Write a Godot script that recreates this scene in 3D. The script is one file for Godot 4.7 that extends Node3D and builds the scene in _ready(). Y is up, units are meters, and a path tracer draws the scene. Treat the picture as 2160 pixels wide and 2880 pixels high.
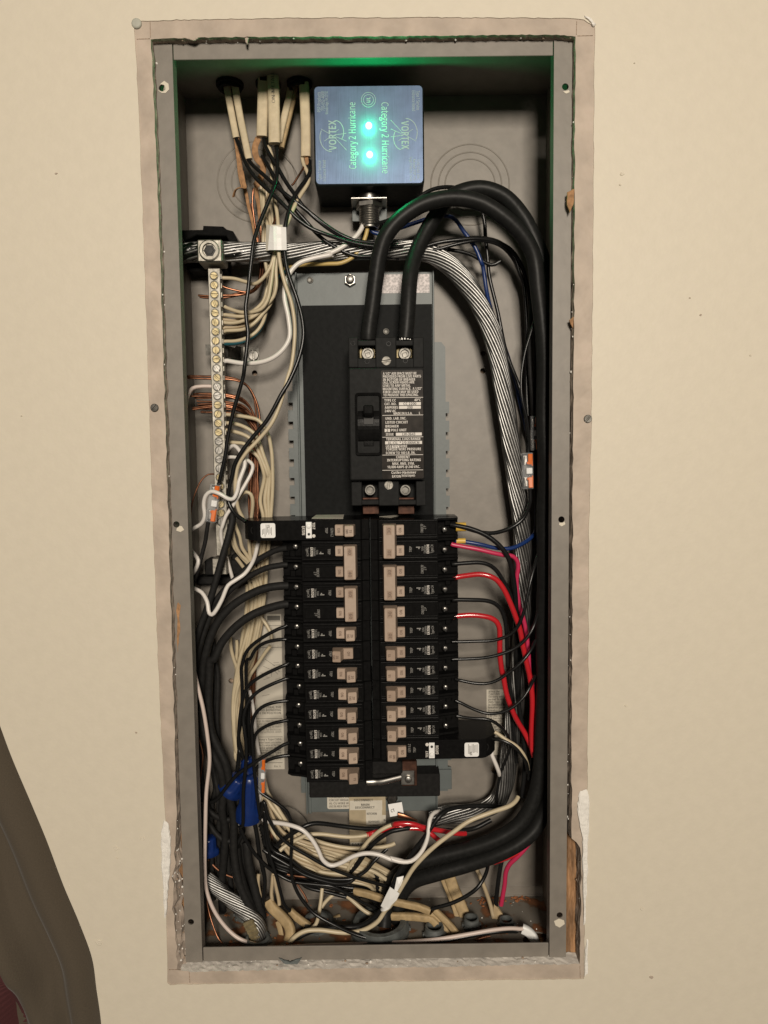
extends Node3D
# An open electrical panel set in a painted wall. y up, metres; z = 0 is the front of the box flange, +z faces the viewer.

const CAM_AT := Vector3(0.0119, 0.057, 0.6419)
const CAM_TURN := Vector3(-4.2536, -0.0959, -0.7212)
const FOCAL := 1989.05          # pixels of a 2160 x 2880 picture
const HW := 0.1815              # half width and half height of the box
const HH := 0.4194
const DEEP := 0.0924            # depth of the box
const WALL_Z := 0.0075          # face of the drywall
# magnified views the positions were read from: origin and pixels per unit
const VIEW := {"A": [360, 30, .3858], "B": [840, 180, .5425], "C": [440, 600, .2773], "D": [480, 1000, .2532], "E": [820, 720, .3345], "F": [1180, 600, .4069],
	"G": [660, 1420, .2652], "H": [1020, 1420, .3255], "I": [660, 1820, .2652], "J": [1020, 1820, .3255], "K": [460, 2150, .3617], "L": [1000, 2200, .4461],
	"M": [500, 1420, .2170], "N": [500, 1840, .2170], "O": [740, 2220, .2411], "Q": [1080, 2220, .3014], "R": [600, 380, .2411], "S": [880, 230, .1929],
	"U": [0, 1980, .4068], "V": [1280, 1440, .2080], "P": [0, 0, 1.0]}

var M := {}
var taken := {}
var cam_basis: Basis
var rng := RandomNumberGenerator.new()
var font: SystemFont
var font_bold: SystemFont
var font_serif: SystemFont


class Mesh3:
	var v := PackedVector3Array()
	var n := PackedVector3Array()
	var c := PackedColorArray()
	var tint := Color(1, 1, 1)
	var xf := Transform3D.IDENTITY

	func tri(a: Vector3, b: Vector3, d: Vector3, na: Vector3, nb: Vector3, nd: Vector3) -> void:
		if (b - a).cross(d - a).dot(na + nb + nd) > 0.0:
			var t := b; b = d; d = t
			t = nb; nb = nd; nd = t
		v.append(xf * a); v.append(xf * b); v.append(xf * d)
		n.append((xf.basis * na).normalized()); n.append((xf.basis * nb).normalized()); n.append((xf.basis * nd).normalized())
		for k in 3: c.append(tint)

	func flat(a: Vector3, b: Vector3, d: Vector3, out: Vector3) -> void:
		var m := (b - a).cross(d - a).normalized()
		if m.dot(out) < 0.0: m = -m
		tri(a, b, d, m, m, m)

	func quad(a: Vector3, b: Vector3, d: Vector3, e: Vector3, out: Vector3) -> void:
		flat(a, b, d, out); flat(a, d, e, out)

	# a box with chamfered edges
	func box(at: Vector3, size: Vector3, bevel := 0.0, turn := Basis.IDENTITY) -> void:
		var h := size * 0.5
		var b: float = min(bevel, min(h.x, min(h.y, h.z)) * 0.9)
		var old := xf
		xf = old * Transform3D(turn, at)
		var ax := [Vector3(1, 0, 0), Vector3(0, 1, 0), Vector3(0, 0, 1)]
		for k in 3:
			var u: Vector3 = ax[k]; var p: Vector3 = ax[(k + 1) % 3]; var q: Vector3 = ax[(k + 2) % 3]
			var hu: float = h[k]; var hp: float = h[(k + 1) % 3]; var hq: float = h[(k + 2) % 3]
			for s in [-1.0, 1.0]:
				var o: Vector3 = u * hu * s
				quad(o + p * (hp - b) + q * (hq - b), o - p * (hp - b) + q * (hq - b), o - p * (hp - b) - q * (hq - b), o + p * (hp - b) - q * (hq - b), u * s)
			if b > 0.0:
				for s in [-1.0, 1.0]:
					for t in [-1.0, 1.0]:
						var e1: Vector3 = p * (hp * s) + q * ((hq - b) * t); var e2: Vector3 = p * ((hp - b) * s) + q * (hq * t)
						quad(e1 + u * (hu - b), e2 + u * (hu - b), e2 - u * (hu - b), e1 - u * (hu - b), p * s + q * t)
		if b > 0.0:
			for s in [-1.0, 1.0]:
				for t in [-1.0, 1.0]:
					for w in [-1.0, 1.0]:
						flat(Vector3(h.x * s, (h.y - b) * t, (h.z - b) * w), Vector3((h.x - b) * s, h.y * t, (h.z - b) * w), Vector3((h.x - b) * s, (h.y - b) * t, h.z * w), Vector3(s, t, w))
		xf = old

	# a flat outline (x, y) made solid between z0 and z1, front edge chamfered by bevel
	func slab(poly: PackedVector2Array, z0: float, z1: float, bevel := 0.0, both := false) -> void:
		var cap := poly
		if bevel > 0.0:
			var inner := Geometry2D.offset_polygon(poly, -bevel, Geometry2D.JOIN_MITER)
			if inner.size() == 1 and inner[0].size() == poly.size():
				# match the first vertex
				var best := 0
				for k in poly.size():
					if inner[0][k].distance_squared_to(poly[0]) < inner[0][best].distance_squared_to(poly[0]): best = k
				var lined := PackedVector2Array()
				var same := Geometry2D.is_polygon_clockwise(inner[0]) == Geometry2D.is_polygon_clockwise(poly)
				for k in poly.size():
					lined.append(inner[0][posmod(best + (k if same else -k), poly.size())])
				cap = lined
		var b: float = bevel if cap != poly else 0.0
		var low := cap if both else poly
		var zs := z1 - b
		var zl := z0 + (b if both else 0.0)
		for e in [[cap, z1, 1.0], [low, z0, -1.0]]:
			var f: PackedVector2Array = e[0]
			var z: float = e[1]
			var idx := Geometry2D.triangulate_polygon(f)
			for k in range(0, idx.size(), 3):
				var a := f[idx[k]]; var c2 := f[idx[k + 1]]; var d := f[idx[k + 2]]
				flat(Vector3(a.x, a.y, z), Vector3(c2.x, c2.y, z), Vector3(d.x, d.y, z), Vector3(0, 0, e[2]))
		var cw := Geometry2D.is_polygon_clockwise(poly)
		for k in poly.size():
			var k2 := (k + 1) % poly.size()
			var a := poly[k]; var c2 := poly[k2]
			var e := c2 - a
			var o := Vector3(e.y, -e.x, 0) if not cw else Vector3(-e.y, e.x, 0)
			quad(Vector3(a.x, a.y, zl), Vector3(c2.x, c2.y, zl), Vector3(c2.x, c2.y, zs), Vector3(a.x, a.y, zs), o)
			if b > 0.0:
				quad(Vector3(a.x, a.y, zs), Vector3(c2.x, c2.y, zs), Vector3(cap[k2].x, cap[k2].y, z1), Vector3(cap[k].x, cap[k].y, z1), o.normalized() + Vector3(0, 0, 1))
				if both:
					quad(Vector3(a.x, a.y, zl), Vector3(c2.x, c2.y, zl), Vector3(cap[k2].x, cap[k2].y, z0), Vector3(cap[k].x, cap[k].y, z0), o.normalized() + Vector3(0, 0, -1))

	# rings of points (same count each) joined into a smooth skin; closed round, ends capped
	func skin(rings: Array, capped := true, smooth := true) -> void:
		var m: int = rings.size(); var k: int = rings[0].size()
		var nn := []
		for i in m:
			var row := PackedVector3Array()
			for j in k:
				var du: Vector3 = rings[i][(j + 1) % k] - rings[i][(j - 1 + k) % k]
				var dv: Vector3 = rings[min(i + 1, m - 1)][j] - rings[max(i - 1, 0)][j]
				row.append(du.cross(dv).normalized())
			nn.append(row)
		# outward: compare with the middle
		var mid := Vector3.ZERO
		for j in k: mid += rings[m / 2][j]
		mid /= k
		var score := 0.0
		for j in k: score += nn[m / 2][j].dot(rings[m / 2][j] - mid)
		var sg := 1.0 if score >= 0.0 else -1.0
		for i in m - 1:
			for j in k:
				var j2 := (j + 1) % k
				var a: Vector3 = rings[i][j]; var b: Vector3 = rings[i][j2]; var d: Vector3 = rings[i + 1][j2]; var e: Vector3 = rings[i + 1][j]
				if smooth:
					tri(a, b, d, nn[i][j] * sg, nn[i][j2] * sg, nn[i + 1][j2] * sg)
					tri(a, d, e, nn[i][j] * sg, nn[i + 1][j2] * sg, nn[i + 1][j] * sg)
				else:
					quad(a, b, d, e, (nn[i][j] + nn[i + 1][j2]) * sg)
		if capped:
			for s in [0, m - 1]:
				var q := Vector3.ZERO
				for j in k: q += rings[s][j]
				q /= k
				var o: Vector3 = (rings[0][0] - rings[1][0]) if s == 0 else (rings[m - 1][0] - rings[m - 2][0])
				for j in k: flat(q, rings[s][j], rings[s][(j + 1) % k], o)

	func lathe(profile: Array, sides := 24, smooth := true) -> void:
		# profile of (radius, z) turned round z
		var rings := []
		for p in profile:
			var ring := PackedVector3Array()
			for j in sides:
				var t := TAU * j / sides
				ring.append(Vector3(cos(t) * max(p[0], 1e-5), sin(t) * max(p[0], 1e-5), p[1]))
			rings.append(ring)
		if smooth: skin(rings)
		else:
			for i in rings.size() - 1:
				var dr: float = profile[i + 1][0] - profile[i][0]; var dz: float = profile[i + 1][1] - profile[i][1]
				for j in sides:
					var a: Vector3 = rings[i][j]; var b: Vector3 = rings[i][(j + 1) % sides]; var d: Vector3 = rings[i + 1][(j + 1) % sides]; var e: Vector3 = rings[i + 1][j]
					var f := func(p: Vector3) -> Vector3:
						var r := Vector3(p.x, p.y, 0).normalized() * dz
						return (r + Vector3(0, 0, -dr)).normalized() * (1.0 if dz >= 0 or (dz == 0 and dr < 0) else -1.0) if dz != 0.0 else Vector3(0, 0, 1 if dr < 0 else -1)
					tri(a, b, d, f.call(a), f.call(b), f.call(d)); tri(a, d, e, f.call(a), f.call(d), f.call(e))

	func take(other: Mesh, where: Transform3D) -> void:
		for s in other.get_surface_count():
			var arr := other.surface_get_arrays(s)
			var vv: PackedVector3Array = arr[Mesh.ARRAY_VERTEX]; var ii = arr[Mesh.ARRAY_INDEX]; var nn: PackedVector3Array = arr[Mesh.ARRAY_NORMAL]
			var count: int = ii.size() if ii != null and ii.size() > 0 else vv.size()
			for k in count:
				var q: int = ii[k] if ii != null and ii.size() > 0 else k
				v.append(xf * (where * vv[q])); n.append((xf.basis * (where.basis * nn[q])).normalized()); c.append(tint)

	func done() -> ArrayMesh:
		var arr := []
		arr.resize(Mesh.ARRAY_MAX)
		arr[Mesh.ARRAY_VERTEX] = v; arr[Mesh.ARRAY_NORMAL] = n; arr[Mesh.ARRAY_COLOR] = c
		var m := ArrayMesh.new()
		m.add_surface_from_arrays(Mesh.PRIMITIVE_TRIANGLES, arr)
		return m


# ---------- places, names, labels
func at(px: float, py: float, deep_mm: float) -> Vector3:
	# the point on the plane z = -deep_mm that the pixel looks at
	var d := cam_basis * Vector3((px - 1080.0) / FOCAL, -(py - 1440.0) / FOCAL, -1.0)
	return CAM_AT + d * ((-deep_mm * 0.001 - CAM_AT.z) / d.z)

func vat(view: String, x: float, y: float, deep_mm: float) -> Vector3:
	var w = VIEW[view]
	return at(w[0] + x * w[2], w[1] + y * w[2], deep_mm)

func numbered(called: String) -> String:
	if not taken.has(called):
		taken[called] = 0
		return called
	taken[called] += 1
	return "%s_%03d" % [called, taken[called]]

func tag(o: Node, label: String, category: String, group := "") -> Node:
	o.set_meta("label", label); o.set_meta("category", category)
	if group != "": o.set_meta("group", group)
	return o

func thing(called: String, label: String, category: String, where := Vector3.ZERO, group := "") -> Node3D:
	var o := Node3D.new()
	o.name = numbered(called)
	add_child(o)
	o.position = where
	tag(o, label, category, group)
	return o

func put(called: String, mesh: Mesh, mat: Material, parent: Node = null) -> MeshInstance3D:
	var o := MeshInstance3D.new()
	o.mesh = mesh
	o.material_override = mat
	if parent == null:
		o.name = numbered(called)
		add_child(o)
	else:
		o.name = called
		parent.add_child(o, true)
	return o

func piece(called: String, mb: Mesh3, mat: Material, parent: Node = null) -> MeshInstance3D:
	return put(called, mb.done(), mat, parent)

func structure(called: String, mb: Mesh3, mat: Material) -> MeshInstance3D:
	var o := put(called, mb.done(), mat)
	o.set_meta("kind", "structure")
	return o

# ---------- shapes
func rounded(w: float, h: float, r: float, steps := 4, mid := Vector2.ZERO) -> PackedVector2Array:
	var p := PackedVector2Array()
	for k in 4:
		var cx := (w / 2 - r) * (1 if k == 0 or k == 3 else -1)
		var cy := (h / 2 - r) * (1 if k < 2 else -1)
		for s in steps + 1:
			var t := PI / 2 * (k + float(s) / steps)
			p.append(mid + Vector2(cx + cos(t) * r, cy + sin(t) * r))
	return p

func smooth_path(pts: PackedVector3Array, step: float, most := 160) -> PackedVector3Array:
	var out := PackedVector3Array()
	var m := pts.size()
	for i in m - 1:
		var p0 := pts[max(i - 1, 0)]; var p1 := pts[i]; var p2 := pts[i + 1]; var p3 := pts[min(i + 2, m - 1)]
		if i == 0: p0 = p1 * 2 - p2
		if i == m - 2: p3 = p2 * 2 - p1
		var k: int = clamp(int(ceil(p1.distance_to(p2) / step)), 2, 24)
		var t1 := sqrt(max(p0.distance_to(p1), 1e-5)); var t2 := sqrt(max(p1.distance_to(p2), 1e-5)); var t3 := sqrt(max(p2.distance_to(p3), 1e-5))
		var m1 := ((p1 - p0) / t1 - (p2 - p0) / (t1 + t2) + (p2 - p1) / t2) * t2
		var m2 := ((p2 - p1) / t2 - (p3 - p1) / (t2 + t3) + (p3 - p2) / t3) * t2
		for s in k:
			var t := float(s) / k
			out.append(p1 * (2*t*t*t - 3*t*t + 1) + m1 * (t*t*t - 2*t*t + t) + p2 * (-2*t*t*t + 3*t*t) + m2 * (t*t*t - t*t))
	out.append(pts[m - 1])
	return out

func frames(path: PackedVector3Array) -> Array:
	# [tangent, side, up] at each point, carried along without twist
	var out := []
	var up := Vector3(0, 0, 1)
	for i in path.size():
		var t := (path[min(i + 1, path.size() - 1)] - path[max(i - 1, 0)]).normalized()
		if t.length() < 0.5: t = Vector3(0, -1, 0)
		up = (up - t * up.dot(t))
		if up.length() < 0.05: up = t.cross(Vector3(1, 0.3, 0))
		up = up.normalized()
		out.append([t, t.cross(up).normalized(), up])
	return out

func tube(mb: Mesh3, path: PackedVector3Array, r: float, sides := 10, flat := 1.0, r_end := -1.0) -> void:
	# flat < 1 squashes the section along z-facing up
	var fr := frames(path)
	var rings := []
	for i in path.size():
		var rr := r if r_end < 0.0 else lerpf(r, r_end, float(i) / (path.size() - 1))
		var ring := PackedVector3Array()
		for j in sides:
			var t := TAU * j / sides
			ring.append(path[i] + fr[i][1] * (cos(t) * rr) + fr[i][2] * (sin(t) * rr * flat))
		rings.append(ring)
	mb.skin(rings)

func route(spec: Array) -> PackedVector3Array:
	# ["view", x, y, depth, x, y, depth, ..., "view", ...]
	var pts := PackedVector3Array()
	var view := "P"
	var k := 0
	while k < spec.size():
		if spec[k] is String:
			view = spec[k]; k += 1
			continue
		pts.append(vat(view, spec[k], spec[k + 1], spec[k + 2]))
		k += 3
	return pts

func wire(called: String, label: String, category: String, mat: Material, r_mm: float, spec: Array, group := "") -> MeshInstance3D:
	var mb := Mesh3.new()
	var path := smooth_path(route(spec), 0.004)
	# the small unevenness of hand-bent wire
	var ph := rng.randf() * 40.0
	var s := 0.0
	for i in range(1, path.size() - 1):
		s += path[i].distance_to(path[i - 1])
		path[i] += Vector3(sin(s * 61.0 + ph), sin(s * 47.0 + ph * 1.7), sin(s * 53.0 + ph * 2.3)) * 0.0005 + Vector3(sin(s * 19.0 + ph * 3.1), sin(s * 23.0 + ph), 0) * 0.0004
	tube(mb, path, r_mm * 0.001, 14 if r_mm > 4.0 else 9)
	var o := piece(called, mb, mat)
	tag(o, label, category, group)
	return o

func words(mb: Mesh3, text: String, height: float, where: Transform3D, bold := false, f: Font = null) -> void:
	# flat print, centred; height = capital height
	var t := TextMesh.new()
	t.text = text
	t.font = f if f else (font_bold if bold else font)
	t.font_size = 32
	t.pixel_size = height / 23.0
	t.depth = 0.0
	t.curve_step = 4.0
	mb.take(t, where)

func facing(x: float, y: float, z: float, turn_deg := 0.0) -> Transform3D:
	return Transform3D(Basis(Vector3(0, 0, 1), deg_to_rad(turn_deg)), Vector3(x, y, z))

# ---------- materials
func lin(r: float, g: float, b: float) -> Color:
	return Color(r, g, b).linear_to_srgb()

func noise_image(size: int, freq: float, octaves: int, seed_: int, kind := FastNoiseLite.TYPE_SIMPLEX_SMOOTH) -> Image:
	var f := FastNoiseLite.new()
	f.seed = seed_; f.frequency = freq; f.noise_type = kind
	f.fractal_octaves = octaves
	return f.get_seamless_image(size, size)

func tinted(im: Image, stops: Array) -> ImageTexture:
	# stops: [[value, linear colour], ...]
	var g := Gradient.new()
	var offs := PackedFloat32Array(); var cols := PackedColorArray()
	for s in stops:
		offs.append(s[0]); cols.append((s[1] as Color).linear_to_srgb())
	g.offsets = offs; g.colors = cols
	var out := Image.create(im.get_width(), im.get_height(), true, Image.FORMAT_RGB8)
	for y in im.get_height():
		for x in im.get_width():
			out.set_pixel(x, y, g.sample(im.get_pixel(x, y).r))
	out.generate_mipmaps()
	return ImageTexture.create_from_image(out)

func bumps(im: Image, strength: float) -> ImageTexture:
	var b := im.duplicate() as Image
	b.convert(Image.FORMAT_RGBA8)
	b.bump_map_to_normal_map(strength)
	b.generate_mipmaps()
	return ImageTexture.create_from_image(b)

func paint(color: Color, rough: float, metal := 0.0) -> StandardMaterial3D:
	var m := StandardMaterial3D.new()
	m.albedo_color = color; m.roughness = rough; m.metallic = metal
	return m

func grained(color: Color, rough: float, spread: float, scale: float, im: Image, bump: ImageTexture = null, bump_scale := 1.0, metal := 0.0) -> StandardMaterial3D:
	# colour with an even speckle of lighter and darker matter, fixed to the world
	var m := paint(Color(1, 1, 1), rough, metal)
	var c := color.srgb_to_linear()
	m.albedo_texture = tinted(im, [[0.15, c * (1.0 - spread)], [0.5, c], [0.85, c * (1.0 + spread)]])
	m.uv1_triplanar = true; m.uv1_world_triplanar = true
	m.uv1_scale = Vector3.ONE * scale
	if bump:
		m.normal_enabled = true; m.normal_texture = bump; m.normal_scale = bump_scale
	return m

func make_materials() -> void:
	var fine := noise_image(256, 0.06, 4, 3)
	var mid := noise_image(256, 0.02, 5, 11)
	var cell := noise_image(256, 0.05, 2, 5, FastNoiseLite.TYPE_CELLULAR)
	var fine_n := bumps(fine, 4.0)
	var mid_n := bumps(mid, 6.0)
	M.paint = grained(lin(.605, .548, .445), .55, .016, 5.0, mid, fine_n, .05)
	M.paint.uv1_scale = Vector3.ONE * 12.0
	M.old_paint = grained(lin(.425, .350, .282), .6, .13, 5.0, mid, fine_n, .12)
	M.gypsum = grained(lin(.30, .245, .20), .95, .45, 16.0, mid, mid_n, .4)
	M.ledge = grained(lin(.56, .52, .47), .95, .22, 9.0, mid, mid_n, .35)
	M.plaster = grained(lin(.74, .71, .66), .8, .05, 14.0, fine, mid_n, .8)
	M.paper = grained(lin(.30, .22, .16), .95, .5, 30.0, fine, fine_n, 1.0)
	M.wood = grained(lin(.28, .15, .07), .75, .45, 9.0, mid, fine_n, .8)
	M.wood.uv1_scale = Vector3(26, 3, 26)
	M.box = grained(lin(.195, .174, .149), .5, .075, 9.0, mid, fine_n, .03)
	M.pan = grained(lin(.105, .120, .119), .5, .05, 8.0, mid, fine_n, .03)
	M.insulator = grained(lin(.010, .0105, .0105), .46, .15, 9.0, fine, fine_n, .04)
	M.insulator.metallic_specular = .12
	# bottom plate: grey paint under rust
	M.rusty = paint(Color(1, 1, 1), .8)
	M.rusty.albedo_texture = tinted(noise_image(512, .012, 6, 29), [[.0, Color(.17, .155, .13)], [.52, Color(.16, .14, .115)], [.60, Color(.13, .075, .042)], [.68, Color(.17, .065, .024)], [.82, Color(.24, .10, .04)]])
	M.rusty.uv1_triplanar = true; M.rusty.uv1_world_triplanar = true; M.rusty.uv1_scale = Vector3.ONE * 5.0
	M.hub = grained(lin(.085, .092, .090), .6, .35, 14.0, mid, fine_n, .2)
	M.rust = grained(lin(.30, .11, .04), .9, .5, 25.0, fine, mid_n, 1.0)
	M.case = grained(lin(.0075, .0073, .0072), .25, .18, 12.0, fine, fine_n, .03)
	M.case_matte = grained(lin(.016, .0155, .015), .55, .18, 12.0, fine, fine_n, .12)
	M.main_case = grained(lin(.018, .0182, .018), .5, .15, 10.0, fine, fine_n, .05)
	M.label_dark = grained(lin(.028, .024, .021), .35, .35, 14.0, mid)
	M.handle = grained(lin(.37, .280, .215), .45, .04, 12.0, fine, fine_n, .06)
	M.handle_b = grained(lin(.40, .305, .235), .5, .06, 12.0, mid, fine_n, .06)
	M.handle_c = grained(lin(.33, .245, .185), .45, .06, 12.0, mid, fine_n, .06)
	M.handle_print = paint(lin(.13, .085, .06), .6)
	M.ink = paint(lin(.02, .019, .018), .6)
	M.ink_faded = paint(lin(.10, .09, .075), .6)
	M.print = paint(lin(.62, .58, .53), .55)
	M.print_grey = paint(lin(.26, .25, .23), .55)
	M.black = grained(lin(.0105, .0105, .0105), .32, .2, 15.0, fine, fine_n, .05)
	M.black_thin = paint(lin(.0085, .0085, .0085), .27)
	M.cable = grained(lin(.0125, .0125, .0120), .44, .25, 12.0, fine, mid_n, .10)
	M.cable_soft = grained(lin(.0145, .014, .0135), .6, .25, 12.0, fine, mid_n, .14)
	M.cream = grained(lin(.50, .42, .285), .42, .08, 10.0, mid)
	M.cream_old = grained(lin(.40, .315, .20), .5, .14, 12.0, mid)
	M.white = paint(lin(.68, .64, .60), .35)
	M.pinkish = paint(lin(.58, .48, .43), .4)
	M.sheath = grained(lin(.52, .43, .29), .55, .10, 14.0, mid, fine_n, .2)
	M.sheath_old = grained(lin(.36, .26, .135), .65, .22, 18.0, mid, mid_n, .5)
	M.kraft = grained(lin(.33, .18, .085), .85, .3, 25.0, mid, mid_n, .9)
	M.copper = grained(lin(.34, .155, .09), .38, .3, 20.0, mid, null, 1.0, 1.0)
	M.copper_dull = grained(lin(.21, .095, .055), .5, .35, 20.0, mid, null, 1.0, .9)
	M.copper_dark = grained(lin(.075, .034, .022), .6, .4, 20.0, mid, null, 1.0, .7)
	M.alum = grained(lin(.30, .295, .285), .42, .2, 20.0, mid, fine_n, .06, 1.0)
	M.alum_dark = grained(lin(.10, .10, .10), .28, .4, 18.0, mid, fine_n, .2, 1.0)
	M.bar = grained(lin(.33, .31, .27), .52, .25, 14.0, mid, fine_n, .08, 1.0)
	M.steel = grained(lin(.36, .345, .32), .38, .3, 20.0, mid, null, 1.0, 1.0)
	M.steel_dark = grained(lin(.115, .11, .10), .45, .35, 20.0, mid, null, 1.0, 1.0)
	M.brass = grained(lin(.40, .335, .20), .5, .25, 20.0, mid, null, 1.0, .85)
	M.screw = grained(lin(.30, .285, .255), .62, .4, 30.0, mid, mid_n, .5, .75)
	M.lug = grained(lin(.20, .165, .095), .55, .3, 25.0, mid, null, 1.0, .8)
	M.red = paint(lin(.46, .016, .022), .22)
	M.red.clearcoat_enabled = true; M.red.clearcoat = .6; M.red.clearcoat_roughness = .12
	M.pink = paint(lin(.48, .028, .085), .35)
	M.blue = paint(lin(.010, .030, .125), .3)
	M.blue_nut = grained(lin(.006, .022, .115), .3, .1, 12.0, fine, fine_n, .08)
	M.teal = paint(lin(.012, .07, .085), .35)
	M.yellow = paint(lin(.62, .40, .07), .45)
	M.yellow_wire = paint(lin(.50, .36, .13), .4)
	M.orange = paint(lin(.62, .13, .012), .4)
	M.tape = paint(lin(.76, .75, .73), .45)
	M.sticker = grained(lin(.50, .46, .385), .6, .04, 8.0, mid)
	M.directory = grained(lin(.36, .295, .195), .75, .09, 14.0, mid)
	M.slip = grained(lin(.55, .51, .43), .7, .04, 14.0, mid)
	M.silver_sticker = grained(lin(.42, .37, .36), .45, .45, 30.0, cell)
	M.cloth = grained(lin(.064, .049, .032), .9, .12, 40.0, fine, fine_n, .5)
	M.cloth.rim_enabled = true; M.cloth.rim = .25; M.cloth.rim_tint = .6
	M.red_cloth = grained(lin(.060, .013, .014), .9, .15, 40.0, fine, fine_n, .5)
	M.clear = paint(Color(.92, .93, .94, .14), .08)
	M.clear.transparency = BaseMaterial3D.TRANSPARENCY_ALPHA
	# brushed blue-grey metal of the surge protector's label
	var brush := Image.create(256, 256, false, Image.FORMAT_L8)
	for y in 256:
		for x in 256:
			var a := fine.get_pixel((x * 9) % 256, (y / 6) % 256).r
			var b := mid.get_pixel(x, y).r
			brush.set_pixel(x, y, Color.from_hsv(0, 0, clampf(a * .55 + b * .45, 0, 1)))
	M.plate = grained(lin(.060, .088, .155), .36, .18, 9.0, brush, bumps(brush, 1.0), .12, .55)
	M.plate_print = paint(lin(.26, .30, .34), .5)
	M.hurricane = grained(lin(.009, .012, .011), .4, .15, 10.0, fine, fine_n, .06)
	for k in ['case', 'case_matte', 'main_case', 'hurricane', 'label_dark']: M[k].metallic_specular = .13
	for k in ['black', 'cable', 'cable_soft']: M[k].metallic_specular = .28
	M.black_thin.metallic_specular = .4
	M.led = paint(lin(.6, .95, .8), .3)
	M.led.emission_enabled = true
	M.led.emission = Color(.35, 1.0, .68)
	M.led.emission_energy_multiplier = 9.0


func _ready() -> void:
	rng.seed = 20417
	cam_basis = Basis.from_euler(CAM_TURN * PI / 180.0, EULER_ORDER_YXZ)
	# ---- camera, surroundings, light, exposure
	var cam := Camera3D.new()
	cam.name = "camera"
	cam.transform = Transform3D(cam_basis, CAM_AT)
	cam.fov = rad_to_deg(2.0 * atan(1440.0 / FOCAL))
	cam.near = 0.02; cam.far = 30.0
	add_child(cam)
	cam.current = true
	var env := Environment.new()
	env.background_mode = Environment.BG_COLOR
	env.background_color = Color(.50, .475, .44)          # the dim room behind the camera
	env.background_energy_multiplier = 0.25
	env.tonemap_mode = Environment.TONE_MAPPER_LINEAR
	env.tonemap_exposure = 1.0
	env.sdfgi_enabled = true; env.ssao_enabled = true; env.ssil_enabled = true
	var we := WorldEnvironment.new()
	we.name = "surroundings"
	we.environment = env
	add_child(we)
	var lamp := AreaLight3D.new()                          # the room's lamp, behind and above the camera
	lamp.name = "room_lamp"
	lamp.area_size = Vector2(.52, .52)
	lamp.light_color = Color(1.0, .955, .89)
	lamp.light_energy = 7.3
	lamp.shadow_enabled = true
	add_child(lamp)
	lamp.look_at_from_position(Vector3(.20, .70, 2.50), Vector3(0, 0, 0))

	font = SystemFont.new(); font.font_names = PackedStringArray(["Droid Sans"])
	font_bold = SystemFont.new(); font_bold.font_names = PackedStringArray(["Droid Sans"]); font_bold.font_weight = 700
	font_serif = SystemFont.new(); font_serif.font_names = PackedStringArray(["Droid Serif"])
	make_materials()
	build_wall()
	build_box()
	build_pan()
	build_main_breaker()
	build_branch_breakers()
	build_neutral_bar()
	build_surge_protector()
	build_labels()
	build_service_cables()
	build_top_cables()
	build_bar_wires()
	build_gutter_wires()
	build_far_gutter_wires()
	build_bottom_wires()
	build_connectors()
	build_cloth()


# ---------- the wall round the box
func side_line(ctrl: Array, count: int, deep_mm: float) -> PackedVector3Array:
	var pts := PackedVector3Array()
	for q in ctrl: pts.append(at(q[0], q[1], deep_mm))
	var lens := PackedFloat32Array([0.0])
	for k in range(1, pts.size()): lens.append(lens[k - 1] + pts[k].distance_to(pts[k - 1]))
	var out := PackedVector3Array()
	for s in count:
		var d := lens[lens.size() - 1] * s / count
		var k := 1
		while k < lens.size() - 1 and lens[k] < d: k += 1
		out.append(pts[k - 1].lerp(pts[k], clampf((d - lens[k - 1]) / max(lens[k] - lens[k - 1], 1e-6), 0, 1)))
	return out

func blob(view: String, outline: Array, deep_mm: float, thick: float, jag := 0.0004) -> Mesh3:
	# a lumpy flat patch with the given outline, lying on the plane at that depth
	var poly := PackedVector2Array()
	var m := outline.size() / 2
	for k in m:
		var a := vat(view, outline[2 * k], outline[2 * k + 1], deep_mm); var b := vat(view, outline[2 * ((k + 1) % m)], outline[2 * ((k + 1) % m) + 1], deep_mm)
		for s in 4:
			var p := a.lerp(b, s / 4.0)
			poly.append(Vector2(p.x + rng.randf_range(-jag, jag), p.y + rng.randf_range(-jag, jag)))
	var mb := Mesh3.new()
	var z := -deep_mm * 0.001
	var mid := Vector2.ZERO
	for p in poly: mid += p
	mid /= poly.size()
	# three rising rings
	var rings := []
	for w in [[1.0, 0.0], [0.93, 0.6], [0.75, 1.0], [0.4, 0.85]]:
		var ring := PackedVector3Array()
		for p in poly:
			var q := mid + (p - mid) * float(w[0])
			ring.append(Vector3(q.x, q.y, z + thick * float(w[1]) * rng.randf_range(.75, 1.0) + (0.0 if w[1] > 0.0 else -0.0003)))
		rings.append(ring)
	for i in 3:
		for j in poly.size():
			var j2 := (j + 1) % poly.size()
			mb.quad(rings[i][j], rings[i][j2], rings[i + 1][j2], rings[i + 1][j], Vector3(0, 0, 1))
	var top := Vector3(mid.x, mid.y, z + thick * .9)
	for j in poly.size(): mb.flat(top, rings[3][j], rings[3][(j + 1) % poly.size()], Vector3(0, 0, 1))
	return mb

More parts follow.
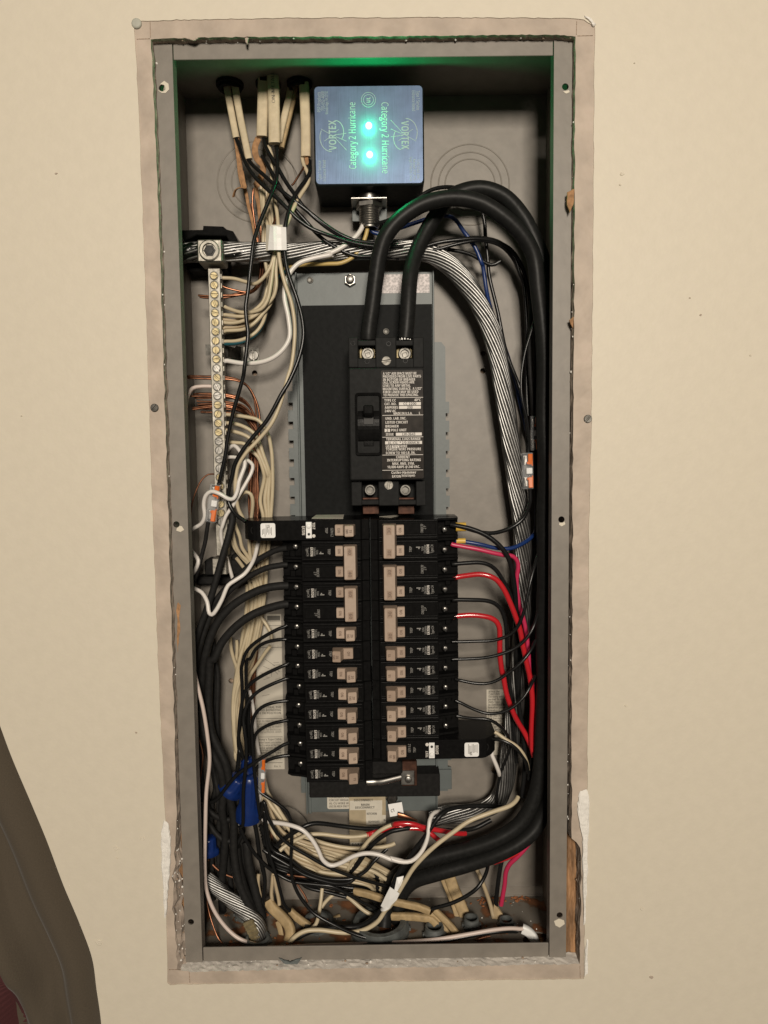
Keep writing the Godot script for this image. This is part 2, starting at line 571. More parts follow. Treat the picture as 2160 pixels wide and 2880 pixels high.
func build_wall() -> void:
	var n := 110
	var deep := -WALL_Z * 1000.0
	var hole_ctrl := [
		[[424, 111], [500, 107], [660, 104], [900, 103], [1100, 102], [1420, 98], [1560, 97], [1619, 103]],
		[[1619, 103], [1617, 300], [1616, 722], [1613, 1100], [1611, 1400], [1609, 1900], [1608, 2200], [1607, 2366], [1632, 2372], [1634, 2500], [1634, 2640], [1630, 2712]],
		[[1630, 2712], [1500, 2713], [1200, 2720], [900, 2725], [700, 2730], [530, 2733], [497, 2728]],
		[[497, 2728], [494, 2650], [488, 2550], [486, 2470], [494, 2400], [497, 2300], [494, 2150], [485, 1850], [475, 1500], [463, 1100], [450, 700], [444, 590], [437, 400], [431, 250], [424, 111]]]
	var paint_ctrl := [
		[[378, 62], [500, 57], [800, 52], [1200, 50], [1560, 52], [1640, 55], [1672, 76]],
		[[1672, 76], [1671, 200], [1667, 700], [1663, 1200], [1656, 1480], [1654, 1900], [1651, 2200], [1647, 2400], [1644, 2600], [1641, 2752]],
		[[1641, 2752], [1400, 2755], [1000, 2760], [600, 2766], [478, 2768], [472, 2762]],
		[[472, 2762], [470, 2650], [467, 2500], [474, 2430], [466, 2300], [456, 2100], [445, 1850], [425, 1300], [406, 700], [393, 350], [378, 62]]]
	var outer_ctrl := [Vector2(-.75, .85), Vector2(.75, .85), Vector2(.75, -.85), Vector2(-.75, -.85)]
	var hole := PackedVector3Array(); var edge := PackedVector3Array(); var outer := PackedVector3Array(); var back := PackedVector3Array()
	for s in 4:
		var h := side_line(hole_ctrl[s], n, deep)
		var e := side_line(paint_ctrl[s], n, deep)
		for k in n:
			var f := float(k) / n
			var rough := 0.0006
			var inward := 0.0012
			if s == 0: rough = 0.0004; inward = 0.0003
			if s == 2: rough = 0.0007; inward = 0.0022
			if s == 3 and f < 0.14: rough = 0.0016; inward = 0.009 * (1.0 - f / 0.2)
			if s == 1 and f > 0.865: rough = 0.0012; inward = 0.001
			var j := Vector3(rng.randf_range(-rough, rough), rng.randf_range(-rough, rough), 0)
			if k == 0: j = Vector3.ZERO
			var p := h[k] + j
			hole.append(p)
			var dir := [Vector3(0, -1, 0), Vector3(-1, 0, 0), Vector3(0, 1, 0), Vector3(1, 0, 0)][s] as Vector3
			back.append(p + dir * inward)
			edge.append(e[k] + Vector3(rng.randf_range(-.0004, .0004), rng.randf_range(-.0004, .0004), 0))
			var a: Vector2 = outer_ctrl[s]; var b: Vector2 = outer_ctrl[(s + 1) % 4]
			var q := a.lerp(b, f)
			outer.append(Vector3(q.x, q.y, WALL_Z))
	var m := hole.size()
	var base := Mesh3.new()
	for k in m:
		var k2 := (k + 1) % m
		# the strip the cover used to hide, running a little under the newer coat
		base.quad(hole[k], hole[k2], edge[k2].lerp(outer[k2], .02), edge[k].lerp(outer[k], .02), Vector3(0, 0, 1))
	var wall := structure("wall", base, M.old_paint)
	tag(wall, "tan strip of older wall paint framing the open panel box", "wall")
	var coat := Mesh3.new()
	var zc := Vector3(0, 0, 0.0008)
	for k in m:
		var k2 := (k + 1) % m
		coat.quad(edge[k] + zc, edge[k2] + zc, outer[k2] + zc, outer[k] + zc, Vector3(0, 0, 1))
		coat.quad(edge[k], edge[k2], edge[k2] + zc, edge[k] + zc, Vector3(-edge[k].x, -edge[k].y, 0))
	piece("paint_coat", coat, M.paint, wall)
	# the broken gypsum edge of the opening
	var cut := Mesh3.new(); var ledge := Mesh3.new()
	var rows := []
	for r in 6:
		var row := PackedVector3Array()
		for k in m:
			var f := r / 5.0
			var wob := 0.0004 * (0.0 if r == 0 else 1.0)
			if k >= 3 * n and k < 3 * n + int(.14 * n): wob *= 4.5
			row.append(hole[k].lerp(back[k], f) + Vector3(rng.randf_range(-wob, wob), rng.randf_range(-wob, wob), -0.0127 * f))
		rows.append(row)
	for r in 5:
		for k in m:
			var k2 := (k + 1) % m
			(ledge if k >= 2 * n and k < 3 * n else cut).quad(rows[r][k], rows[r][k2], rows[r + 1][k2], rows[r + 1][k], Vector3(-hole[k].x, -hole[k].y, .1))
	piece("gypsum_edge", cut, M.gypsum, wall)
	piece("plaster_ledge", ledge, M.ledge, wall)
	# crumbs of gypsum and torn paper along the opening
	var crumbs := Mesh3.new(); var shreds := Mesh3.new()
	for k in 190:
		var i := rng.randi_range(3 * n, 3 * n + int(.14 * n)) if k < 80 else rng.randi_range(0, m - 1)
		var p := rows[rng.randi_range(1, 4)][i % m] as Vector3
		var sz := rng.randf_range(.0006, .0022)
		var mb := crumbs if rng.randf() < .7 else shreds
		mb.box(p, Vector3(sz, sz * rng.randf_range(.5, 1.4), sz * rng.randf_range(.5, 1.2)), sz * .3, Basis.from_euler(Vector3(rng.randf() * 6, rng.randf() * 6, rng.randf() * 6)))
	var c1 := piece("crumbs", crumbs, M.plaster, wall); c1.set_meta("kind", "stuff")
	var c2 := piece("paper_shreds", shreds, M.paper, wall); c2.set_meta("kind", "stuff")
	# flaps of torn facing paper hanging over the flange
	for q in [["P", [505, 104, 560, 106, 545, 116, 530, 112]], ["P", [688, 106, 700, 106, 696, 126, 690, 118]], ["P", [1595, 540, 1616, 530, 1614, 575, 1602, 600, 1593, 570]], ["P", [1600, 900, 1614, 890, 1613, 925, 1606, 915]]]:
		var flap := blob(q[0], q[1], deep + 0.6, 0.0009, .0003)
		piece("paper_flap", flap, M.kraft if q[1][0] > 1000 else M.old_paint, wall)
	# joint compound smeared on the coat
	for q in [["U", [1130, 790, 1165, 830, 1176, 900, 1182, 1000, 1180, 1120, 1168, 1230, 1160, 1330, 1150, 1470, 1136, 1490, 1130, 1300, 1118, 1150, 1112, 960, 1118, 850]],
			["L", [1420, 55, 1460, 45, 1474, 80, 1472, 220, 1470, 330, 1460, 420, 1465, 560, 1452, 760, 1448, 900, 1438, 900, 1434, 700, 1428, 480, 1432, 340, 1408, 240, 1398, 170, 1404, 100]],
			["P", [1640, 46, 1662, 50, 1676, 72, 1668, 76, 1655, 58]], ["P", [1648, 2640, 1654, 2640, 1652, 2740, 1642, 2750, 1643, 2700]]]:
		piece("joint_compound", blob(q[0], q[1], deep - 0.8, 0.0016, .0005), M.plaster, wall)
	# score lines at the corners of the old cover
	var sc := Mesh3.new()
	for q in [[422, 62, 423, 106], [384, 110, 422, 109], [1622, 60, 1621, 98], [1624, 101, 1668, 100], [532, 2734, 534, 2764], [475, 2727, 500, 2727], [1631, 2716, 1632, 2752]]:
		var a := at(q[0], q[1], deep - .15); var b := at(q[2], q[3], deep - .15)
		var d := b - a
		sc.box((a + b) / 2, Vector3(d.length(), .0005, .0002), 0, Basis(Vector3(0, 0, 1), atan2(d.y, d.x)))
	piece("score_line", sc, M.paper, wall)
	# chips and dents in the newer coat
	for q in [["U", 690, 1650, 14], ["U", 800, 998, 9], ["U", 810, 1066, 4], ["U", 985, 930, 8], ["U", 940, 198, 4], ["P", 1806, 2556, 7], ["P", 1832, 2748, 6], ["P", 1748, 490, 7], ["P", 1744, 520, 4], ["P", 1970, 886, 4], ["P", 1940, 838, 3], ["P", 1784, 178, 3], ["P", 158, 488, 4], ["P", 180, 2540, 3], ["P", 1760, 1985, 5], ["P", 2110, 1000, 4], ["P", 60, 1170, 3]]:
		var w: Array = VIEW[q[0]]
		var px: float = w[0] + q[1] * w[2]; var py: float = w[1] + q[2] * w[2]
		var outl := []
		for k in 7:
			var t := TAU * k / 7
			outl.append(px + cos(t) * q[3] * rng.randf_range(.5, 1.3)); outl.append(py + sin(t) * q[3] * rng.randf_range(.4, .9))
		var ch := blob("P", outl, deep - .8, .0007, .0002)
		piece("chip", ch, [M.paint, M.old_paint][rng.randi_range(0, 1)] if q[3] < 7 else M.paint, wall)
	# filled anchor and two screws
	var anchor := thing("wall_anchor", "grey plastic screw anchor pressed into the wall at the cover's corner", "anchor", at(384, 66, deep - .8))
	var am := Mesh3.new()
	am.lathe([[.0001, .0016], [.0026, .0015], [.0039, .0010], [.0044, 0], [.0044, -.004]], 22)
	piece("plug", am, grained(lin(.40, .40, .34), .6, .08, 20.0, noise_image(128, .05, 3, 8)), anchor)
	for q in [[435, 1147, "small dark screw in the tan strip, opposite the neutral bar"], [1653, 1178, "steel screw half under the paint beside the aluminum cable"]]:
		var sw := thing("wall_screw", q[2], "screw", at(q[0], q[1], deep - .2))
		var sm := Mesh3.new()
		slotted(sm, .0036, .0012, .0008, .0006, 50.0)
		piece("head", sm, M.steel_dark, sw)
	# one stud shows; the other framing is added to keep stray light out
	for s in [-1.0, 1.0]:
		var st := Mesh3.new()
		st.box(Vector3(s * (HW + .0015 + .019), 0, -.053), Vector3(.0375, 1.7, .0945), .001)
		var stud := piece("wood_stud", st, M.wood)
		tag(stud, "reddish wooden stud showing in the broken gap near the joint compound" if s > 0 else "added wooden stud beside the neutral bar, closing the cavity to light", "stud")
	for s in [-1.0, 1.0]:
		var bl := Mesh3.new()  # added unseen blocks that close the cavity against leaking light
		bl.box(Vector3(0, s * (HH + .006 + .019), -.056), Vector3(2 * HW, .038, .089), .001)
		var o := piece("added_wood_block", bl, M.wood)
		tag(o, "added wooden blocking above the box, closing the cavity to light" if s > 0 else "added wooden blocking under the box, closing the cavity to light", "added wood block")
	var bk := Mesh3.new()  # added unseen board so no background light comes through the holes
	bk.box(Vector3(0, 0, -.108), Vector3(1.5, 1.7, .01))
	tag(structure("light_stop_board", bk, M.paper), "added dark board behind the box, keeping light out of the cavity", "wall")

# ---------- small hardware
func slotted(mb: Mesh3, r: float, h: float, slot: float, cutd: float, turn_deg: float, sides := 20) -> void:
	# a low cheese-head screw with a slot; base at z = 0
	var old := mb.xf
	mb.xf = old * facing(0, 0, 0, turn_deg)
	mb.slab(rounded(2 * r, 2 * r, r * .999, 5), 0, h - cutd)
	for s in [-1.0, 1.0]:
		var poly := PackedVector2Array()
		var a0 := asin(slot / 2 / r)
		for k in 11:
			var t := lerpf(a0, PI - a0, k / 10.0)
			poly.append(Vector2(cos(t) * r, sin(t) * r * s))
		mb.slab(poly, h - cutd, h, r * .10)
	mb.xf = old

func sheet_with_holes(mb: Mesh3, x0: float, x1: float, y0: float, y1: float, holes: Array, deep: float) -> void:
	# a sheet in the plane z = 0; holes are [x, y, r] with walls of that depth
	if x1 - x0 < 1e-6 or y1 - y0 < 1e-6: return
	if holes.is_empty():
		mb.quad(Vector3(x0, y0, 0), Vector3(x1, y0, 0), Vector3(x1, y1, 0), Vector3(x0, y1, 0), Vector3(0, 0, 1))
		return
	var h: Array = holes[0]
	var s: float = h[2] * 1.5
	var xa: float = max(x0, h[0] - s); var xb: float = min(x1, h[0] + s)
	var lo := []; var hi := []; var same := []
	for q in holes.slice(1):
		if q[0] < xa: lo.append(q)
		elif q[0] > xb: hi.append(q)
		else: same.append(q)
	sheet_with_holes(mb, x0, xa, y0, y1, lo, deep)
	sheet_with_holes(mb, xb, x1, y0, y1, hi, deep)
	var ya: float = max(y0, h[1] - s); var yb: float = min(y1, h[1] + s)
	sheet_with_holes(mb, xa, xb, y0, ya, same.filter(func(q): return q[1] < h[1]), deep)
	sheet_with_holes(mb, xa, xb, yb, y1, same.filter(func(q): return q[1] >= h[1]), deep)
	var n := 32
	for k in n:
		var pts := []
		for q in [k, k + 1]:
			var t: float = TAU * (q + .5) / n
			var d := Vector2(cos(t), sin(t))
			var fx: float = ((xb - h[0]) / d.x) if d.x > 1e-9 else (((xa - h[0]) / d.x) if d.x < -1e-9 else 1e9)
			var fy: float = ((yb - h[1]) / d.y) if d.y > 1e-9 else (((ya - h[1]) / d.y) if d.y < -1e-9 else 1e9)
			var f: float = min(fx, fy)
			pts.append(Vector3(h[0] + d.x * h[2], h[1] + d.y * h[2], 0)); pts.append(Vector3(h[0] + d.x * f, h[1] + d.y * f, 0))
		mb.quad(pts[0], pts[1], pts[3], pts[2], Vector3(0, 0, 1))
		# corner filler between two sides of the rectangle
		if absf(pts[1].x - pts[3].x) > 1e-7 and absf(pts[1].y - pts[3].y) > 1e-7:
			var cx: float = pts[1].x if absf(pts[1].x - xa) < 1e-7 or absf(pts[1].x - xb) < 1e-7 else pts[3].x
			var cy: float = pts[1].y if absf(pts[1].y - ya) < 1e-7 or absf(pts[1].y - yb) < 1e-7 else pts[3].y
			mb.flat(pts[1], Vector3(cx, cy, 0), pts[3], Vector3(0, 0, 1))
		var out: Vector3 = Vector3(h[0], h[1], 0) - pts[0]
		mb.quad(pts[0], pts[2], pts[2] + Vector3(0, 0, -deep), pts[0] + Vector3(0, 0, -deep), out)

func build_box() -> void:
	var box := thing("panel_box", "grey painted steel electrical panel box recessed in the wall", "electrical panel", Vector3(0, -HH, 0))
	var up := Vector3(0, HH, 0)     # parts are laid out round the middle of the box
	var fl := .0158
	var t := .0015
	var spots := {-1.0: [[456, 248], [496, 1475], [537, 2593]], 1.0: [[1590, 244], [1579, 1461], [1574, 2574]]}
	for s in [-1.0, 1.0]:
		var mb := Mesh3.new()
		mb.xf = Transform3D(Basis.IDENTITY, up)
		var holes := []
		for q in spots[s]:
			var p := at(q[0], q[1], 0)
			holes.append([p.x, p.y, .0029])
		var xa := -HW if s < 0 else HW - fl
		sheet_with_holes(mb, xa, xa + fl, -HH, HH, holes, .0015)
		# rolled inner lip, end faces
		var xi := xa + fl if s < 0 else xa
		mb.quad(Vector3(xi, -HH, 0), Vector3(xi, HH, 0), Vector3(xi, HH, -.012), Vector3(xi, -HH, -.012), Vector3(-s, 0, 0))
		mb.quad(Vector3(xa, HH, 0), Vector3(xa + fl, HH, 0), Vector3(xa + fl, HH, -.002), Vector3(xa, HH, -.002), Vector3(0, 1, 0))
		mb.quad(Vector3(xa, -HH, 0), Vector3(xa + fl, -HH, 0), Vector3(xa + fl, -HH, -.002), Vector3(xa, -HH, -.002), Vector3(0, -1, 0))
		piece("flange", mb, M.box, box)
	# the shorter flanges sit a little back, a hairline gap at each end
	for s in [-1.0, 1.0]:
		var mb := Mesh3.new()
		mb.xf = Transform3D(Basis.IDENTITY, up)
		mb.box(Vector3(0, s * (HH - .0069), -.0016), Vector3(2 * (HW - fl) - .0014, .0138, .0018), .0004)
		piece("flange", mb, M.box, box)
	for s in [-1.0, 1.0]:
		var mb := Mesh3.new()
		mb.xf = Transform3D(Basis.IDENTITY, up)
		mb.box(Vector3(s * (HW - t / 2), 0, -DEEP / 2 - .001), Vector3(t, 2 * HH, DEEP - .002))
		piece("side_wall", mb, M.box, box)
	var tp := Mesh3.new()
	tp.xf = Transform3D(Basis.IDENTITY, up)
	tp.box(Vector3(0, HH - t / 2, -DEEP / 2 - .002), Vector3(2 * HW - 2 * t, t, DEEP - .004))
	piece("top_wall", tp, M.box, box)
	# bottom plate with an open knockout
	var bp := Mesh3.new()
	bp.xf = Transform3D(Basis(Vector3(1, 0, 0), -PI / 2), up + Vector3(0, -HH + t, 0))
	var ko := at(1512, 2634, 24)
	sheet_with_holes(bp, -HW + t, HW - t, .003, DEEP, [[ko.x, .020, .0150]], .0015)
	piece("bottom_plate", bp, M.rusty, box)
	var back := Mesh3.new()
	back.xf = Transform3D(Basis.IDENTITY, up + Vector3(0, 0, -DEEP))
	var bh := []
	for q in [[1358, 994], [1358, 1043], [716, 1049], [650, 1915], [1393, 2165], [506, 836]]:
		var p := at(q[0], q[1], DEEP * 1000)
		bh.append([p.x, p.y, .0028 if q[1] != 2165 else .0045])
	bh[1][0] = bh[0][0]
	sheet_with_holes(back, -HW + t, HW - t, -HH + t, HH - t, bh, .003)
	piece("back_panel", back, M.box, box)
	# stamped ribs low on the back
	for q in [2492, 2515]:
		var rb := Mesh3.new()
		rb.xf = Transform3D(Basis.IDENTITY, up)
		var y := at(1400, q, DEEP * 1000).y
		rb.box(Vector3(0, y, -DEEP), Vector3(2 * HW - .004, .0014, .0012), .0004)
		piece("rib", rb, M.box, box)
	# knockout rings stamped in the back
	for q in [[1322, 520], [722, 512]]:
		var p := at(q[0], q[1], DEEP * 1000)
		var kn := Node3D.new(); kn.name = "knockout"; box.add_child(kn, true)
		kn.position = up + p
		for r in [.0395, .0318, .0252]:
			var mb := Mesh3.new()
			var rings := []
			for k in 6:
				var a := PI * k / 5.0
				var ring := PackedVector3Array()
				for j in 64: ring.append(Vector3(cos(TAU * j / 64) * (r + cos(a) * .0007), sin(TAU * j / 64) * (r + cos(a) * .0007), sin(a) * .0006))
				rings.append(ring)
			mb.skin(rings, false)
			piece("ring", mb, M.box, kn)
		kn.rotation.z = .4
	# smears of wall paint round some screw holes
	for q in [[[452, 236, 462, 228, 474, 236, 476, 252, 466, 262, 456, 262, 446, 256]], [[1583, 258, 1600, 254, 1602, 260, 1592, 264]], [[1558, 2590, 1572, 2583, 1586, 2588, 1588, 2598, 1574, 2608, 1562, 2602]], [[500, 1478, 512, 1480, 518, 1490, 508, 1496, 496, 1492]], [[1574, 1466, 1586, 1464, 1590, 1474, 1580, 1480, 1572, 1476]]]:
		var poly := PackedVector2Array()
		var cc: Array = q[0]
		for k in cc.size() / 2:
			var p := at(cc[2 * k], cc[2 * k + 1], 0)
			poly.append(Vector2(p.x, p.y))
		# leave the screw hole itself open: drop the points that fall inside it
		var sm := Mesh3.new()
		sm.xf = Transform3D(Basis.IDENTITY, up)
		var rest := [poly]
		for s in spots:
			for h in spots[s]:
				var p := at(h[0], h[1], 0)
				var circle := rounded(.0062, .0062, .0031, 6, Vector2(p.x, p.y))
				var nxt := []
				for r in rest:
					for c in Geometry2D.clip_polygons(r, circle): nxt.append(c)
				rest = nxt
		for r in rest:
			if r.size() >= 3 and not Geometry2D.is_polygon_clockwise(r): sm.slab(r, .00005, .0004)
		if sm.v.size() > 0: piece("paint_smear", sm, M.paint, box)
	# a drip of rust down one flange, a torn grey flap over the lower one
	var drip := blob("P", [500, 1690, 508, 1700, 504, 1730, 508, 1770, 503, 1800, 500, 1840, 497, 1790, 500, 1750, 496, 1715], -.05, .0003, .0003)
	drip.xf = Transform3D.IDENTITY
	var dr := piece("rust_streak", drip, M.kraft, box); dr.position = up
	var fp := blob("P", [782, 2694, 815, 2704, 850, 2692, 836, 2716, 826, 2728, 812, 2720], -.6, .0012, .0004)
	var fo := piece("torn_flap", fp, M.pan, box); fo.position = up
	# cable clamps under the top wall
	for q in [["A", 735, 400, 13], ["A", 1015, 335, 12], ["A", 1245, 385, 12]]:
		var p := vat(q[0], q[1], q[2], 62)
		var cl := Mesh3.new()
		cl.xf = Transform3D(Basis(Vector3(1, 0, 0), PI / 2), up + Vector3(p.x, HH - t, -.064))
		cl.lathe([[q[3] * .001, 0.0], [q[3] * .001, .003], [q[3] * .00085, .0034], [q[3] * .00085, .006], [q[3] * .0006, .006], [q[3] * .0006, .001]], 24, false)
		piece("cable_clamp", cl, M.case_matte, box)
	# hubs and locknuts on the bottom plate
	for q in [[1068, 2600, 40, 30.0, 11.0], [1222, 2618, 30, 10.5, 11.0], [1326, 2602, 45, 8.5, 9.0], [1424, 2600, 46, 8.0, 6.0], [724, 2632, 26, 13.0, 5.0], [690, 2560, 66, 11.0, 9.0], [895, 2590, 50, 17.0, 6.0]]:
		var p := at(q[0], q[1], q[2])
		var cl := Mesh3.new()
		cl.xf = Transform3D(Basis(Vector3(1, 0, 0), -PI / 2), up + Vector3(p.x, -HH + t, -q[2] * .001))
		var r: float = q[3] * .001; var h: float = q[4] * .001
		var prof := [[r, 0.0], [r, h * .35], [r * .9, h * .42]]
		for k in 4:
			prof.append([r * .9, h * (.45 + .13 * k)]); prof.append([r * .86, h * (.51 + .13 * k)])
		prof.append([r * .86, h]); prof.append([r * .70, h]); prof.append([r * .70, .001])
		cl.lathe(prof, 28, false)
		# lugs round the locknut
		for k in 8:
			var a := TAU * k / 8
			cl.box(Vector3(cos(a) * r, sin(a) * r, h * .16), Vector3(.003, .004, h * .3), .0004, Basis(Vector3(0, 0, 1), a))
		piece("conduit_hub", cl, M.hub, box)
	# flakes of rust on the plate and in the back corner
	var fk := Mesh3.new()
	fk.xf = Transform3D(Basis.IDENTITY, up)
	for k in 150:
		var x := rng.randf_range(-.16, .165); var z := -rng.randf_range(.006, .088)
		if k < 60: x = rng.randf_range(.10, .165); z = -rng.randf_range(.080, .0915)
		elif k < 95: x = rng.randf_range(-.16, -.10)
		var sz := rng.randf_range(.0008, .0032)
		fk.box(Vector3(x, -HH + t + sz * .15, z), Vector3(sz, sz * .3, sz * rng.randf_range(.5, 1.5)), sz * .1, Basis.from_euler(Vector3(rng.randf_range(-.4, .4), rng.randf() * 6, rng.randf_range(-.4, .4))))
	var cr := Mesh3.new()
	cr.xf = fk.xf
	for k in 40:
		var sz := rng.randf_range(.0004, .0014)
		cr.box(Vector3(rng.randf_range(-.165, .165), -HH + t + sz * .3, -rng.randf_range(.005, .088)), Vector3(sz, sz * .7, sz * rng.randf_range(.6, 1.6)), sz * .2, Basis.from_euler(Vector3(rng.randf() * 6, rng.randf() * 6, 0)))
	var ci := piece("plaster_crumbs", cr, M.plaster, box); ci.set_meta("kind", "stuff")
	var ff := piece("rust_flakes", fk, M.rust, box); ff.set_meta("kind", "stuff")


func prect(view: String, x0: float, y0: float, x1: float, y1: float, deep: float) -> Rect2:
	var a := vat(view, x0, (y0 + y1) / 2, deep); var b := vat(view, x1, (y0 + y1) / 2, deep)
	var c := vat(view, (x0 + x1) / 2, y0, deep); var d := vat(view, (x0 + x1) / 2, y1, deep)
	return Rect2(a.x, d.y, b.x - a.x, c.y - d.y)

func rect_box(mb: Mesh3, r: Rect2, z0: float, z1: float, bevel := 0.0) -> void:
	mb.box(Vector3(r.get_center().x, r.get_center().y, (z0 + z1) / 2), Vector3(r.size.x, r.size.y, absf(z1 - z0)), bevel)

func build_pan() -> void:
	var pan := thing("breaker_pan", "blue-grey steel mounting pan with toothed edges behind the breakers", "mounting pan", Vector3(0, 0, -.0924))
	var z := .0924                 # children are laid out from the box face
	var plate := prect("P", 850, 766, 1222, 2283, 74)
	var mb := Mesh3.new()
	mb.xf = Transform3D(Basis.IDENTITY, Vector3(0, 0, z))
	rect_box(mb, plate, -.078, -.074, .0006)
	# folded edges
	rect_box(mb, Rect2(plate.position.x - .0012, plate.position.y, .0016, plate.size.y), -.086, -.070, .0004)
	rect_box(mb, Rect2(plate.end.x - .0004, plate.position.y, .0016, plate.size.y), -.086, -.070, .0004)
	piece("plate", mb, M.pan, pan)
	for s in [-1.0, 1.0]:
		var poly := PackedVector2Array()
		var y1 := at(835, 770, 80).y if s < 0 else at(1240, 962, 80).y
		var y0 := at(835, 2230, 80).y
		var xa := plate.position.x - .0014 if s < 0 else plate.end.x + .0014
		var xb := at(826, 1250, 80).x if s < 0 else at(1254, 1250, 80).x
		var xc := at(812, 1250, 80).x if s < 0 else at(1264, 1250, 80).x
		poly.append(Vector2(xa, y0)); poly.append(Vector2(xa, y1)); poly.append(Vector2(xb - s * .004, y1)); poly.append(Vector2(xb, y1 - .005))
		var y := at(1240, 1130, 80).y if s > 0 else at(820, 1100, 80).y
		var pitch := .01905
		while y > y0 + .02:
			poly.append(Vector2(xb, y)); poly.append(Vector2(xc, y)); poly.append(Vector2(xc, y - .0115)); poly.append(Vector2(xb, y - .0115))
			y -= pitch
		poly.append(Vector2(xb, y0))
		var cm := Mesh3.new()
		cm.xf = Transform3D(Basis.IDENTITY, Vector3(0, 0, z))
		cm.slab(poly, -.0815, -.080)
		piece("toothed_rail", cm, M.pan, pan)
		if s < 0:
			# dark gaps seen through the slots: the rail stands on legs
			var lg := Mesh3.new()
			lg.xf = Transform3D(Basis.IDENTITY, Vector3(0, 0, z))
			lg.box(Vector3((xa + xb) / 2, (y0 + y1) / 2, -.0865), Vector3(.003, y1 - y0, .0085))
			piece("rail_leg", lg, M.pan, pan)
	var ins := prect("P", 854, 857, 1217, 1450, 72)
	var im := Mesh3.new()
	im.xf = Transform3D(Basis.IDENTITY, Vector3(0, 0, z))
	rect_box(im, ins, -.0738, -.0722, .0002)
	piece("insulator_sheet", im, M.insulator, pan)
	var lowins := prect("P", 872, 2170, 1236, 2232, 60)
	var li := Mesh3.new()
	li.xf = Transform3D(Basis.IDENTITY, Vector3(0, 0, z))
	rect_box(li, lowins, -.0738, -.052, .001)
	piece("insulator_block", li, M.case_matte, pan)
	# hex bolt and bolt hole at the top
	var hb := Mesh3.new()
	var p := vat("E", 492, 200, 70)
	hb.xf = Transform3D(Basis.IDENTITY, Vector3(p.x, p.y, z - .074))
	var hx := PackedVector2Array()
	for k in 6: hx.append(Vector2(cos(TAU * k / 6 + .5), sin(TAU * k / 6 + .5)) * .0062)
	hb.slab(hx, 0, .0045, .0006)
	hb.lathe([[.0042, .0045], [.0042, .0075], [.0032, .0088], [.0001, .0090]], 16)
	piece("hex_bolt", hb, M.steel, pan)
	for q in [["E", 155, 200], ["E", 795, 635]]:
		var w := Mesh3.new()
		var pp := vat(q[0], q[1], q[2], 72)
		w.xf = Transform3D(Basis.IDENTITY, Vector3(pp.x, pp.y, z - (.0740 if q[1] == 155 else .0722)))
		w.lathe([[.0032, 0.0], [.0032, .0007], [.0024, .0008], [.0022, .0002], [.0001, .0002]], 18)
		piece("rivet", w, M.steel_dark, pan)
	var st := Mesh3.new()
	st.xf = Transform3D(Basis.IDENTITY, Vector3(0, 0, z))
	rect_box(st, prect("E", 755, 152, 1160, 310, 73), -.0740, -.0737)
	piece("foil_sticker", st, M.silver_sticker, pan)
	# tab at the low corner
	var tb := Mesh3.new()
	tb.xf = Transform3D(Basis.IDENTITY, Vector3(0, 0, z))
	rect_box(tb, prect("O", 530, 60, 560, 300, 70), -.078, -.0725, .0004)
	piece("tab", tb, M.pan, pan)
	var tb2 := Mesh3.new()
	tb2.xf = tb.xf
	rect_box(tb2, prect("J", 660, 1060, 770, 1230, 76), -.078, -.076, .0004)
	piece("tab", tb2, M.pan, pan)


func fitted(mb: Mesh3, text: String, x: float, y: float, z: float, height: float, width: float, turn_deg := 0.0, bold := false) -> void:
	# print centred at x, y whose run is stretched to the given width
	var t := TextMesh.new()
	t.text = text
	t.font = font_bold if bold else font
	t.font_size = 32
	t.pixel_size = height / 23.0
	t.depth = 0.0
	t.curve_step = 5.0
	var box := t.get_aabb()
	var k: float = width / max(box.size.x, 1e-5)
	var b := Basis(Vector3(0, 0, 1), deg_to_rad(turn_deg)) * Basis.from_scale(Vector3(k, 1, 1))
	mb.take(t, Transform3D(b, Vector3(x, y, z) - b * box.get_center()))

func home(t: Node3D) -> Transform3D:
	return Transform3D(Basis.IDENTITY, -t.position)

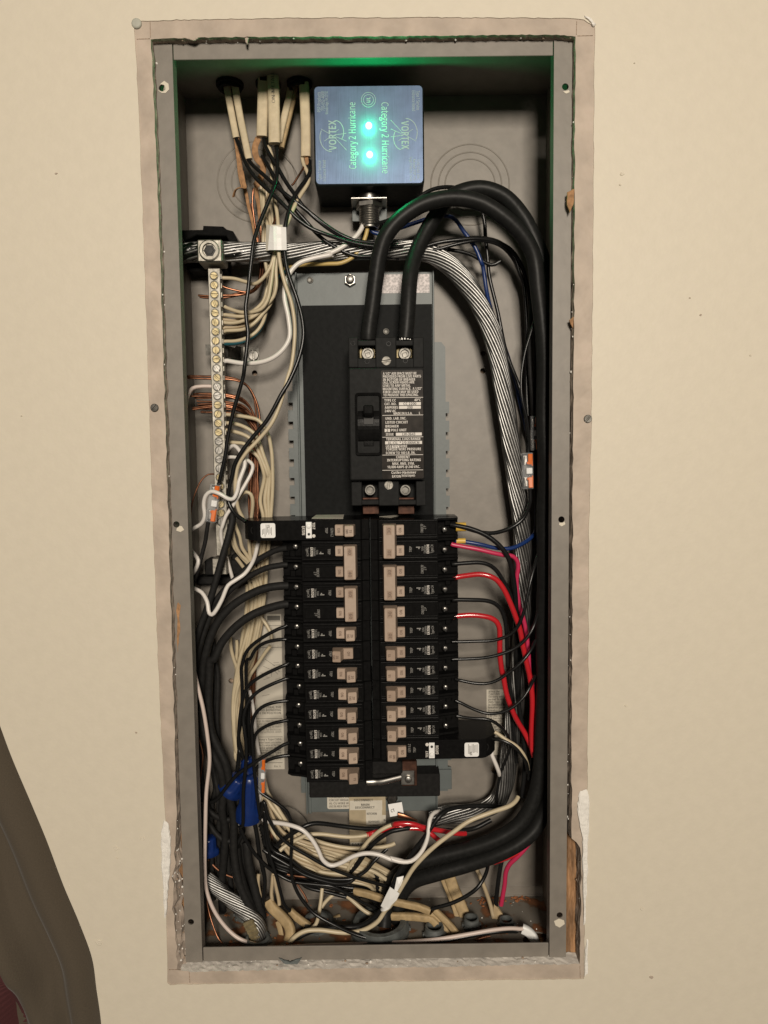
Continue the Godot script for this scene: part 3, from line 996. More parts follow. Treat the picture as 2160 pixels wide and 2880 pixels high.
# ---------- main breaker
func build_main_breaker() -> void:
	var base := vat("E", 805, 2100, 14)
	var t := thing("main_breaker", "large black double-pole main breaker with a printed ratings label", "main breaker", Vector3(base.x, base.y, -.072))
	var h := home(t)
	var mb := Mesh3.new(); mb.xf = h
	rect_box(mb, prect("E", 490, 690, 1118, 2100, 30), -.072, -.044, .001)
	rect_box(mb, prect("E", 486, 938, 1117, 1884, 14), -.046, -.014, .0012)
	piece("case", mb, M.main_case, t)
	var tb := Mesh3.new(); tb.xf = h
	for q in [[478, 682, 560, 938], [706, 682, 880, 938], [1022, 682, 1112, 938]]:
		rect_box(tb, prect("E", q[0], q[1], q[2], q[3], 21), -.046, -.021, .0008)
	for q in [[556, 860, 710, 938], [876, 860, 1026, 938]]:
		rect_box(tb, prect("E", q[0], q[1], q[2], q[3], 21), -.046, -.0213, .0006)
	for q in [[556, 708, 710, 752], [876, 708, 1026, 752]]:
		rect_box(tb, prect("E", q[0], q[1], q[2], q[3], 24), -.046, -.0245, .0006)
	piece("line_terminal_block", tb, M.main_case, t)
	var lb := Mesh3.new(); lb.xf = h
	for q in [[503, 1888, 592, 2100], [732, 1888, 905, 2100], [1046, 1888, 1130, 2100]]:
		rect_box(lb, prect("E", q[0], q[1], q[2], q[3], 23), -.046, -.023, .0008)
	for q in [[588, 2052, 736, 2092], [901, 2052, 1050, 2092]]:
		rect_box(lb, prect("E", q[0], q[1], q[2], q[3], 26), -.046, -.0265, .0006)
	piece("load_terminal_block", lb, M.main_case, t)
	# lugs at the top, clamp screws below
	for x in [640, 950]:
		var lug := Mesh3.new(); lug.xf = h
		var r := prect("E", x - 72, 750, x + 66, 862, 36)
		rect_box(lug, r, -.045, -.036, .0008)
		var o := piece("lug", lug, M.lug, t)
		var ring := Mesh3.new()
		var p := vat("E", x + 2, 822, 34)
		ring.xf = h * Transform3D(Basis.IDENTITY, Vector3(p.x, p.y, -.036))
		ring.lathe([[.0062, 0], [.0062, .0024], [.0054, .0032], [.0040, .0032], [.0036, .0006], [.0001, .0006]], 24, false)
		ring.box(Vector3(0, -.0012, .001), Vector3(.0045, .0045, .002), .0004, Basis(Vector3(0, 0, 1), .3))
		piece("lug_screw", ring, M.steel_dark, o)
	for x in [660, 958]:
		var ring := Mesh3.new()
		var p := vat("E", x, 1968, 30)
		ring.xf = h * Transform3D(Basis.IDENTITY, Vector3(p.x, p.y, -.044))
		ring.lathe([[.0056, 0], [.0056, .012], [.0048, .0126], [.0036, .0126], [.0034, .008], [.0001, .008]], 24, false)
		piece("clamp_screw", ring, M.steel_dark, t)
		var stab := Mesh3.new(); stab.xf = h
		rect_box(stab, prect("E", x - 62, 2030, x + 75, 2170, 40), -.045, -.040, .0005)
		piece("copper_bus", stab, M.copper_dark, t)
	for q in [[797, 882, 21], [817, 1927, 23]]:
		var s := Mesh3.new()
		var p := vat("E", q[0], q[1], q[2] - 1)
		s.xf = h * Transform3D(Basis.IDENTITY, Vector3(p.x, p.y, -q[2] * .001))
		slotted(s, .0043, .0016, .0012, .0012, 8.0 if q[1] < 1000 else 80.0)
		piece("screw", s, M.screw, t)
	for q in [[635, 886, 21.3], [957, 880, 21.3], [515, 735, 21], [816, 738, 21]]:
		var s := Mesh3.new()
		var p := vat("E", q[0], q[1], q[2])
		s.xf = h * Transform3D(Basis.IDENTITY, Vector3(p.x, p.y, -q[2] * .001))
		s.lathe([[.0022, -.0002], [.0022, .0003], [.0016, .0003], [.0014, -.0001], [.0001, -.0001]], 16, false)
		piece("dimple", s, M.case, t)
	# bare conductor showing above each lug
	for x in [645, 957]:
		var ce := Mesh3.new()
		var q0 := vat("E", x, 676, 36)
		ce.xf = h * Transform3D(Basis(Vector3(1, 0, 0), PI / 2), Vector3(q0.x, q0.y + .006, -.0355))
		for k in 11:
			var a := TAU * k / 11
			ce.xf.origin = (h * Transform3D(Basis.IDENTITY, Vector3(q0.x + cos(a) * .0052, q0.y + .007, -.0355 + sin(a) * .0052))).origin
			ce.lathe([[.0016, 0], [.0016, .011]], 8)
		piece("conductor_end", ce, M.alum, t)
	# toggle in its bezel
	var bez := Mesh3.new(); bez.xf = h
	var rb := prect("E", 536, 1150, 758, 1676, 13)
	var ro := prect("E", 556, 1172, 740, 1656, 13)
	var ci := rb.get_center()
	var outer := rounded(rb.size.x, rb.size.y, .003, 4, ci)
	var inner := rounded(ro.size.x, ro.size.y, .002, 4, ci)
	for k in outer.size():
		var k2 := (k + 1) % outer.size()
		var a := outer[k]; var b := outer[k2]; var c := inner[k2]; var d := inner[k]
		bez.quad(Vector3(a.x, a.y, -.0112), Vector3(b.x, b.y, -.0112), Vector3(c.x, c.y, -.0120), Vector3(d.x, d.y, -.0120), Vector3(0, 0, 1))
		bez.quad(Vector3(a.x, a.y, -.0142), Vector3(b.x, b.y, -.0142), Vector3(b.x, b.y, -.0112), Vector3(a.x, a.y, -.0112), Vector3(a.x - ci.x, a.y - ci.y, 0))
		bez.quad(Vector3(d.x, d.y, -.0139), Vector3(c.x, c.y, -.0139), Vector3(c.x, c.y, -.0120), Vector3(d.x, d.y, -.0120), Vector3(ci.x - d.x, ci.y - d.y, 0))
	piece("bezel", bez, M.case, t)
	var hump := Mesh3.new(); hump.xf = h
	# a cylinder-backed escutcheon swelling round the toggle
	var hc := vat("E", 648, 1430, 12)
	var rings := []
	for k in 15:
		var a := PI * k / 14.0
		var ring := PackedVector3Array()
		for q in [[-.0098, 0.0], [-.0098, 1.0], [.0098, 1.0], [.0098, 0.0]]:
			ring.append(Vector3(hc.x + q[0], hc.y - cos(a) * .014, -.0140 + sin(a) * .0050 * q[1]))
		rings.append(ring)
	hump.skin(rings, true, false)
	var hp := piece("escutcheon", hump, M.case, t)
	var win := Mesh3.new(); win.xf = h
	rect_box(win, prect("E", 606, 1345, 690, 1416, 8), -.012, -.0086, .0003)
	piece("slot", win, M.ink, hp)
	var tg := Mesh3.new(); tg.xf = h
	var rt := prect("E", 604, 1268, 690, 1350, 4)
	tg.box(Vector3(rt.get_center().x, rt.get_center().y, -.0045), Vector3(rt.size.x, rt.size.y, .0145), .0012, Basis(Vector3(1, 0, 0), -.22))
	piece("toggle", tg, M.case, t)
	var ow := Mesh3.new(); ow.xf = h
	rect_box(ow, prect("E", 606, 1475, 692, 1598, 12), -.0139, -.0129, .0003)
	piece("off_window", ow, M.case, t)
	var off := Mesh3.new(); off.xf = h
	var po := vat("E", 648, 1535, 12.8)
	fitted(off, "OFF", po.x, po.y, -.0127, .0055, .012, -90)
	piece("off_mark", off, M.main_case, t)
	# ratings label
	var lab := Mesh3.new(); lab.xf = h
	var rl := prect("E", 757, 960, 1108, 1872, 14)
	lab.slab(rounded(rl.size.x, rl.size.y, .0015, 3, rl.get_center()), -.01395, -.0137)
	var label := piece("ratings_label", lab, M.label_dark, t)
	label.set_meta("label", "dark ratings label printed with white capitals")
	var wm := Mesh3.new(); wm.xf = h
	var km := Mesh3.new(); km.xf = h
	var zt := -.01362
	var lines := [
		[768, 1050, 989, "A 1/2\" AIR SPACE MUST BE"], [768, 1088, 1014, "PROVIDED FROM LIVE PARTS"], [768, 1040, 1040, "IN BOTTOM OF BREAKER"], [768, 1032, 1066, "(ALL SCREW HEADS ARE"], [768, 1000, 1093, "LIVE) TO ANY METAL"], [768, 1096, 1118, "MOUNTING SURFACE.  A 1/32\""], [770, 1066, 1144, "FIBER LINER MAY BE USED"], [772, 1066, 1170, "TO PROVIDE THIS SPACING."],
		[780, 878, 1214, "TYPE CC"], [1032, 1086, 1209, "40°C"], [782, 882, 1244, "CAT. NO."], [784, 894, 1274, "AMPERES"], [784, 878, 1303, "240V AC"], [858, 1016, 1324, "MADE IN U.S.A."], [1072, 1082, 1320, "L"],
		[790, 964, 1366, "UND. LAB. INC."], [790, 978, 1399, "LISTED CIRCUIT"], [790, 902, 1432, "BREAKER"], [838, 966, 1464, "POLE UNIT"], [793, 858, 1500, "ISSUE"],
		[795, 1084, 1540, "TERMINAL LUGS RANGE"], [793, 838, 1602, "USE"], [913, 972, 1600, "WIRE"], [793, 1088, 1628, "TORQUE WIRE PRESSURE"], [793, 1040, 1656, "SCREW TO 180 LB. IN."],
		[880, 994, 1690, "CURRENT"], [803, 1086, 1717, "INTERRUPTING RATING"], [848, 1034, 1746, "MAX. RMS. SYM."], [806, 1080, 1776, "10,000 AMPS @ 240 VAC."], [840, 1048, 1820, "Cutler-Hammer"], [846, 918, 1853, "EATON"], [926, 1038, 1848, "Electrical Components"]]
	for q in lines:
		var a := vat("E", q[0], q[2], 13.6); var b := vat("E", q[1], q[2], 13.6)
		var hgt := .0021 if q[2] < 1810 else (.0024 if q[2] < 1840 else (.0019 if q[0] < 900 else .0009))
		fitted(wm, q[3], (a.x + b.x) / 2, a.y, zt, hgt, b.x - a.x, 0, true)
	for y in [1190, 1338, 1522, 1672, 1800]:
		rect_box(wm, prect("E", 764, y - 2, 1106, y + 2, 13.6), -.0137, zt)
	for q in [[903, 1229, 1087, 1254, "CC 2200"], [903, 1260, 1087, 1284, "200"], [783, 1453, 828, 1480, "2"], [877, 1485, 1095, 1510, "LW-3643"], [787, 1556, 1097, 1582, "AL.-CU.  * 2/0-300MCM"], [843, 1590, 907, 1616, "75°C"]]:
		rect_box(wm, prect("E", q[0], q[1], q[2], q[3], 13.6), -.0137, zt)
		var c := vat("E", (q[0] + q[2]) / 2.0, (q[1] + q[3]) / 2.0, 13.6)
		var wd := vat("E", q[2], q[1], 13.6).x - vat("E", q[0], q[1], 13.6).x
		fitted(km, q[4], c.x, c.y, zt + .00008, .0019, min(wd * .85, .0017 * q[4].length()), 0, true)
	piece("lettering", wm, M.print, label)
	piece("stamped_lettering", km, M.ink, label)

# ---------- branch breakers; local x runs from the centre line (0) out to the terminal (negative), z = 0 is the face
func y_profile(mb: Mesh3, prof: Array, y0: float, y1: float, bevel := 0.0) -> void:
	# an (x, z) outline made solid along y
	var poly := PackedVector2Array()
	for q in prof: poly.append(Vector2(q[0], q[1]) * .001)
	var old := mb.xf
	mb.xf = old * Transform3D(Basis(Vector3(1, 0, 0), Vector3(0, 0, 1), Vector3(0, -1, 0)), Vector3(0, 0, 0))
	mb.slab(poly, -y1, -y0, bevel, true)
	mb.xf = old

func breaker_pole(t: Node3D, dy: float, printed: bool, amps: String, off := false, tied := false) -> void:
	var sh := Transform3D(Basis.IDENTITY, Vector3(0, dy, 0))
	var mb := Mesh3.new(); mb.xf = sh
	var w := .0093
	y_profile(mb, [[0, -56], [-84, -56], [-84, -26], [-64, -22], [-63, -.9], [-62.4, -.3], [-8, -.3], [-7, -1.5], [-6.4, -3.5], [0, -4.5]], -w, w)
	# raised strip along the face, cheeks round the terminal, steps at the hook end
	mb.box(Vector3(-.035, -.0007, 0), Vector3(.052, .0106, .0014), .0005)
	for q in [[.0074, .0012, .0004], [-.0082, .0010, .0003], [.0050, .0006, .0007]]:
		tube(mb, PackedVector3Array([Vector3(-.0620, q[0], q[2] - q[1]), Vector3(-.035, q[0], q[2] - q[1]), Vector3(-.0084, q[0], q[2] - q[1])]), q[1], 16)
	for s in [-1.0, 1.0]:
		y_profile(mb, [[-84, -30], [-83.5, -19], [-79, -15], [-69, -12.5], [-63.2, -10], [-63.2, -30]], -w if s < 0 else w - .0021, -w + .0021 if s < 0 else w)
	y_profile(mb, [[-78, -26], [-76, -19], [-71.5, -18], [-71.5, -26]], -.0072, -.002)
	y_profile(mb, [[-5.4, -5], [-5.4, -2.6], [-3.0, -2.8], [-3.0, -5]], -.0085, .002)
	y_profile(mb, [[-2.6, -5], [-2.6, -3.4], [-.4, -3.6], [-.4, -5]], -.004, .008)
	piece("case", mb, M.case, t)
	var sc := Mesh3.new()
	sc.xf = sh * facing(-.0705, .0022, -.0190, 0)
	sc.lathe([[.0027, 0], [.0027, .0026], [.0025, .0033], [.0019, .0038], [.0010, .0041], [.0001, .0042]], 18)
	var so := piece("terminal_screw", sc, M.steel, t)
	var sl := Mesh3.new(); sl.xf = sc.xf * facing(0, 0, 0, rng.randf_range(20, 160))
	sl.box(Vector3(0, 0, .0039), Vector3(.0050, .0007, .0008))
	sl.box(Vector3(0, 0, .0039), Vector3(.0007, .0036, .0007))
	piece("slot", sl, M.ink, so)
	# rocker: a flat ON end and a taller grip
	var hm := Mesh3.new(); hm.xf = sh
	if tied:
		y_profile(hm, [[-31.4, 0], [-31.0, 4.4], [-24.2, 5.2], [-24.0, 0]], -.0048, .0048, .0006)
	elif off:
		y_profile(hm, [[-35.4, 0], [-34.4, 14.4], [-27.0, 15.6], [-24.6, 5.2], [-16.0, 4.6], [-15.6, 0]], -.0052, .0052, .0007)
	else:
		y_profile(hm, [[-31.4, 0], [-31.0, 4.4], [-23.8, 5.2], [-21.4, 15.4], [-13.6, 14.2], [-12.4, 0]], -.0052, .0052, .0007)
	var ho := piece("handle", hm, [M.handle, M.handle_b, M.handle_c][rng.randi_range(0, 2)], t)
	var hp := Mesh3.new(); hp.xf = sh
	fitted(hp, "OFF" if off else "ON", -.0200 if off else -.0275, 0, .0053 if off else .0051, .0026, .0042, -90, true)
	if not tied:
		fitted(hp, amps, -.0300 if off else -.0162, 0, .0158 if off else .0150, .0024, .0030, -90, true)
		if amps == "20": fitted(hp, "SWD", -.0332 if off else -.0195, 0, .0156, .0019, .0040, -90, true)
	piece("handle_mark", hp, M.handle_print, ho)
	# white print and the little trip window
	var pm := Mesh3.new(); pm.xf = sh
	if printed:
		var em := Mesh3.new(); em.xf = sh
		fitted(em, "EATON", -.0534, -.0008, .0008, .0024, .0082, -90, true)
		piece("maker_mark", em, M.print, t)
		fitted(pm, "Type CH", -.0576, -.0008, .0008, .0014, .0078, -90)
		fitted(pm, "Cutler-Hammer", -.0506, -.0008, .0008, .0008, .0078, -90)
		fitted(pm, "10 KA", -.0482, -.0012, .0008, .0015, .0042, -90)
		fitted(pm, "TRIP", -.0372, -.0008, .0008, .0016, .0052, -90)
	else:
		fitted(pm, "COMMON TRIP", -.0480, -.0010, .0008, .0011, .0082, -90)
		fitted(pm, "2 P", -.0506, -.0018, .0008, .0014, .0030, -90)
	piece("print", pm, M.print_grey, t)
	if printed:
		var wm := Mesh3.new(); wm.xf = sh
		for q in [[-.0470, 0, .0006, .0064], [-.0416, 0, .0006, .0064], [-.0443, .0030, .0054, .0006], [-.0443, -.0030, .0054, .0006]]:
			wm.box(Vector3(q[0], q[1] - .0004, .0009), Vector3(q[2], q[3], .0006), .0002)
		wm.box(Vector3(-.0443, -.0004, .0006), Vector3(.0048, .0054, .0003))
		piece("trip_window", wm, M.case, t)
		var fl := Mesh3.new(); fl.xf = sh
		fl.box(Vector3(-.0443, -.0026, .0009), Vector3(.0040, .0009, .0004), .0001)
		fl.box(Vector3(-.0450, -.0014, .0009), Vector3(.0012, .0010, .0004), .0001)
		piece("window_glint", fl, M.print_grey, t)  # pale chips painted in for the glint along the window frame

func make_single(amps: String, off: bool, label: String, group: String) -> Node3D:
	var t := thing("single_breaker", label, "circuit breaker", Vector3.ZERO, group)
	breaker_pole(t, 0, true, amps, off)
	return t

func make_double(amps: String, flip: bool, label: String, group: String, pitch: float) -> Node3D:
	var t := thing("double_breaker", label, "circuit breaker", Vector3.ZERO, group)
	breaker_pole(t, pitch / 2, true, amps, false, true)
	breaker_pole(t, -pitch / 2, false, amps, false, true)
	var tm := Mesh3.new()
	y_profile(tm, [[-24.2, 1], [-22.2, 16.6], [-12.2, 15.6], [-11.0, 1]], -.0155, .0155, .0008)
	var tie := piece("handle_tie", tm, M.handle, t)
	var rm := Mesh3.new()
	for s in [-1.0, 1.0]:
		rm.box(Vector3(-.0172, s * .0103, .0162), Vector3(.0048, .0074, .0004), .0001)
	piece("recess", rm, grained(lin(.30, .21, .15), .6, .05, 12.0, noise_image(64, .1, 2, 2)), tie)
	var mk := Mesh3.new()
	for s in [-1.0, 1.0]:
		fitted(mk, amps, -.0172, s * .0103, .01652, .0030, .0050, -90, true)
	piece("handle_mark", mk, M.handle_print, tie)
	return t

func make_arc_fault(amps: String, label: String) -> Node3D:
	var t := thing("arc_fault_breaker", label, "circuit breaker")
	var w := .0093
	var mb := Mesh3.new()
	y_profile(mb, [[0, -56], [-119, -50], [-119, -20], [-114, -10], [-108, -3.5], [-104, -1.2], [-62, -.6], [-8, -.3], [-7, -1.5], [-6.4, -3.5], [0, -4.5]], -w, w)
	y_profile(mb, [[-61, -.8], [-61, .4], [-9, .4], [-9, -.8]], -.0078, .0076)
	y_profile(mb, [[-103, -1.4], [-103, -.4], [-63.4, .2], [-63.4, -1.4]], -.0082, .0082)
	y_profile(mb, [[-5.4, -5], [-5.4, -2.6], [-3.0, -2.8], [-3.0, -5]], -.0085, .002)
	piece("case", mb, M.case, t)
	var sc := Mesh3.new()
	sc.xf = facing(-.1065, 0, -.0058, 0)
	sc.xf = sc.xf * Transform3D(Basis(Vector3(0, 1, 0), -.45), Vector3.ZERO)
	sc.lathe([[.0040, 0], [.0040, .0022], [.0031, .0022], [.0029, .0006], [.0001, .0006]], 20, false)
	piece("terminal_collar", sc, M.case_matte, t)
	var s2 := Mesh3.new(); s2.xf = sc.xf
	slotted(s2, .0026, .0012, .0007, .0006, 30)
	piece("terminal_screw", s2, M.steel_dark, t)
	var lb := Mesh3.new()
	lb.xf = facing(-.0937, .0002, 0, 0) * Transform3D(Basis(Vector3(0, 1, 0), -.0145), Vector3.ZERO)
	lb.slab(rounded(.0137, .0137, .0018, 3), -.0003, .0004)
	var lab := piece("rating_sticker", lb, M.tape, t)
	var lp := Mesh3.new(); lp.xf = lb.xf
	for k in 8: lp.box(Vector3(-.0052 + .0012 * k, rng.randf_range(-.002, .001), .00043), Vector3(.00045, rng.randf_range(.004, .010), .00006))
	fitted(lp, "EATON", .0006, .0038, .0005, .0013, .0032, -90, true)
	piece("sticker_print", lp, M.ink_faded, lab)
	var ts := Mesh3.new()
	ts.box(Vector3(-.0556, .0002, .0008), Vector3(.0054, .0152, .0008), .0002)
	var strip := piece("test_strip", ts, M.tape, t)
	var bt := Mesh3.new()
	bt.xf = facing(-.0556, .0040, .0012)
	bt.lathe([[.0021, 0], [.0021, .0012], [.0018, .0016], [.0001, .0017]], 18)
	piece("test_button", bt, M.tape, strip)
	var dot := Mesh3.new()
	dot.xf = facing(-.0556, -.0036, .0012)
	dot.lathe([[.0013, 0], [.0013, .0002], [.0001, .0003]], 14)
	piece("indicator", dot, M.ink, strip)
	var wp := Mesh3.new()
	fitted(wp, "EATON", -.0606, -.0002, .0006, .0028, .0082, -90, true)
	fitted(wp, "TEST", -.0510, .0040, .0006, .0024, .0064, -90, true)
	wp.xf = facing(-.0512, -.0054, .0004)
	wp.lathe([[.0016, 0], [.0016, .0002], [.0001, .0002]], 16)
	piece("test_lettering", wp, M.print, t)
	var gp := Mesh3.new()
	fitted(gp, "TRIP", -.0392, -.0004, .0006, .0018, .0052, -90)
	fitted(gp, "GEN 6.2", -.0342, -.0022, .0006, .0014, .0080, -90)
	piece("print", gp, M.print_grey, t)
	var wm := Mesh3.new()
	for q in [[-.0470, 0, .0006, .0054], [-.0418, 0, .0006, .0054], [-.0444, .0026, .0054, .0006], [-.0444, -.0026, .0054, .0006]]:
		wm.box(Vector3(q[0], q[1], .0006), Vector3(q[2], q[3], .0006), .0001)
	piece("trip_window", wm, M.case, t)
	var hm := Mesh3.new()
	y_profile(hm, [[-31.4, 0], [-31.0, 4.4], [-23.8, 5.2], [-21.4, 15.4], [-13.6, 14.2], [-12.4, 0]], -.0052, .0052, .0007)
	var ho := piece("handle", hm, M.handle, t)
	var hp := Mesh3.new()
	fitted(hp, "ON", -.0275, 0, .0051, .0026, .0042, -90, true)
	fitted(hp, amps, -.0162, 0, .0150, .0024, .0030, -90, true)
	fitted(hp, "SWD", -.0195, 0, .0156, .0019, .0040, -90, true)
	piece("handle_mark", hp, M.handle_print, ho)
	return t

func build_branch_breakers() -> void:
	var zf := -.0140
	var ya := vat("G", 1200, 268, 10).y; var yb := vat("I", 1200, 1347, 10).y
	var pitch := (ya - yb) / 12.0
	var xl := at(1042, 1840, 18).x
	var t: Node3D
	t = make_arc_fault("15", "long arc-fault breaker topping the column beside the neutral bar")
	t.position = Vector3(xl, ya, zf)
	var order := ["first", "second", "third", "fourth", "fifth", "sixth", "seventh", "eighth"]
	t = make_double("40", false, "double-pole breaker rated 40, directly under the arc-fault breaker", "double-pole breakers", pitch)
	t.position = Vector3(xl, ya - 1.5 * pitch, zf)
	t = make_double("60", false, "double-pole breaker rated 60 fed by two thick black wires", "double-pole breakers", pitch)
	t.position = Vector3(xl, ya - 3.5 * pitch, zf)
	var amps := ["20", "20", "20", "20", "15", "15", "15", "15"]
	for k in 8:
		var lb := "single-pole breaker just above the switched-off one, neutral bar side"
		if k == 1: lb = "switched-off single-pole breaker, its tan handle thrown the other way"
		if k > 1: lb = "single-pole breaker, %s below the switched-off one, neutral bar side" % order[k - 2]
		t = make_single(amps[k], k == 1, lb, "single-pole breakers on the neutral bar side")
		t.position = Vector3(xl + rng.randf_range(-.0005, .0005), ya - (5 + k) * pitch + rng.randf_range(-.0002, .0002), zf + rng.randf_range(-.0006, .0006))
		t.rotation.z = rng.randf_range(-.006, .006)
	var za := vat("H", 330, 217, 10).y; var zb := vat("J", 340, 906, 10).y
	var rp := (za - zb) / 11.0
	var xr := at(1045, 1840, 18).x + .0006
	var turn := Basis(Vector3(0, 0, 1), PI)
	var dl := ["double-pole breaker with yellow ferrules on its wires, aluminum cable side", "double-pole breaker feeding a black wire and the longer red wire", "double-pole breaker feeding a black wire and the sharply bent red wire"]
	for k in 3:
		t = make_double("30", true, dl[k], "double-pole breakers", rp)
		t.transform = Transform3D(turn, Vector3(xr, za - (2 * k + .5) * rp, zf))
	for k in 5:
		t = make_single("15", false, "single-pole breaker, %s below the double-pole ones, aluminum cable side" % order[k], "single-pole breakers on the aluminum cable side")
		t.transform = Transform3D(turn, Vector3(xr, za - (6 + k) * rp, zf))
	t = make_arc_fault("15", "long arc-fault breaker closing the column beside the aluminum cable")
	t.transform = Transform3D(turn, Vector3(xr, za - 11 * rp, zf))
	# white paper edges lying on the topmost breakers
	for q in [["G", [818, 140, 1150, 140, 1162, 98, 870, 100], "white paper slip on top of the arc-fault breaker, neutral bar side"], ["G", [1535, 122, 1659, 132, 1800, 100, 1640, 112], "white paper slip on top of the double-pole breaker with ferrules"]]:
		var pm := Mesh3.new()
		var c: Array = q[1]
		var y := ya + .0098 if c[0] < 1200 else za + .0098
		var pts := []
		for k in 4:
			# meet the horizontal plane y
			var d := vat(q[0], c[2 * k], c[2 * k + 1], 0.0) - CAM_AT
			pts.append(CAM_AT + d * ((y - CAM_AT.y) / d.y))
		pm.quad(pts[0], pts[1], pts[2], pts[3], Vector3(0, 1, 0))
		for k in 4: pm.quad(pts[k], pts[(k + 1) % 4], pts[(k + 1) % 4] - Vector3(0, .0003, 0), pts[k] - Vector3(0, .0003, 0), pts[k] - pts[(k + 2) % 4])
		tag(piece("paper_slip", pm, M.slip), q[2], "paper")
	# bus end and crimped lug under the arc-fault breaker
	var bt := thing("bus_lug", "crimped ring lug bolted to the copper bus under the breakers", "lug", vat("J", 400, 1180, 60))
	var h := home(bt)
	var cu := Mesh3.new(); cu.xf = h
	rect_box(cu, prect("J", 340, 990, 470, 1200, 50), -.056, -.050, .0006)
	piece("bus_bar", cu, M.copper_dark, bt)
	var tng := Mesh3.new(); tng.xf = h
	rect_box(tng, prect("J", 330, 1068, 448, 1190, 48), -.0498, -.0475, .0005)
	piece("tongue", tng, M.steel, bt)
	var bo := Mesh3.new()
	var p := vat("J", 394, 1140, 47)
	bo.xf = h * Transform3D(Basis.IDENTITY, Vector3(p.x, p.y, -.0475))
	bo.lathe([[.0035, 0], [.0035, .002], [.0028, .0028], [.0001, .003]], 16)
	piece("bolt", bo, M.steel, bt)
	var br := Mesh3.new(); br.xf = h
	tube(br, smooth_path(route(["J", 35, 1170, 40, 90, 1168, 40, 160, 1165, 42, 230, 1150, 44, 330, 1125, 47]), .004), .0034, 10, .7)
	piece("crimp", br, M.steel, bt)
	var bk := Mesh3.new()
	rect_box(bk, prect("J", 20, 990, 345, 1100, 36), -.07, -.034, .002)
	tag(piece("bus_cover", bk, M.case_matte), "black moulded cover over the bus ends below the breakers", "cover")

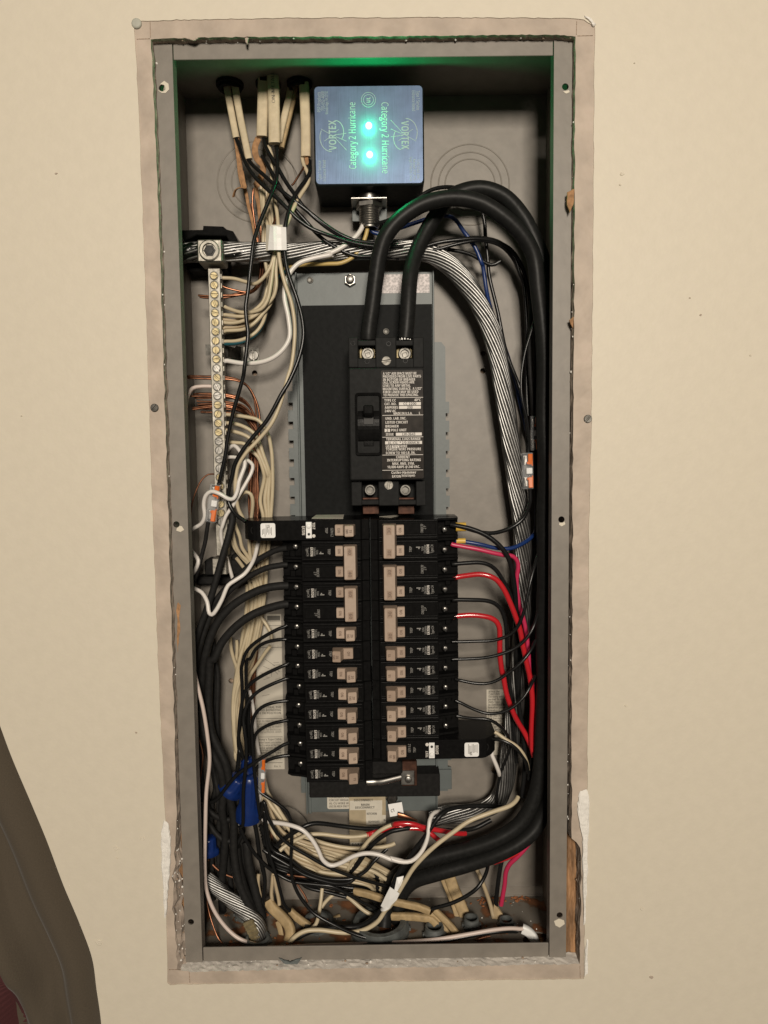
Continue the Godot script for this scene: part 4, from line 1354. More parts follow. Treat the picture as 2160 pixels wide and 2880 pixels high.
# ---------- neutral bar
func build_neutral_bar() -> void:
	var top := vat("C", 600, 555, 45); var low := vat("M", 560, 660, 45)
	var x := (vat("C", 597, 1100, 45).x + vat("D", 545, 1200, 45).x) / 2
	var t := thing("neutral_bar", "long nickel-plated neutral bar with a column of brass slotted screws", "terminal bar", Vector3(x, low.y, -.057))
	var h := home(t)
	var mb := Mesh3.new(); mb.xf = h
	mb.box(Vector3(x, (top.y + low.y) / 2, -.0510), Vector3(.0118, top.y - low.y, .0120), .0006)
	piece("bar", mb, M.bar, t)
	var y1 := vat("C", 590, 632, 44).y; var y2 := vat("D", 550, 1850, 44).y
	var n := 28
	var pick := Mesh3.new()
	slotted(pick, .0034, .0014, .0011, .0011, 0)
	var pm := pick.done()
	for k in n:
		var y := lerpf(y1, y2, float(k) / (n - 1))
		var s := put("screw", pm, M.brass if rng.randf() < .62 else M.steel, t)
		s.position = Vector3(0, y, -.0450) - Vector3(0, t.position.y, t.position.z)
		s.rotation.z = rng.randf() * PI
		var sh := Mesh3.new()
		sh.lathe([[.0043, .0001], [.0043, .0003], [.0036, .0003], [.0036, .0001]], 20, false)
		var cu := piece("recess_shade_ring", sh, M.steel_dark, t)  # dark ring stands in for the shaded gap round the head
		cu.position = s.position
		# the wire port on the far face
		var lip := Mesh3.new(); lip.xf = h
		lip.box(Vector3(x + .0062, y, -.0500), Vector3(.0012, .0050, .0060), .0003)
		piece("wire_port", lip, M.bar, t)
	# big lug at the head of the bar
	var lr := prect("C", 410, 260, 668, 496, 33)
	var lg := Mesh3.new(); lg.xf = h
	rect_box(lg, lr, -.058, -.033, .0014)
	var lug := piece("main_lug", lg, M.bar, t)
	var rg := Mesh3.new()
	rg.xf = h * Transform3D(Basis.IDENTITY, Vector3(lr.get_center().x, lr.get_center().y, -.033))
	rg.lathe([[.0096, -.0001], [.0096, .0016], [.0086, .0022], [.0064, .0022], [.0058, -.0001]], 28, false)
	piece("lug_ring", rg, M.bar, lug)
	var hx := Mesh3.new(); hx.xf = rg.xf
	hx.lathe([[.0057, .0002], [.0040, .0004], [.0036, .0010], [.0001, .0012]], 6, false)
	piece("hex_socket", hx, M.ink, lug)
	# black moulded holders
	var hm := Mesh3.new(); hm.xf = h
	var poly := PackedVector2Array()
	for q in [[265, 190, ], [485, 185], [490, 145], [690, 152], [725, 182], [790, 200], [840, 300], [760, 320], [720, 250], [420, 240], [300, 300], [268, 250]]:
		var p := vat("C", q[0], q[1], 56)
		poly.append(Vector2(p.x, p.y))
	hm.slab(poly, -.091, -.050, .0008)
	piece("holder", hm, M.case, t)
	var h2 := Mesh3.new(); h2.xf = h
	rect_box(h2, prect("C", 300, 300, 700, 580, 64), -.0915, -.064, .002)
	piece("holder_base", h2, M.case_matte, t)
	var h3 := Mesh3.new(); h3.xf = h
	rect_box(h3, prect("M", 345, 710, 900, 910, 66), -.0915, -.066, .0015)
	rect_box(h3, prect("M", 240, 930, 1000, 1030, 70), -.0915, -.068, .0015)
	rect_box(h3, prect("M", 690, 640, 900, 720, 66), -.0915, -.066, .0015)
	piece("holder_base", h3, M.case_matte, t)
	var lowlug := Mesh3.new(); lowlug.xf = h
	rect_box(lowlug, prect("M", 442, 688, 640, 908, 45), -.064, -.045, .001)
	piece("end_lug", lowlug, M.bar, t)
	# grounding strap with its screw
	var gs := thing("bonding_strap", "bent steel bonding strap screwed to the back beside the neutral bar", "strap", vat("C", 980, 1440, 92))
	var sm := Mesh3.new(); sm.xf = home(gs)
	var path := smooth_path(route(["C", 500, 1385, 60, 600, 1388, 60, 720, 1400, 64, 800, 1420, 78, 860, 1435, 88, 1040, 1445, 90]), .003)
	var fr := frames(path)
	var rings := []
	for i in path.size():
		var wd: float = .0052 if i < path.size() * .55 else .0080
		var ring := PackedVector3Array()
		for q in [[-1, -1], [1, -1], [1, 1], [-1, 1]]:
			ring.append(path[i] + Vector3(0, 1, 0) * wd * q[0] + fr[i][2] * .0006 * q[1])
		rings.append(ring)
	sm.skin(rings, true, false)
	piece("strap", sm, M.steel_dark, gs)
	var s := Mesh3.new()
	var p := vat("C", 985, 1440, 88)
	s.xf = home(gs) * Transform3D(Basis.IDENTITY, Vector3(p.x, p.y, -.0886))
	slotted(s, .0052, .0022, .0011, .0012, 95)
	piece("screw", s, M.steel, gs)

# ---------- surge protector
func build_surge_protector() -> void:
	var r := prect("S", 12, 46, 1622, 1512, 33)
	var c := r.get_center()
	var t := thing("surge_protector", "black box surge protector with blue metal label and two green lights", "surge protector", Vector3(c.x, r.position.y, -DEEP))
	var h := home(t)
	var mb := Mesh3.new(); mb.xf = h
	mb.slab(rounded(r.size.x, r.size.y, .004, 4, c), -.088, -.0335, .0010)
	piece("housing", mb, M.hurricane, t)
	var pl := prect("S", 34, 62, 1602, 1484, 33)
	var pc := pl.get_center()
	var pm := Mesh3.new(); pm.xf = h
	pm.slab(rounded(pl.size.x, pl.size.y, .0035, 4, pc), -.0336, -.0330, .0001)
	var plate := piece("label_plate", pm, M.plate, t)
	plate.set_meta("label", "brushed blue-grey metal label with pale print")
	var zt := -.03292
	var w := Mesh3.new(); w.xf = h
	for q in [[590, 300, 1270, "Category 2 Hurricane", 90, .0062], [1040, 300, 1335, "Category 2 Hurricane", -90, .0062], [285, 560, 1000, "VORTEX", 90, .0068], [1345, 570, 985, "VORTEX", -90, .0068],
			[88, 150, 440, "PSP Products", 90, .0030], [146, 140, 425, "703-652-4000", 90, .0030], [205, 140, 475, "Woodbridge, VA 22192", 90, .0024], [1470, 130, 425, "Entrance Rated", -90, .0030], [1525, 130, 410, "Type 1 Service", -90, .0030],
			[105, 1150, 1440, "Type 1 Service", 90, .0028], [165, 1145, 1450, "Entrance Rated", 90, .0028], [1425, 1095, 1450, "Surge Protective Device", -90, .0024], [1480, 1130, 1440, "Model PSP H2", -90, .0024], [1535, 1130, 1440, "120/240 VAC", -90, .0024]]:
		var a := vat("S", q[0], q[1], 33); var b := vat("S", q[0], q[2], 33)
		fitted(w, q[3], (a.x + b.x) / 2, (a.y + b.y) / 2, zt, q[5], a.y - b.y, q[4], q[3] == "VORTEX")
	# the round listing mark
	for rr in [.0065, .0046]:
		var p := vat("S", 810, 262, 33)
		flat_arc(w, Vector2(p.x, p.y), rr, rr, 0, 360, .0004, zt, 0)
	var pu := vat("S", 810, 262, 33)
	fitted(w, "UL", pu.x, pu.y, zt, .0034, .0050, 90, true)
	# swirl emblems: a broken ellipse crossed by rays
	for q in [[285, 780, 1.0], [1340, 775, -1.0]]:
		var p := vat("S", q[0], q[1], 33)
		var o := Vector2(p.x, p.y)
		var s: float = q[2]
		flat_arc(w, o + Vector2(-.0010, -.002) * s, .0105, .0125, 150 if s > 0 else -30, 270 if s > 0 else 90, .0007, zt, 0)
		flat_arc(w, o + Vector2(.0028, .003) * s, .0075, .0100, -40 if s > 0 else 140, 85 if s > 0 else 265, .0007, zt, 0)
		for ray in [[-33, 18, -6, 3], [8, 1, 40, 5], [10, -4, 40, -17], [8, -8, 40, -42], [6, 8, 18, 16], [-8, -6, -24, -16]]:
			var a := o + Vector2(ray[0], ray[1]) * .00032 * s; var b := o + Vector2(ray[2], ray[3]) * .00032 * s
			var d := b - a
			w.box(Vector3((a.x + b.x) / 2, (a.y + b.y) / 2, zt), Vector3(d.length(), .00045, .00006), 0, Basis(Vector3(0, 0, 1), d.angle()))
	piece("lettering", w, M.plate_print, plate)
	# two green lights, each a glowing dome with its light inside
	for q in [[815, 645], [828, 1066]]:
		var p := vat("S", q[0], q[1], 33)
		var lm := Mesh3.new()
		lm.xf = h * Transform3D(Basis.IDENTITY, Vector3(p.x, p.y, -.0332))
		lm.lathe([[.0031, 0], [.0031, .0012], [.0027, .0024], [.0017, .0034], [.0001, .0038]], 20)
		var bulb := piece("green_led_bulb", lm, M.led, t)
		var om := OmniLight3D.new()
		om.name = "green_led_light"
		om.light_color = Color(.10, 1.0, .58)
		om.light_energy = 0.0055
		om.light_size = 0.0022
		om.omni_range = 2.0; om.omni_attenuation = 2.0
		om.shadow_enabled = true
		bulb.add_child(om)
		om.position = (h * Transform3D(Basis.IDENTITY, Vector3(p.x, p.y, -.0313))).origin
	# threaded nipple and its square bracket under the housing
	var nx := vat("S", 820, 1700, 55).x
	var ny := r.position.y
	var turn := Basis(Vector3(1, 0, 0), PI / 2)          # lathe axis downwards
	var nm := Mesh3.new()
	nm.xf = h * Transform3D(turn, Vector3(nx, ny, -.058))
	var prof := [[.0001, .0], [.0098, 0.0]]
	for k in 8:
		prof.append([.0098, .0130 + .0022 * k]); prof.append([.0088, .0141 + .0022 * k])
	prof.append([.0085, .031]); prof.append([.0070, .031]); prof.append([.0070, .024]); prof.append([.0001, .024])
	nm.lathe(prof, 28, false)
	piece("threaded_nipple", nm, M.steel, t)
	var ln := Mesh3.new()
	ln.xf = h * Transform3D(turn, Vector3(nx, ny - .0085, -.058))
	var hexp := PackedVector2Array()
	for k in 6: hexp.append(Vector2(cos(TAU * k / 6 + .26), sin(TAU * k / 6 + .26)) * .0132)
	ln.slab(hexp, 0, .0042, .0005)
	piece("locknut", ln, M.steel, t)
	var bm := Mesh3.new(); bm.xf = h
	var bx := prect("S", 545, 1690, 1072, 1700, 46)
	bm.box(Vector3(nx, ny - .0068, -.058), Vector3(bx.size.x, .0016, .026), .0004)
	piece("bracket", bm, M.steel, t)
	var b2 := Mesh3.new(); b2.xf = h
	b2.box(Vector3(nx, ny - .0130, -.071), Vector3(bx.size.x, .014, .0016), .0004)
	piece("bracket_flange", b2, M.pan, t)

func flat_arc(mb: Mesh3, o: Vector2, rx: float, ry: float, a0: float, a1: float, w: float, z: float, tilt: float) -> void:
	var n := 28
	for k in n:
		var q := []
		for e in [k, k + 1]:
			var a := deg_to_rad(lerpf(a0, a1, float(e) / n))
			for s in [-.5, .5]:
				var v := Vector2(cos(a) * (rx + w * s), sin(a) * (ry + w * s)).rotated(tilt)
				q.append(Vector3(o.x + v.x, o.y + v.y, z))
		mb.quad(q[0], q[1], q[3], q[2], Vector3(0, 0, 1))

# ---------- stickers and papers
func build_labels() -> void:
	var back := DEEP * 1000
	# wiring diagram on the back, beside the breakers
	var r := prect("N", 1000, -520, 1362, 1490, back)
	var t := thing("wiring_label", "tall printed wiring-diagram label on the back beside the neutral-side breakers", "label", Vector3(r.get_center().x, r.position.y, -DEEP))
	var h := home(t)
	var mb := Mesh3.new(); mb.xf = h
	rect_box(mb, r, -DEEP - .0002, -DEEP + .0004)
	piece("sheet", mb, M.sticker, t)
	var ink := Mesh3.new(); ink.xf = h
	var z := -DEEP + .0005
	for y in [-430, -370, -90, 832, 1070, 1405]:
		rect_box(ink, prect("N", 1004, y - 3, 1358, y + 3, back), z - .0001, z)
	rect_box(ink, prect("N", 1160, -500, 1330, -440, back), z - .0001, z)
	for q in [[1090, 1338, 688, "NEUTRAL THE", 16], [1040, 1338, 725, "AND BONDING", 16], [1040, 1338, 763, "BE IN POSITION", 16], [1035, 1340, 868, "up to two branch", 11], [1035, 1342, 902, "circuit 10 to 100", 11], [1035, 1342, 940, "in main lug to main", 11], [1035, 1342, 975, "breaker for enclosures", 11], [1035, 1342, 1006, "instructions with", 11], [1055, 1342, 1108, "Keep's Type CH9G", 14], [1055, 1342, 1142, "wire bases are suita-", 13], [1055, 1342, 1177, "Al-Cu wire or for two", 13], [1055, 1342, 1212, "solid wires of the", 13], [1055, 1342, 1245, "terminal. Lugs to No.", 13], [1055, 1342, 1278, "panel and. Type", 13], [1055, 1342, 1312, "for an installed", 13], [1150, 1342, 1345, "with breakers", 13], [1250, 1335, 1450, "Rev. A", 9]]:
		var a := vat("N", q[0], q[2], back); var b := vat("N", q[1], q[2], back)
		fitted(ink, q[3], (a.x + b.x) / 2, a.y, z, q[4] * 1.5 * .217 / 2780.0 * 1.0, b.x - a.x, 0, q[4] > 12)
	# the line drawing
	for q in [[1130, 60, 1260, 150], [1230, 140, 1330, 135], [1240, 110, 1310, 105], [1110, 330, 1200, 300], [1215, 290, 1220, 180], [1100, 150, 1190, 190], [1260, 330, 1330, 300], [1090, 540, 1190, 520], [1250, 210, 1300, 260], [1140, 290, 1180, 300], [1150, 400, 1180, 440], [1070, 240, 1130, 250], [1290, 190, 1320, 230]]:
		var a := vat("N", q[0], q[1], back); var b := vat("N", q[2], q[3], back)
		var d := b - a
		ink.box(Vector3((a.x + b.x) / 2, (a.y + b.y) / 2, z), Vector3(d.length(), .00035, .00006), 0, Basis(Vector3(0, 0, 1), atan2(d.y, d.x)))
	piece("lettering", ink, M.ink_faded, t)
	# instruction label beside the aluminum cable
	r = prect("J", 1070, 365, 1242, 930, back)
	t = thing("instruction_label", "narrow printed instruction label on the back behind the red wires", "label", Vector3(r.get_center().x, r.position.y, -DEEP))
	h = home(t)
	mb = Mesh3.new(); mb.xf = h
	rect_box(mb, r, -DEEP - .0002, -DEEP + .0004)
	piece("sheet", mb, M.sticker, t)
	ink = Mesh3.new(); ink.xf = h
	rect_box(ink, prect("J", 1072, 577, 1240, 583, back), z - .0001, z)
	var ls := ["When the", "Type Chm", "factory on", "panel is no", "AWG Type", "is limited by", "breaker panel", "breakers on", "", "For main, use", "lug terminals", "Type with", "conductors", "at tight and", "each panel", "shall be", "or wire", "lugs only"]
	for k in ls.size():
		if ls[k] == "": continue
		var a := vat("J", 1086, 382 + k * 23.5, back); var b := vat("J", 1086 + 12 * ls[k].length(), 382 + k * 23.5, back)
		fitted(ink, ls[k], (a.x + b.x) / 2, a.y, z, .0018, b.x - a.x, 0, true)
	piece("lettering", ink, M.ink_faded, t)
	# label and circuit directory at the foot of the pan
	r = prect("O", 746, 62, 1012, 236, 72)
	t = thing("terminal_label", "white rounded terminal label at the foot of the pan", "label", Vector3(r.get_center().x, r.position.y, -.0738))
	h = home(t)
	mb = Mesh3.new(); mb.xf = h
	mb.slab(rounded(r.size.x, r.size.y, .002, 3, r.get_center()), -.0739, -.0733)
	piece("sheet", mb, M.slip, t)
	ink = Mesh3.new(); ink.xf = h
	for q in [[770, 998, 92, "TERMINALS ON"], [770, 998, 127, "CIRCUIT BREAK"], [770, 998, 165, "AL-CU WIRE W"], [770, 998, 200, "USE IN AREA ONLY"]]:
		var a := vat("O", q[0], q[2], 73.2); var b := vat("O", q[1], q[2], 73.2)
		fitted(ink, q[3], (a.x + b.x) / 2, a.y, -.0732, .0022, b.x - a.x, 0, true)
	piece("lettering", ink, M.ink_faded, t)
	r = prect("O", 1005, 62, 1432, 680, 70)
	t = thing("circuit_directory", "tan cardboard circuit directory reading main disconnect", "card", Vector3(r.get_center().x, r.position.y, -.0725))
	h = home(t)
	mb = Mesh3.new(); mb.xf = h
	rect_box(mb, r, -.0726, -.0718)
	piece("card", mb, M.directory, t)
	var sl := Mesh3.new(); sl.xf = h
	for q in [[1010, 130, 1390, 240], [1200, 240, 1388, 418], [1390, 300, 1432, 420], [1018, 618, 1240, 668]]:
		rect_box(sl, prect("O", q[0], q[1], q[2], q[3], 71.6), -.0718, -.0715)
	piece("typed_slip", sl, M.slip, t)
	ink = Mesh3.new(); ink.xf = h
	for q in [[1060, 1280, 128, "DISCONNECT", 10], [1145, 1240, 180, "MAIN", 13], [1075, 1300, 213, "DISCONNECT", 13], [1210, 1325, 285, "KITCHEN", 8], [1230, 1358, 378, "DISHWASHER", 8], [1405, 1430, 358, "WASH", 8], [1035, 1215, 640, "GARAGE", 12]]:
		var a := vat("O", q[0], q[2], 71.4); var b := vat("O", q[1], q[2], 71.4)
		fitted(ink, q[3], (a.x + b.x) / 2, a.y, -.0714, q[4] * .00015, b.x - a.x, 0, true)
	piece("lettering", ink, M.ink, t)
	# small white tag lettered CT on a lug
	t = thing("wire_tag", "small white tag lettered CT beside the circuit directory", "tag", vat("O", 1550, 300, 62))
	mb = Mesh3.new()
	mb.xf = Transform3D(Basis(Vector3(0, 0, 1), .16) * Basis(Vector3(1, 0, 0), -.2), Vector3(0, .006, 0))
	mb.box(Vector3.ZERO, Vector3(.0145, .0125, .0004), .0001)
	piece("tag_face", mb, M.tape, t)
	ink = Mesh3.new(); ink.xf = mb.xf
	fitted(ink, "CT", -.0034, -.0005, .0003, .0030, .0040, 12, true)
	piece("lettering", ink, M.ink, t)
	var nut := Mesh3.new()
	nut.xf = Transform3D(Basis.IDENTITY, Vector3(-.004, .016, -.006))
	nut.lathe([[.006, 0], [.006, .004], [.0045, .005], [.0001, .005]], 6, false)
	piece("hex_nut", nut, M.steel_dark, t)


# ---------- heavy cables
func stranded(called: String, label: String, category: String, mat: Material, spec: Array, spread_mm: float, strand_mm: float, lay: float, dark_until := 0.0) -> void:
	var path := smooth_path(route(spec), .005)
	var fr := frames(path)
	var t := thing(called, label, category, path[path.size() - 1])
	var h := home(t)
	var spots := [[0.0, 0.0]]
	for k in 6: spots.append([.30, TAU * k / 6])
	for k in 12: spots.append([.60, TAU * k / 12 + .1])
	for k in 18: spots.append([.90, TAU * k / 18 + .3])
	for q in spots:
		var line := PackedVector3Array()
		var s := 0.0
		var ph := rng.randf() * TAU
		for i in path.size():
			if i > 0: s += path[i].distance_to(path[i - 1])
			var a: float = q[1] + s * lay
			var r: float = (q[0] + .07 * sin(s * 40.0 + ph)) * spread_mm * .001
			line.append(path[i] + fr[i][1] * cos(a) * r + fr[i][2] * sin(a) * r)
		var mb := Mesh3.new(); mb.xf = h
		tube(mb, line, strand_mm * .001, 7)
		piece("strand", mb, mat, t)
	if dark_until > 0.0:
		# oxide paste smeared on the first stretch
		var part := PackedVector3Array()
		var s := 0.0
		for i in path.size():
			if i > 0: s += path[i].distance_to(path[i - 1])
			if s < dark_until: part.append(path[i])
		var pf := frames(part)
		var rings := []
		for i in part.size():
			var ring := PackedVector3Array()
			var k: float = lerpf(1.04, .90, float(i) / (part.size() - 1))
			for j in 22: 
				var a := TAU * j / 22
				var rr := spread_mm * .001 * k * (1.02 + rng.randf_range(-.09, .09))
				ring.append(part[i] + pf[i][1] * cos(a) * rr + pf[i][2] * sin(a) * rr)
			rings.append(ring)
		var pm := Mesh3.new(); pm.xf = h
		pm.skin(rings)
		piece("joint_paste", pm, M.alum_dark, t)

func build_service_cables() -> void:
	var g := "thick black service cables"
	wire("service_cable", "thick black service cable from the main breaker's lug nearer its switch", "cable", M.cable, 7.4,
		["E", 645, 700, 34, 652, 600, 33, 672, 420, 31, 695, 230, 29, 735, 0, 27, "B", 455, 890, 25, 525, 805, 24, 640, 728, 23, 790, 697, 23, 940, 720, 24, 1070, 795, 26, 1165, 890, 29, 1215, 985, 32, "F", 822, 520, 34, 848, 760, 36, 856, 1100, 38, 860, 1600, 38, 866, 2150, 38,
		"P", 1530, 1700, 38, 1527, 1950, 38, 1520, 2130, 38, 1500, 2245, 38, 1462, 2315, 38, 1400, 2358, 38, 1320, 2388, 40, 1230, 2410, 44, 1160, 2432, 48, 1105, 2480, 52, 1085, 2550, 48, 1080, 2605, 42], g)
	wire("service_cable", "thick black service cable from the main breaker's lug above its label", "cable", M.cable, 7.4,
		["E", 957, 690, 34, 965, 600, 34, 985, 380, 36, 1003, 180, 40, "P", 1168, 722, 46, 1190, 665, 50, 1220, 610, 52, 1262, 556, 52, 1310, 534, 50, 1360, 530, 48, 1415, 552, 48, 1464, 604, 50, 1502, 670, 52, 1530, 740, 54, 1545, 840, 56, 1548, 1000, 56, 1549, 1400, 56, 1549, 1800, 56, 1545, 2100, 52,
		1532, 2245, 46, 1508, 2322, 42, 1465, 2368, 40, 1405, 2402, 40, 1320, 2430, 44, 1230, 2454, 48, 1160, 2480, 54, 1125, 2530, 56, 1120, 2605, 52], g)
	stranded("neutral_cable", "bare twisted aluminum neutral cable sweeping from the big lug to the floor of the box", "cable", M.alum,
		["C", 225, 410, 50, 330, 400, 49, 540, 385, 48, 700, 390, 50, 1000, 395, 54, "R", 860, 1375, 56, 1100, 1370, 58, 1400, 1350, 60, "P", 1010, 705, 62, 1110, 702, 62, 1195, 708, 60, 1262, 745, 58, 1325, 816, 56, 1373, 905, 55, 1402, 1007, 55, 1418, 1109, 55, 1434, 1231, 56, 1451, 1353, 57, 1466, 1475, 58,
		1470, 1560, 62, 1470, 1700, 66, 1462, 1850, 68, 1447, 2000, 70, 1434, 2110, 70, 1420, 2200, 70, 1395, 2256, 70, 1340, 2282, 72, 1270, 2290, 74, 1210, 2300, 76], 8.6, 1.38, 24.0, .075)
	stranded("ground_cable", "short bare aluminum stranded cable plunging into the floor clamp", "cable", M.alum,
		["K", 330, 880, 50, 420, 965, 47, 520, 1050, 44, 640, 1150, 40, 720, 1230, 37, 745, 1290, 35, 755, 1350, 34], 7.0, 1.2, 42.0)
	var cl := Mesh3.new()
	var p := vat("K", 690, 1290, 30)
	cl.box(p, Vector3(.011, .022, .004), .001, Basis(Vector3(0, 0, 1), .42))
	for k in 5:
		cl.box(p + Basis(Vector3(0, 0, 1), .42) * Vector3(0, -.008 + .004 * k, .0022), Vector3(.010, .0016, .0014), .0004, Basis(Vector3(0, 0, 1), .42))
	tag(piece("cable_clamp_jaw", cl, M.brass), "brass ribbed clamp gripping the short aluminum cable", "clamp")


# ---------- jacketed cables entering at the top
func jacket(called: String, label: String, mat: Material, r_mm: float, flat: float, spec: Array, group := "", printed := "") -> void:
	var path := smooth_path(route(spec), .004)
	var mb := Mesh3.new()
	# flat cable: broad side to the front
	var fr := frames(path)
	var rings := []
	for i in path.size():
		var ring := PackedVector3Array()
		for j in 14:
			var a := TAU * j / 14
			var ca := cos(a); var sa := sin(a)
			var sx: float = signf(ca) * pow(absf(ca), .55); var sy: float = signf(sa) * pow(absf(sa), .7)
			ring.append(path[i] + fr[i][1] * sx * r_mm * .001 + fr[i][2] * sy * r_mm * flat * .001)
		rings.append(ring)
	mb.skin(rings)
	var t := thing(called, label, "cable", path[path.size() - 1], group)
	mb.xf = home(t)
	var m2 := Mesh3.new(); m2.xf = home(t)
	m2.skin(rings)
	piece("sheath", m2, mat, t)
	if printed != "":
		var i0 := int(path.size() * .25); var i1 := int(path.size() * .85)
		var a := path[i0]; var b := path[i1]
		var mid: Vector3 = path[(i0 + i1) / 2] + fr[(i0 + i1) / 2][2] * (r_mm * flat * .001 + .0003)
		var lt := Mesh3.new(); lt.xf = home(t)
		var d := b - a
		fitted(lt, printed, mid.x, mid.y, mid.z, .0028, d.length(), rad_to_deg(atan2(d.y, d.x)) + 180.0)
		piece("lettering", lt, M.ink_faded, t)

func build_top_cables() -> void:
	var g := "cream jacketed cables entering at the top"
	jacket("jacketed_cable", "narrow cream cable ending first, farthest from the surge protector", M.sheath, 3.3, .7, ["A", 700, 300, 66, 708, 420, 65, 722, 560, 63, 752, 730, 61, 790, 930, 59], g)
	jacket("jacketed_cable", "narrow cream cable ending lower beside its twin", M.sheath, 3.4, .7, ["A", 760, 300, 66, 766, 420, 64, 785, 580, 61, 815, 760, 58, 850, 930, 56, 882, 1085, 54], g)
	jacket("jacketed_cable", "broad cream cable with a torn square end", M.sheath, 5.2, .5, ["A", 992, 290, 60, 988, 450, 57, 984, 620, 55, 976, 920, 52], g)
	jacket("jacketed_cable", "broad cream cable with printed lettering down its side", M.sheath, 5.6, .5, ["A", 1046, 290, 58, 1054, 450, 53, 1062, 620, 50, 1068, 968, 48], g, "14/2 G  NON-METALLIC")
	jacket("jacketed_cable", "cream cable slanting behind the lettered one", M.sheath, 3.4, .7, ["A", 1216, 340, 72, 1200, 480, 70, 1172, 640, 68, 1130, 820, 67, 1100, 960, 66], g)
	jacket("jacketed_cable", "second cream cable slanting behind the lettered one", M.sheath_old, 2.8, .8, ["A", 1250, 340, 74, 1232, 480, 72, 1205, 640, 70, 1160, 830, 70, 1118, 1000, 68], g)
	jacket("jacketed_cable", "broad cream cable beside the surge protector", M.sheath, 4.8, .6, ["A", 1272, 340, 66, 1280, 480, 60, 1290, 700, 56, 1296, 880, 54, 1296, 1068, 52], g)
	# stripped paper and kraft filler below the jackets
	var k := "brown paper filler strips"
	for q in [["torn brown paper filler hanging from the narrow cream cable", 2.6, .25, ["A", 790, 930, 60, 800, 1000, 60, 812, 1100, 60, 822, 1200, 61, 845, 1290, 62]],
			["curled loop of brown paper filler near the bar's black holder", 2.0, .3, ["R", 330, 420, 62, 350, 540, 60, 365, 620, 56, 320, 610, 52, 260, 640, 54, 235, 720, 58]],
			["brown paper filler twisted below the square-ended cable", 3.0, .3, ["A", 950, 930, 55, 925, 1000, 55, 940, 1080, 56, 985, 1130, 58, 975, 1200, 60, 930, 1280, 61]],
			["thin brown paper filler strip running down to the bar", 1.6, .4, ["R", 350, 560, 62, 385, 690, 64, 410, 830, 66, 450, 980, 68, 480, 1140, 70, 500, 1280, 72]],
			["wrinkled brown paper filler beside the white tape flag", 2.0, .4, ["R", 500, 590, 60, 505, 700, 61, 530, 820, 63, 545, 960, 65, 560, 1150, 68]],
			["brown paper filler stub under the cable by the surge protector", 1.8, .3, ["R", 1085, 262, 52, 1090, 300, 52, 1092, 345, 53]]]:
		jacket("paper_filler", q[0], M.kraft, q[1], q[2], q[3], k)
	# black conductors fanning from the jackets over to the far gutter
	var bg := "black wires fanning across under the surge protector"
	wire("black_wire", "black wire leaving the narrow cream cable and sweeping lowest across", "wire", M.black_thin, 1.9, ["R", 268, 40, 58, 300, 110, 55, 345, 230, 50, 385, 325, 46, 480, 480, 42, 600, 605, 39, 740, 735, 37, 870, 860, 36, 960, 950, 37, 1140, 1075, 39, 1290, 1140, 41, 1450, 1200, 44, 1659, 1270, 47, "B", 420, 952, 50, 560, 948, 55, 700, 930, 60, 820, 908, 62, 930, 900, 62, 1040, 925, 62, 1110, 990, 62, 1150, 1090, 64, "F", 720, 480, 66, 735, 700, 68, 742, 1000, 70, 750, 1400, 70], bg)
	wire("black_wire", "black wire from the second narrow cable crossing under the surge protector", "wire", M.black_thin, 1.9, ["R", 410, 290, 54, 470, 360, 50, 560, 440, 46, 700, 565, 42, 840, 685, 40, 930, 755, 40, 1090, 880, 42, 1300, 1050, 45, 1480, 1160, 48, 1659, 1225, 50, "B", 420, 925, 54, 570, 928, 58, 720, 955, 62, 880, 985, 64, 1000, 1040, 66, "F", 560, 330, 66], bg)
	wire("black_wire", "black wire from the square-ended cable joining the fan", "wire", M.black_thin, 1.9, ["R", 590, 40, 54, 605, 130, 51, 650, 225, 48, 745, 375, 46, 860, 560, 44, 960, 700, 42, 1050, 830, 42, 1200, 980, 44, 1400, 1130, 48, 1659, 1240, 52, "B", 420, 938, 56, 600, 960, 60, 800, 1000, 66], bg)
	wire("black_wire", "black wire from the lettered cable joining the fan", "wire", M.black_thin, 1.9, ["R", 570, 245, 56, 650, 370, 52, 745, 545, 48, 850, 730, 46, 960, 880, 46, 1080, 1010, 47, 1230, 1170, 49, 1400, 1290, 52, 1659, 1405, 55, "B", 400, 1000, 58, 520, 1010, 62], bg)
	wire("black_wire", "long black wire hanging straight past the bar into a lever connector", "wire", M.black_thin, 1.9, ["R", 745, 150, 50, 745, 330, 45, 728, 520, 40, 680, 660, 36, 605, 860, 34, 530, 1060, 32, 475, 1240, 30, 440, 1450, 29, 412, 1650, 28, "C", 920, 800, 27, 905, 950, 27, 918, 1100, 27, 932, 1200, 27, 920, 1360, 27, 888, 1600, 28, "D", 810, 210, 29, 762, 380, 30, 702, 600, 31, 652, 860, 32, 612, 1130, 33, 572, 1290, 34, 530, 1450, 35], "black wires hanging past the neutral bar")
	wire("black_wire", "black wire from the taped pair curving down to the arc-fault breaker", "wire", M.black_thin, 2.0, ["R", 1125, 300, 56, 1128, 430, 50, 1080, 520, 46, 1000, 620, 42, 915, 760, 38, 868, 900, 35, 838, 1060, 33, 832, 1200, 33, 838, 1350, 33, 880, 1600, 33, 955, 1840, 33, "C", 1430, 880, 33, 1478, 1090, 32, 1488, 1270, 31, 1440, 1500, 30, 1340, 1720, 29, "D", 1225, 430, 28, 1055, 715, 27, 900, 905, 27, 780, 1075, 27, 712, 1210, 28, 682, 1350, 29, 648, 1480, 30, 632, 1600, 31, 680, 1720, 30, 745, 1790, 28, 830, 1845, 26], "black wires hanging past the neutral bar")
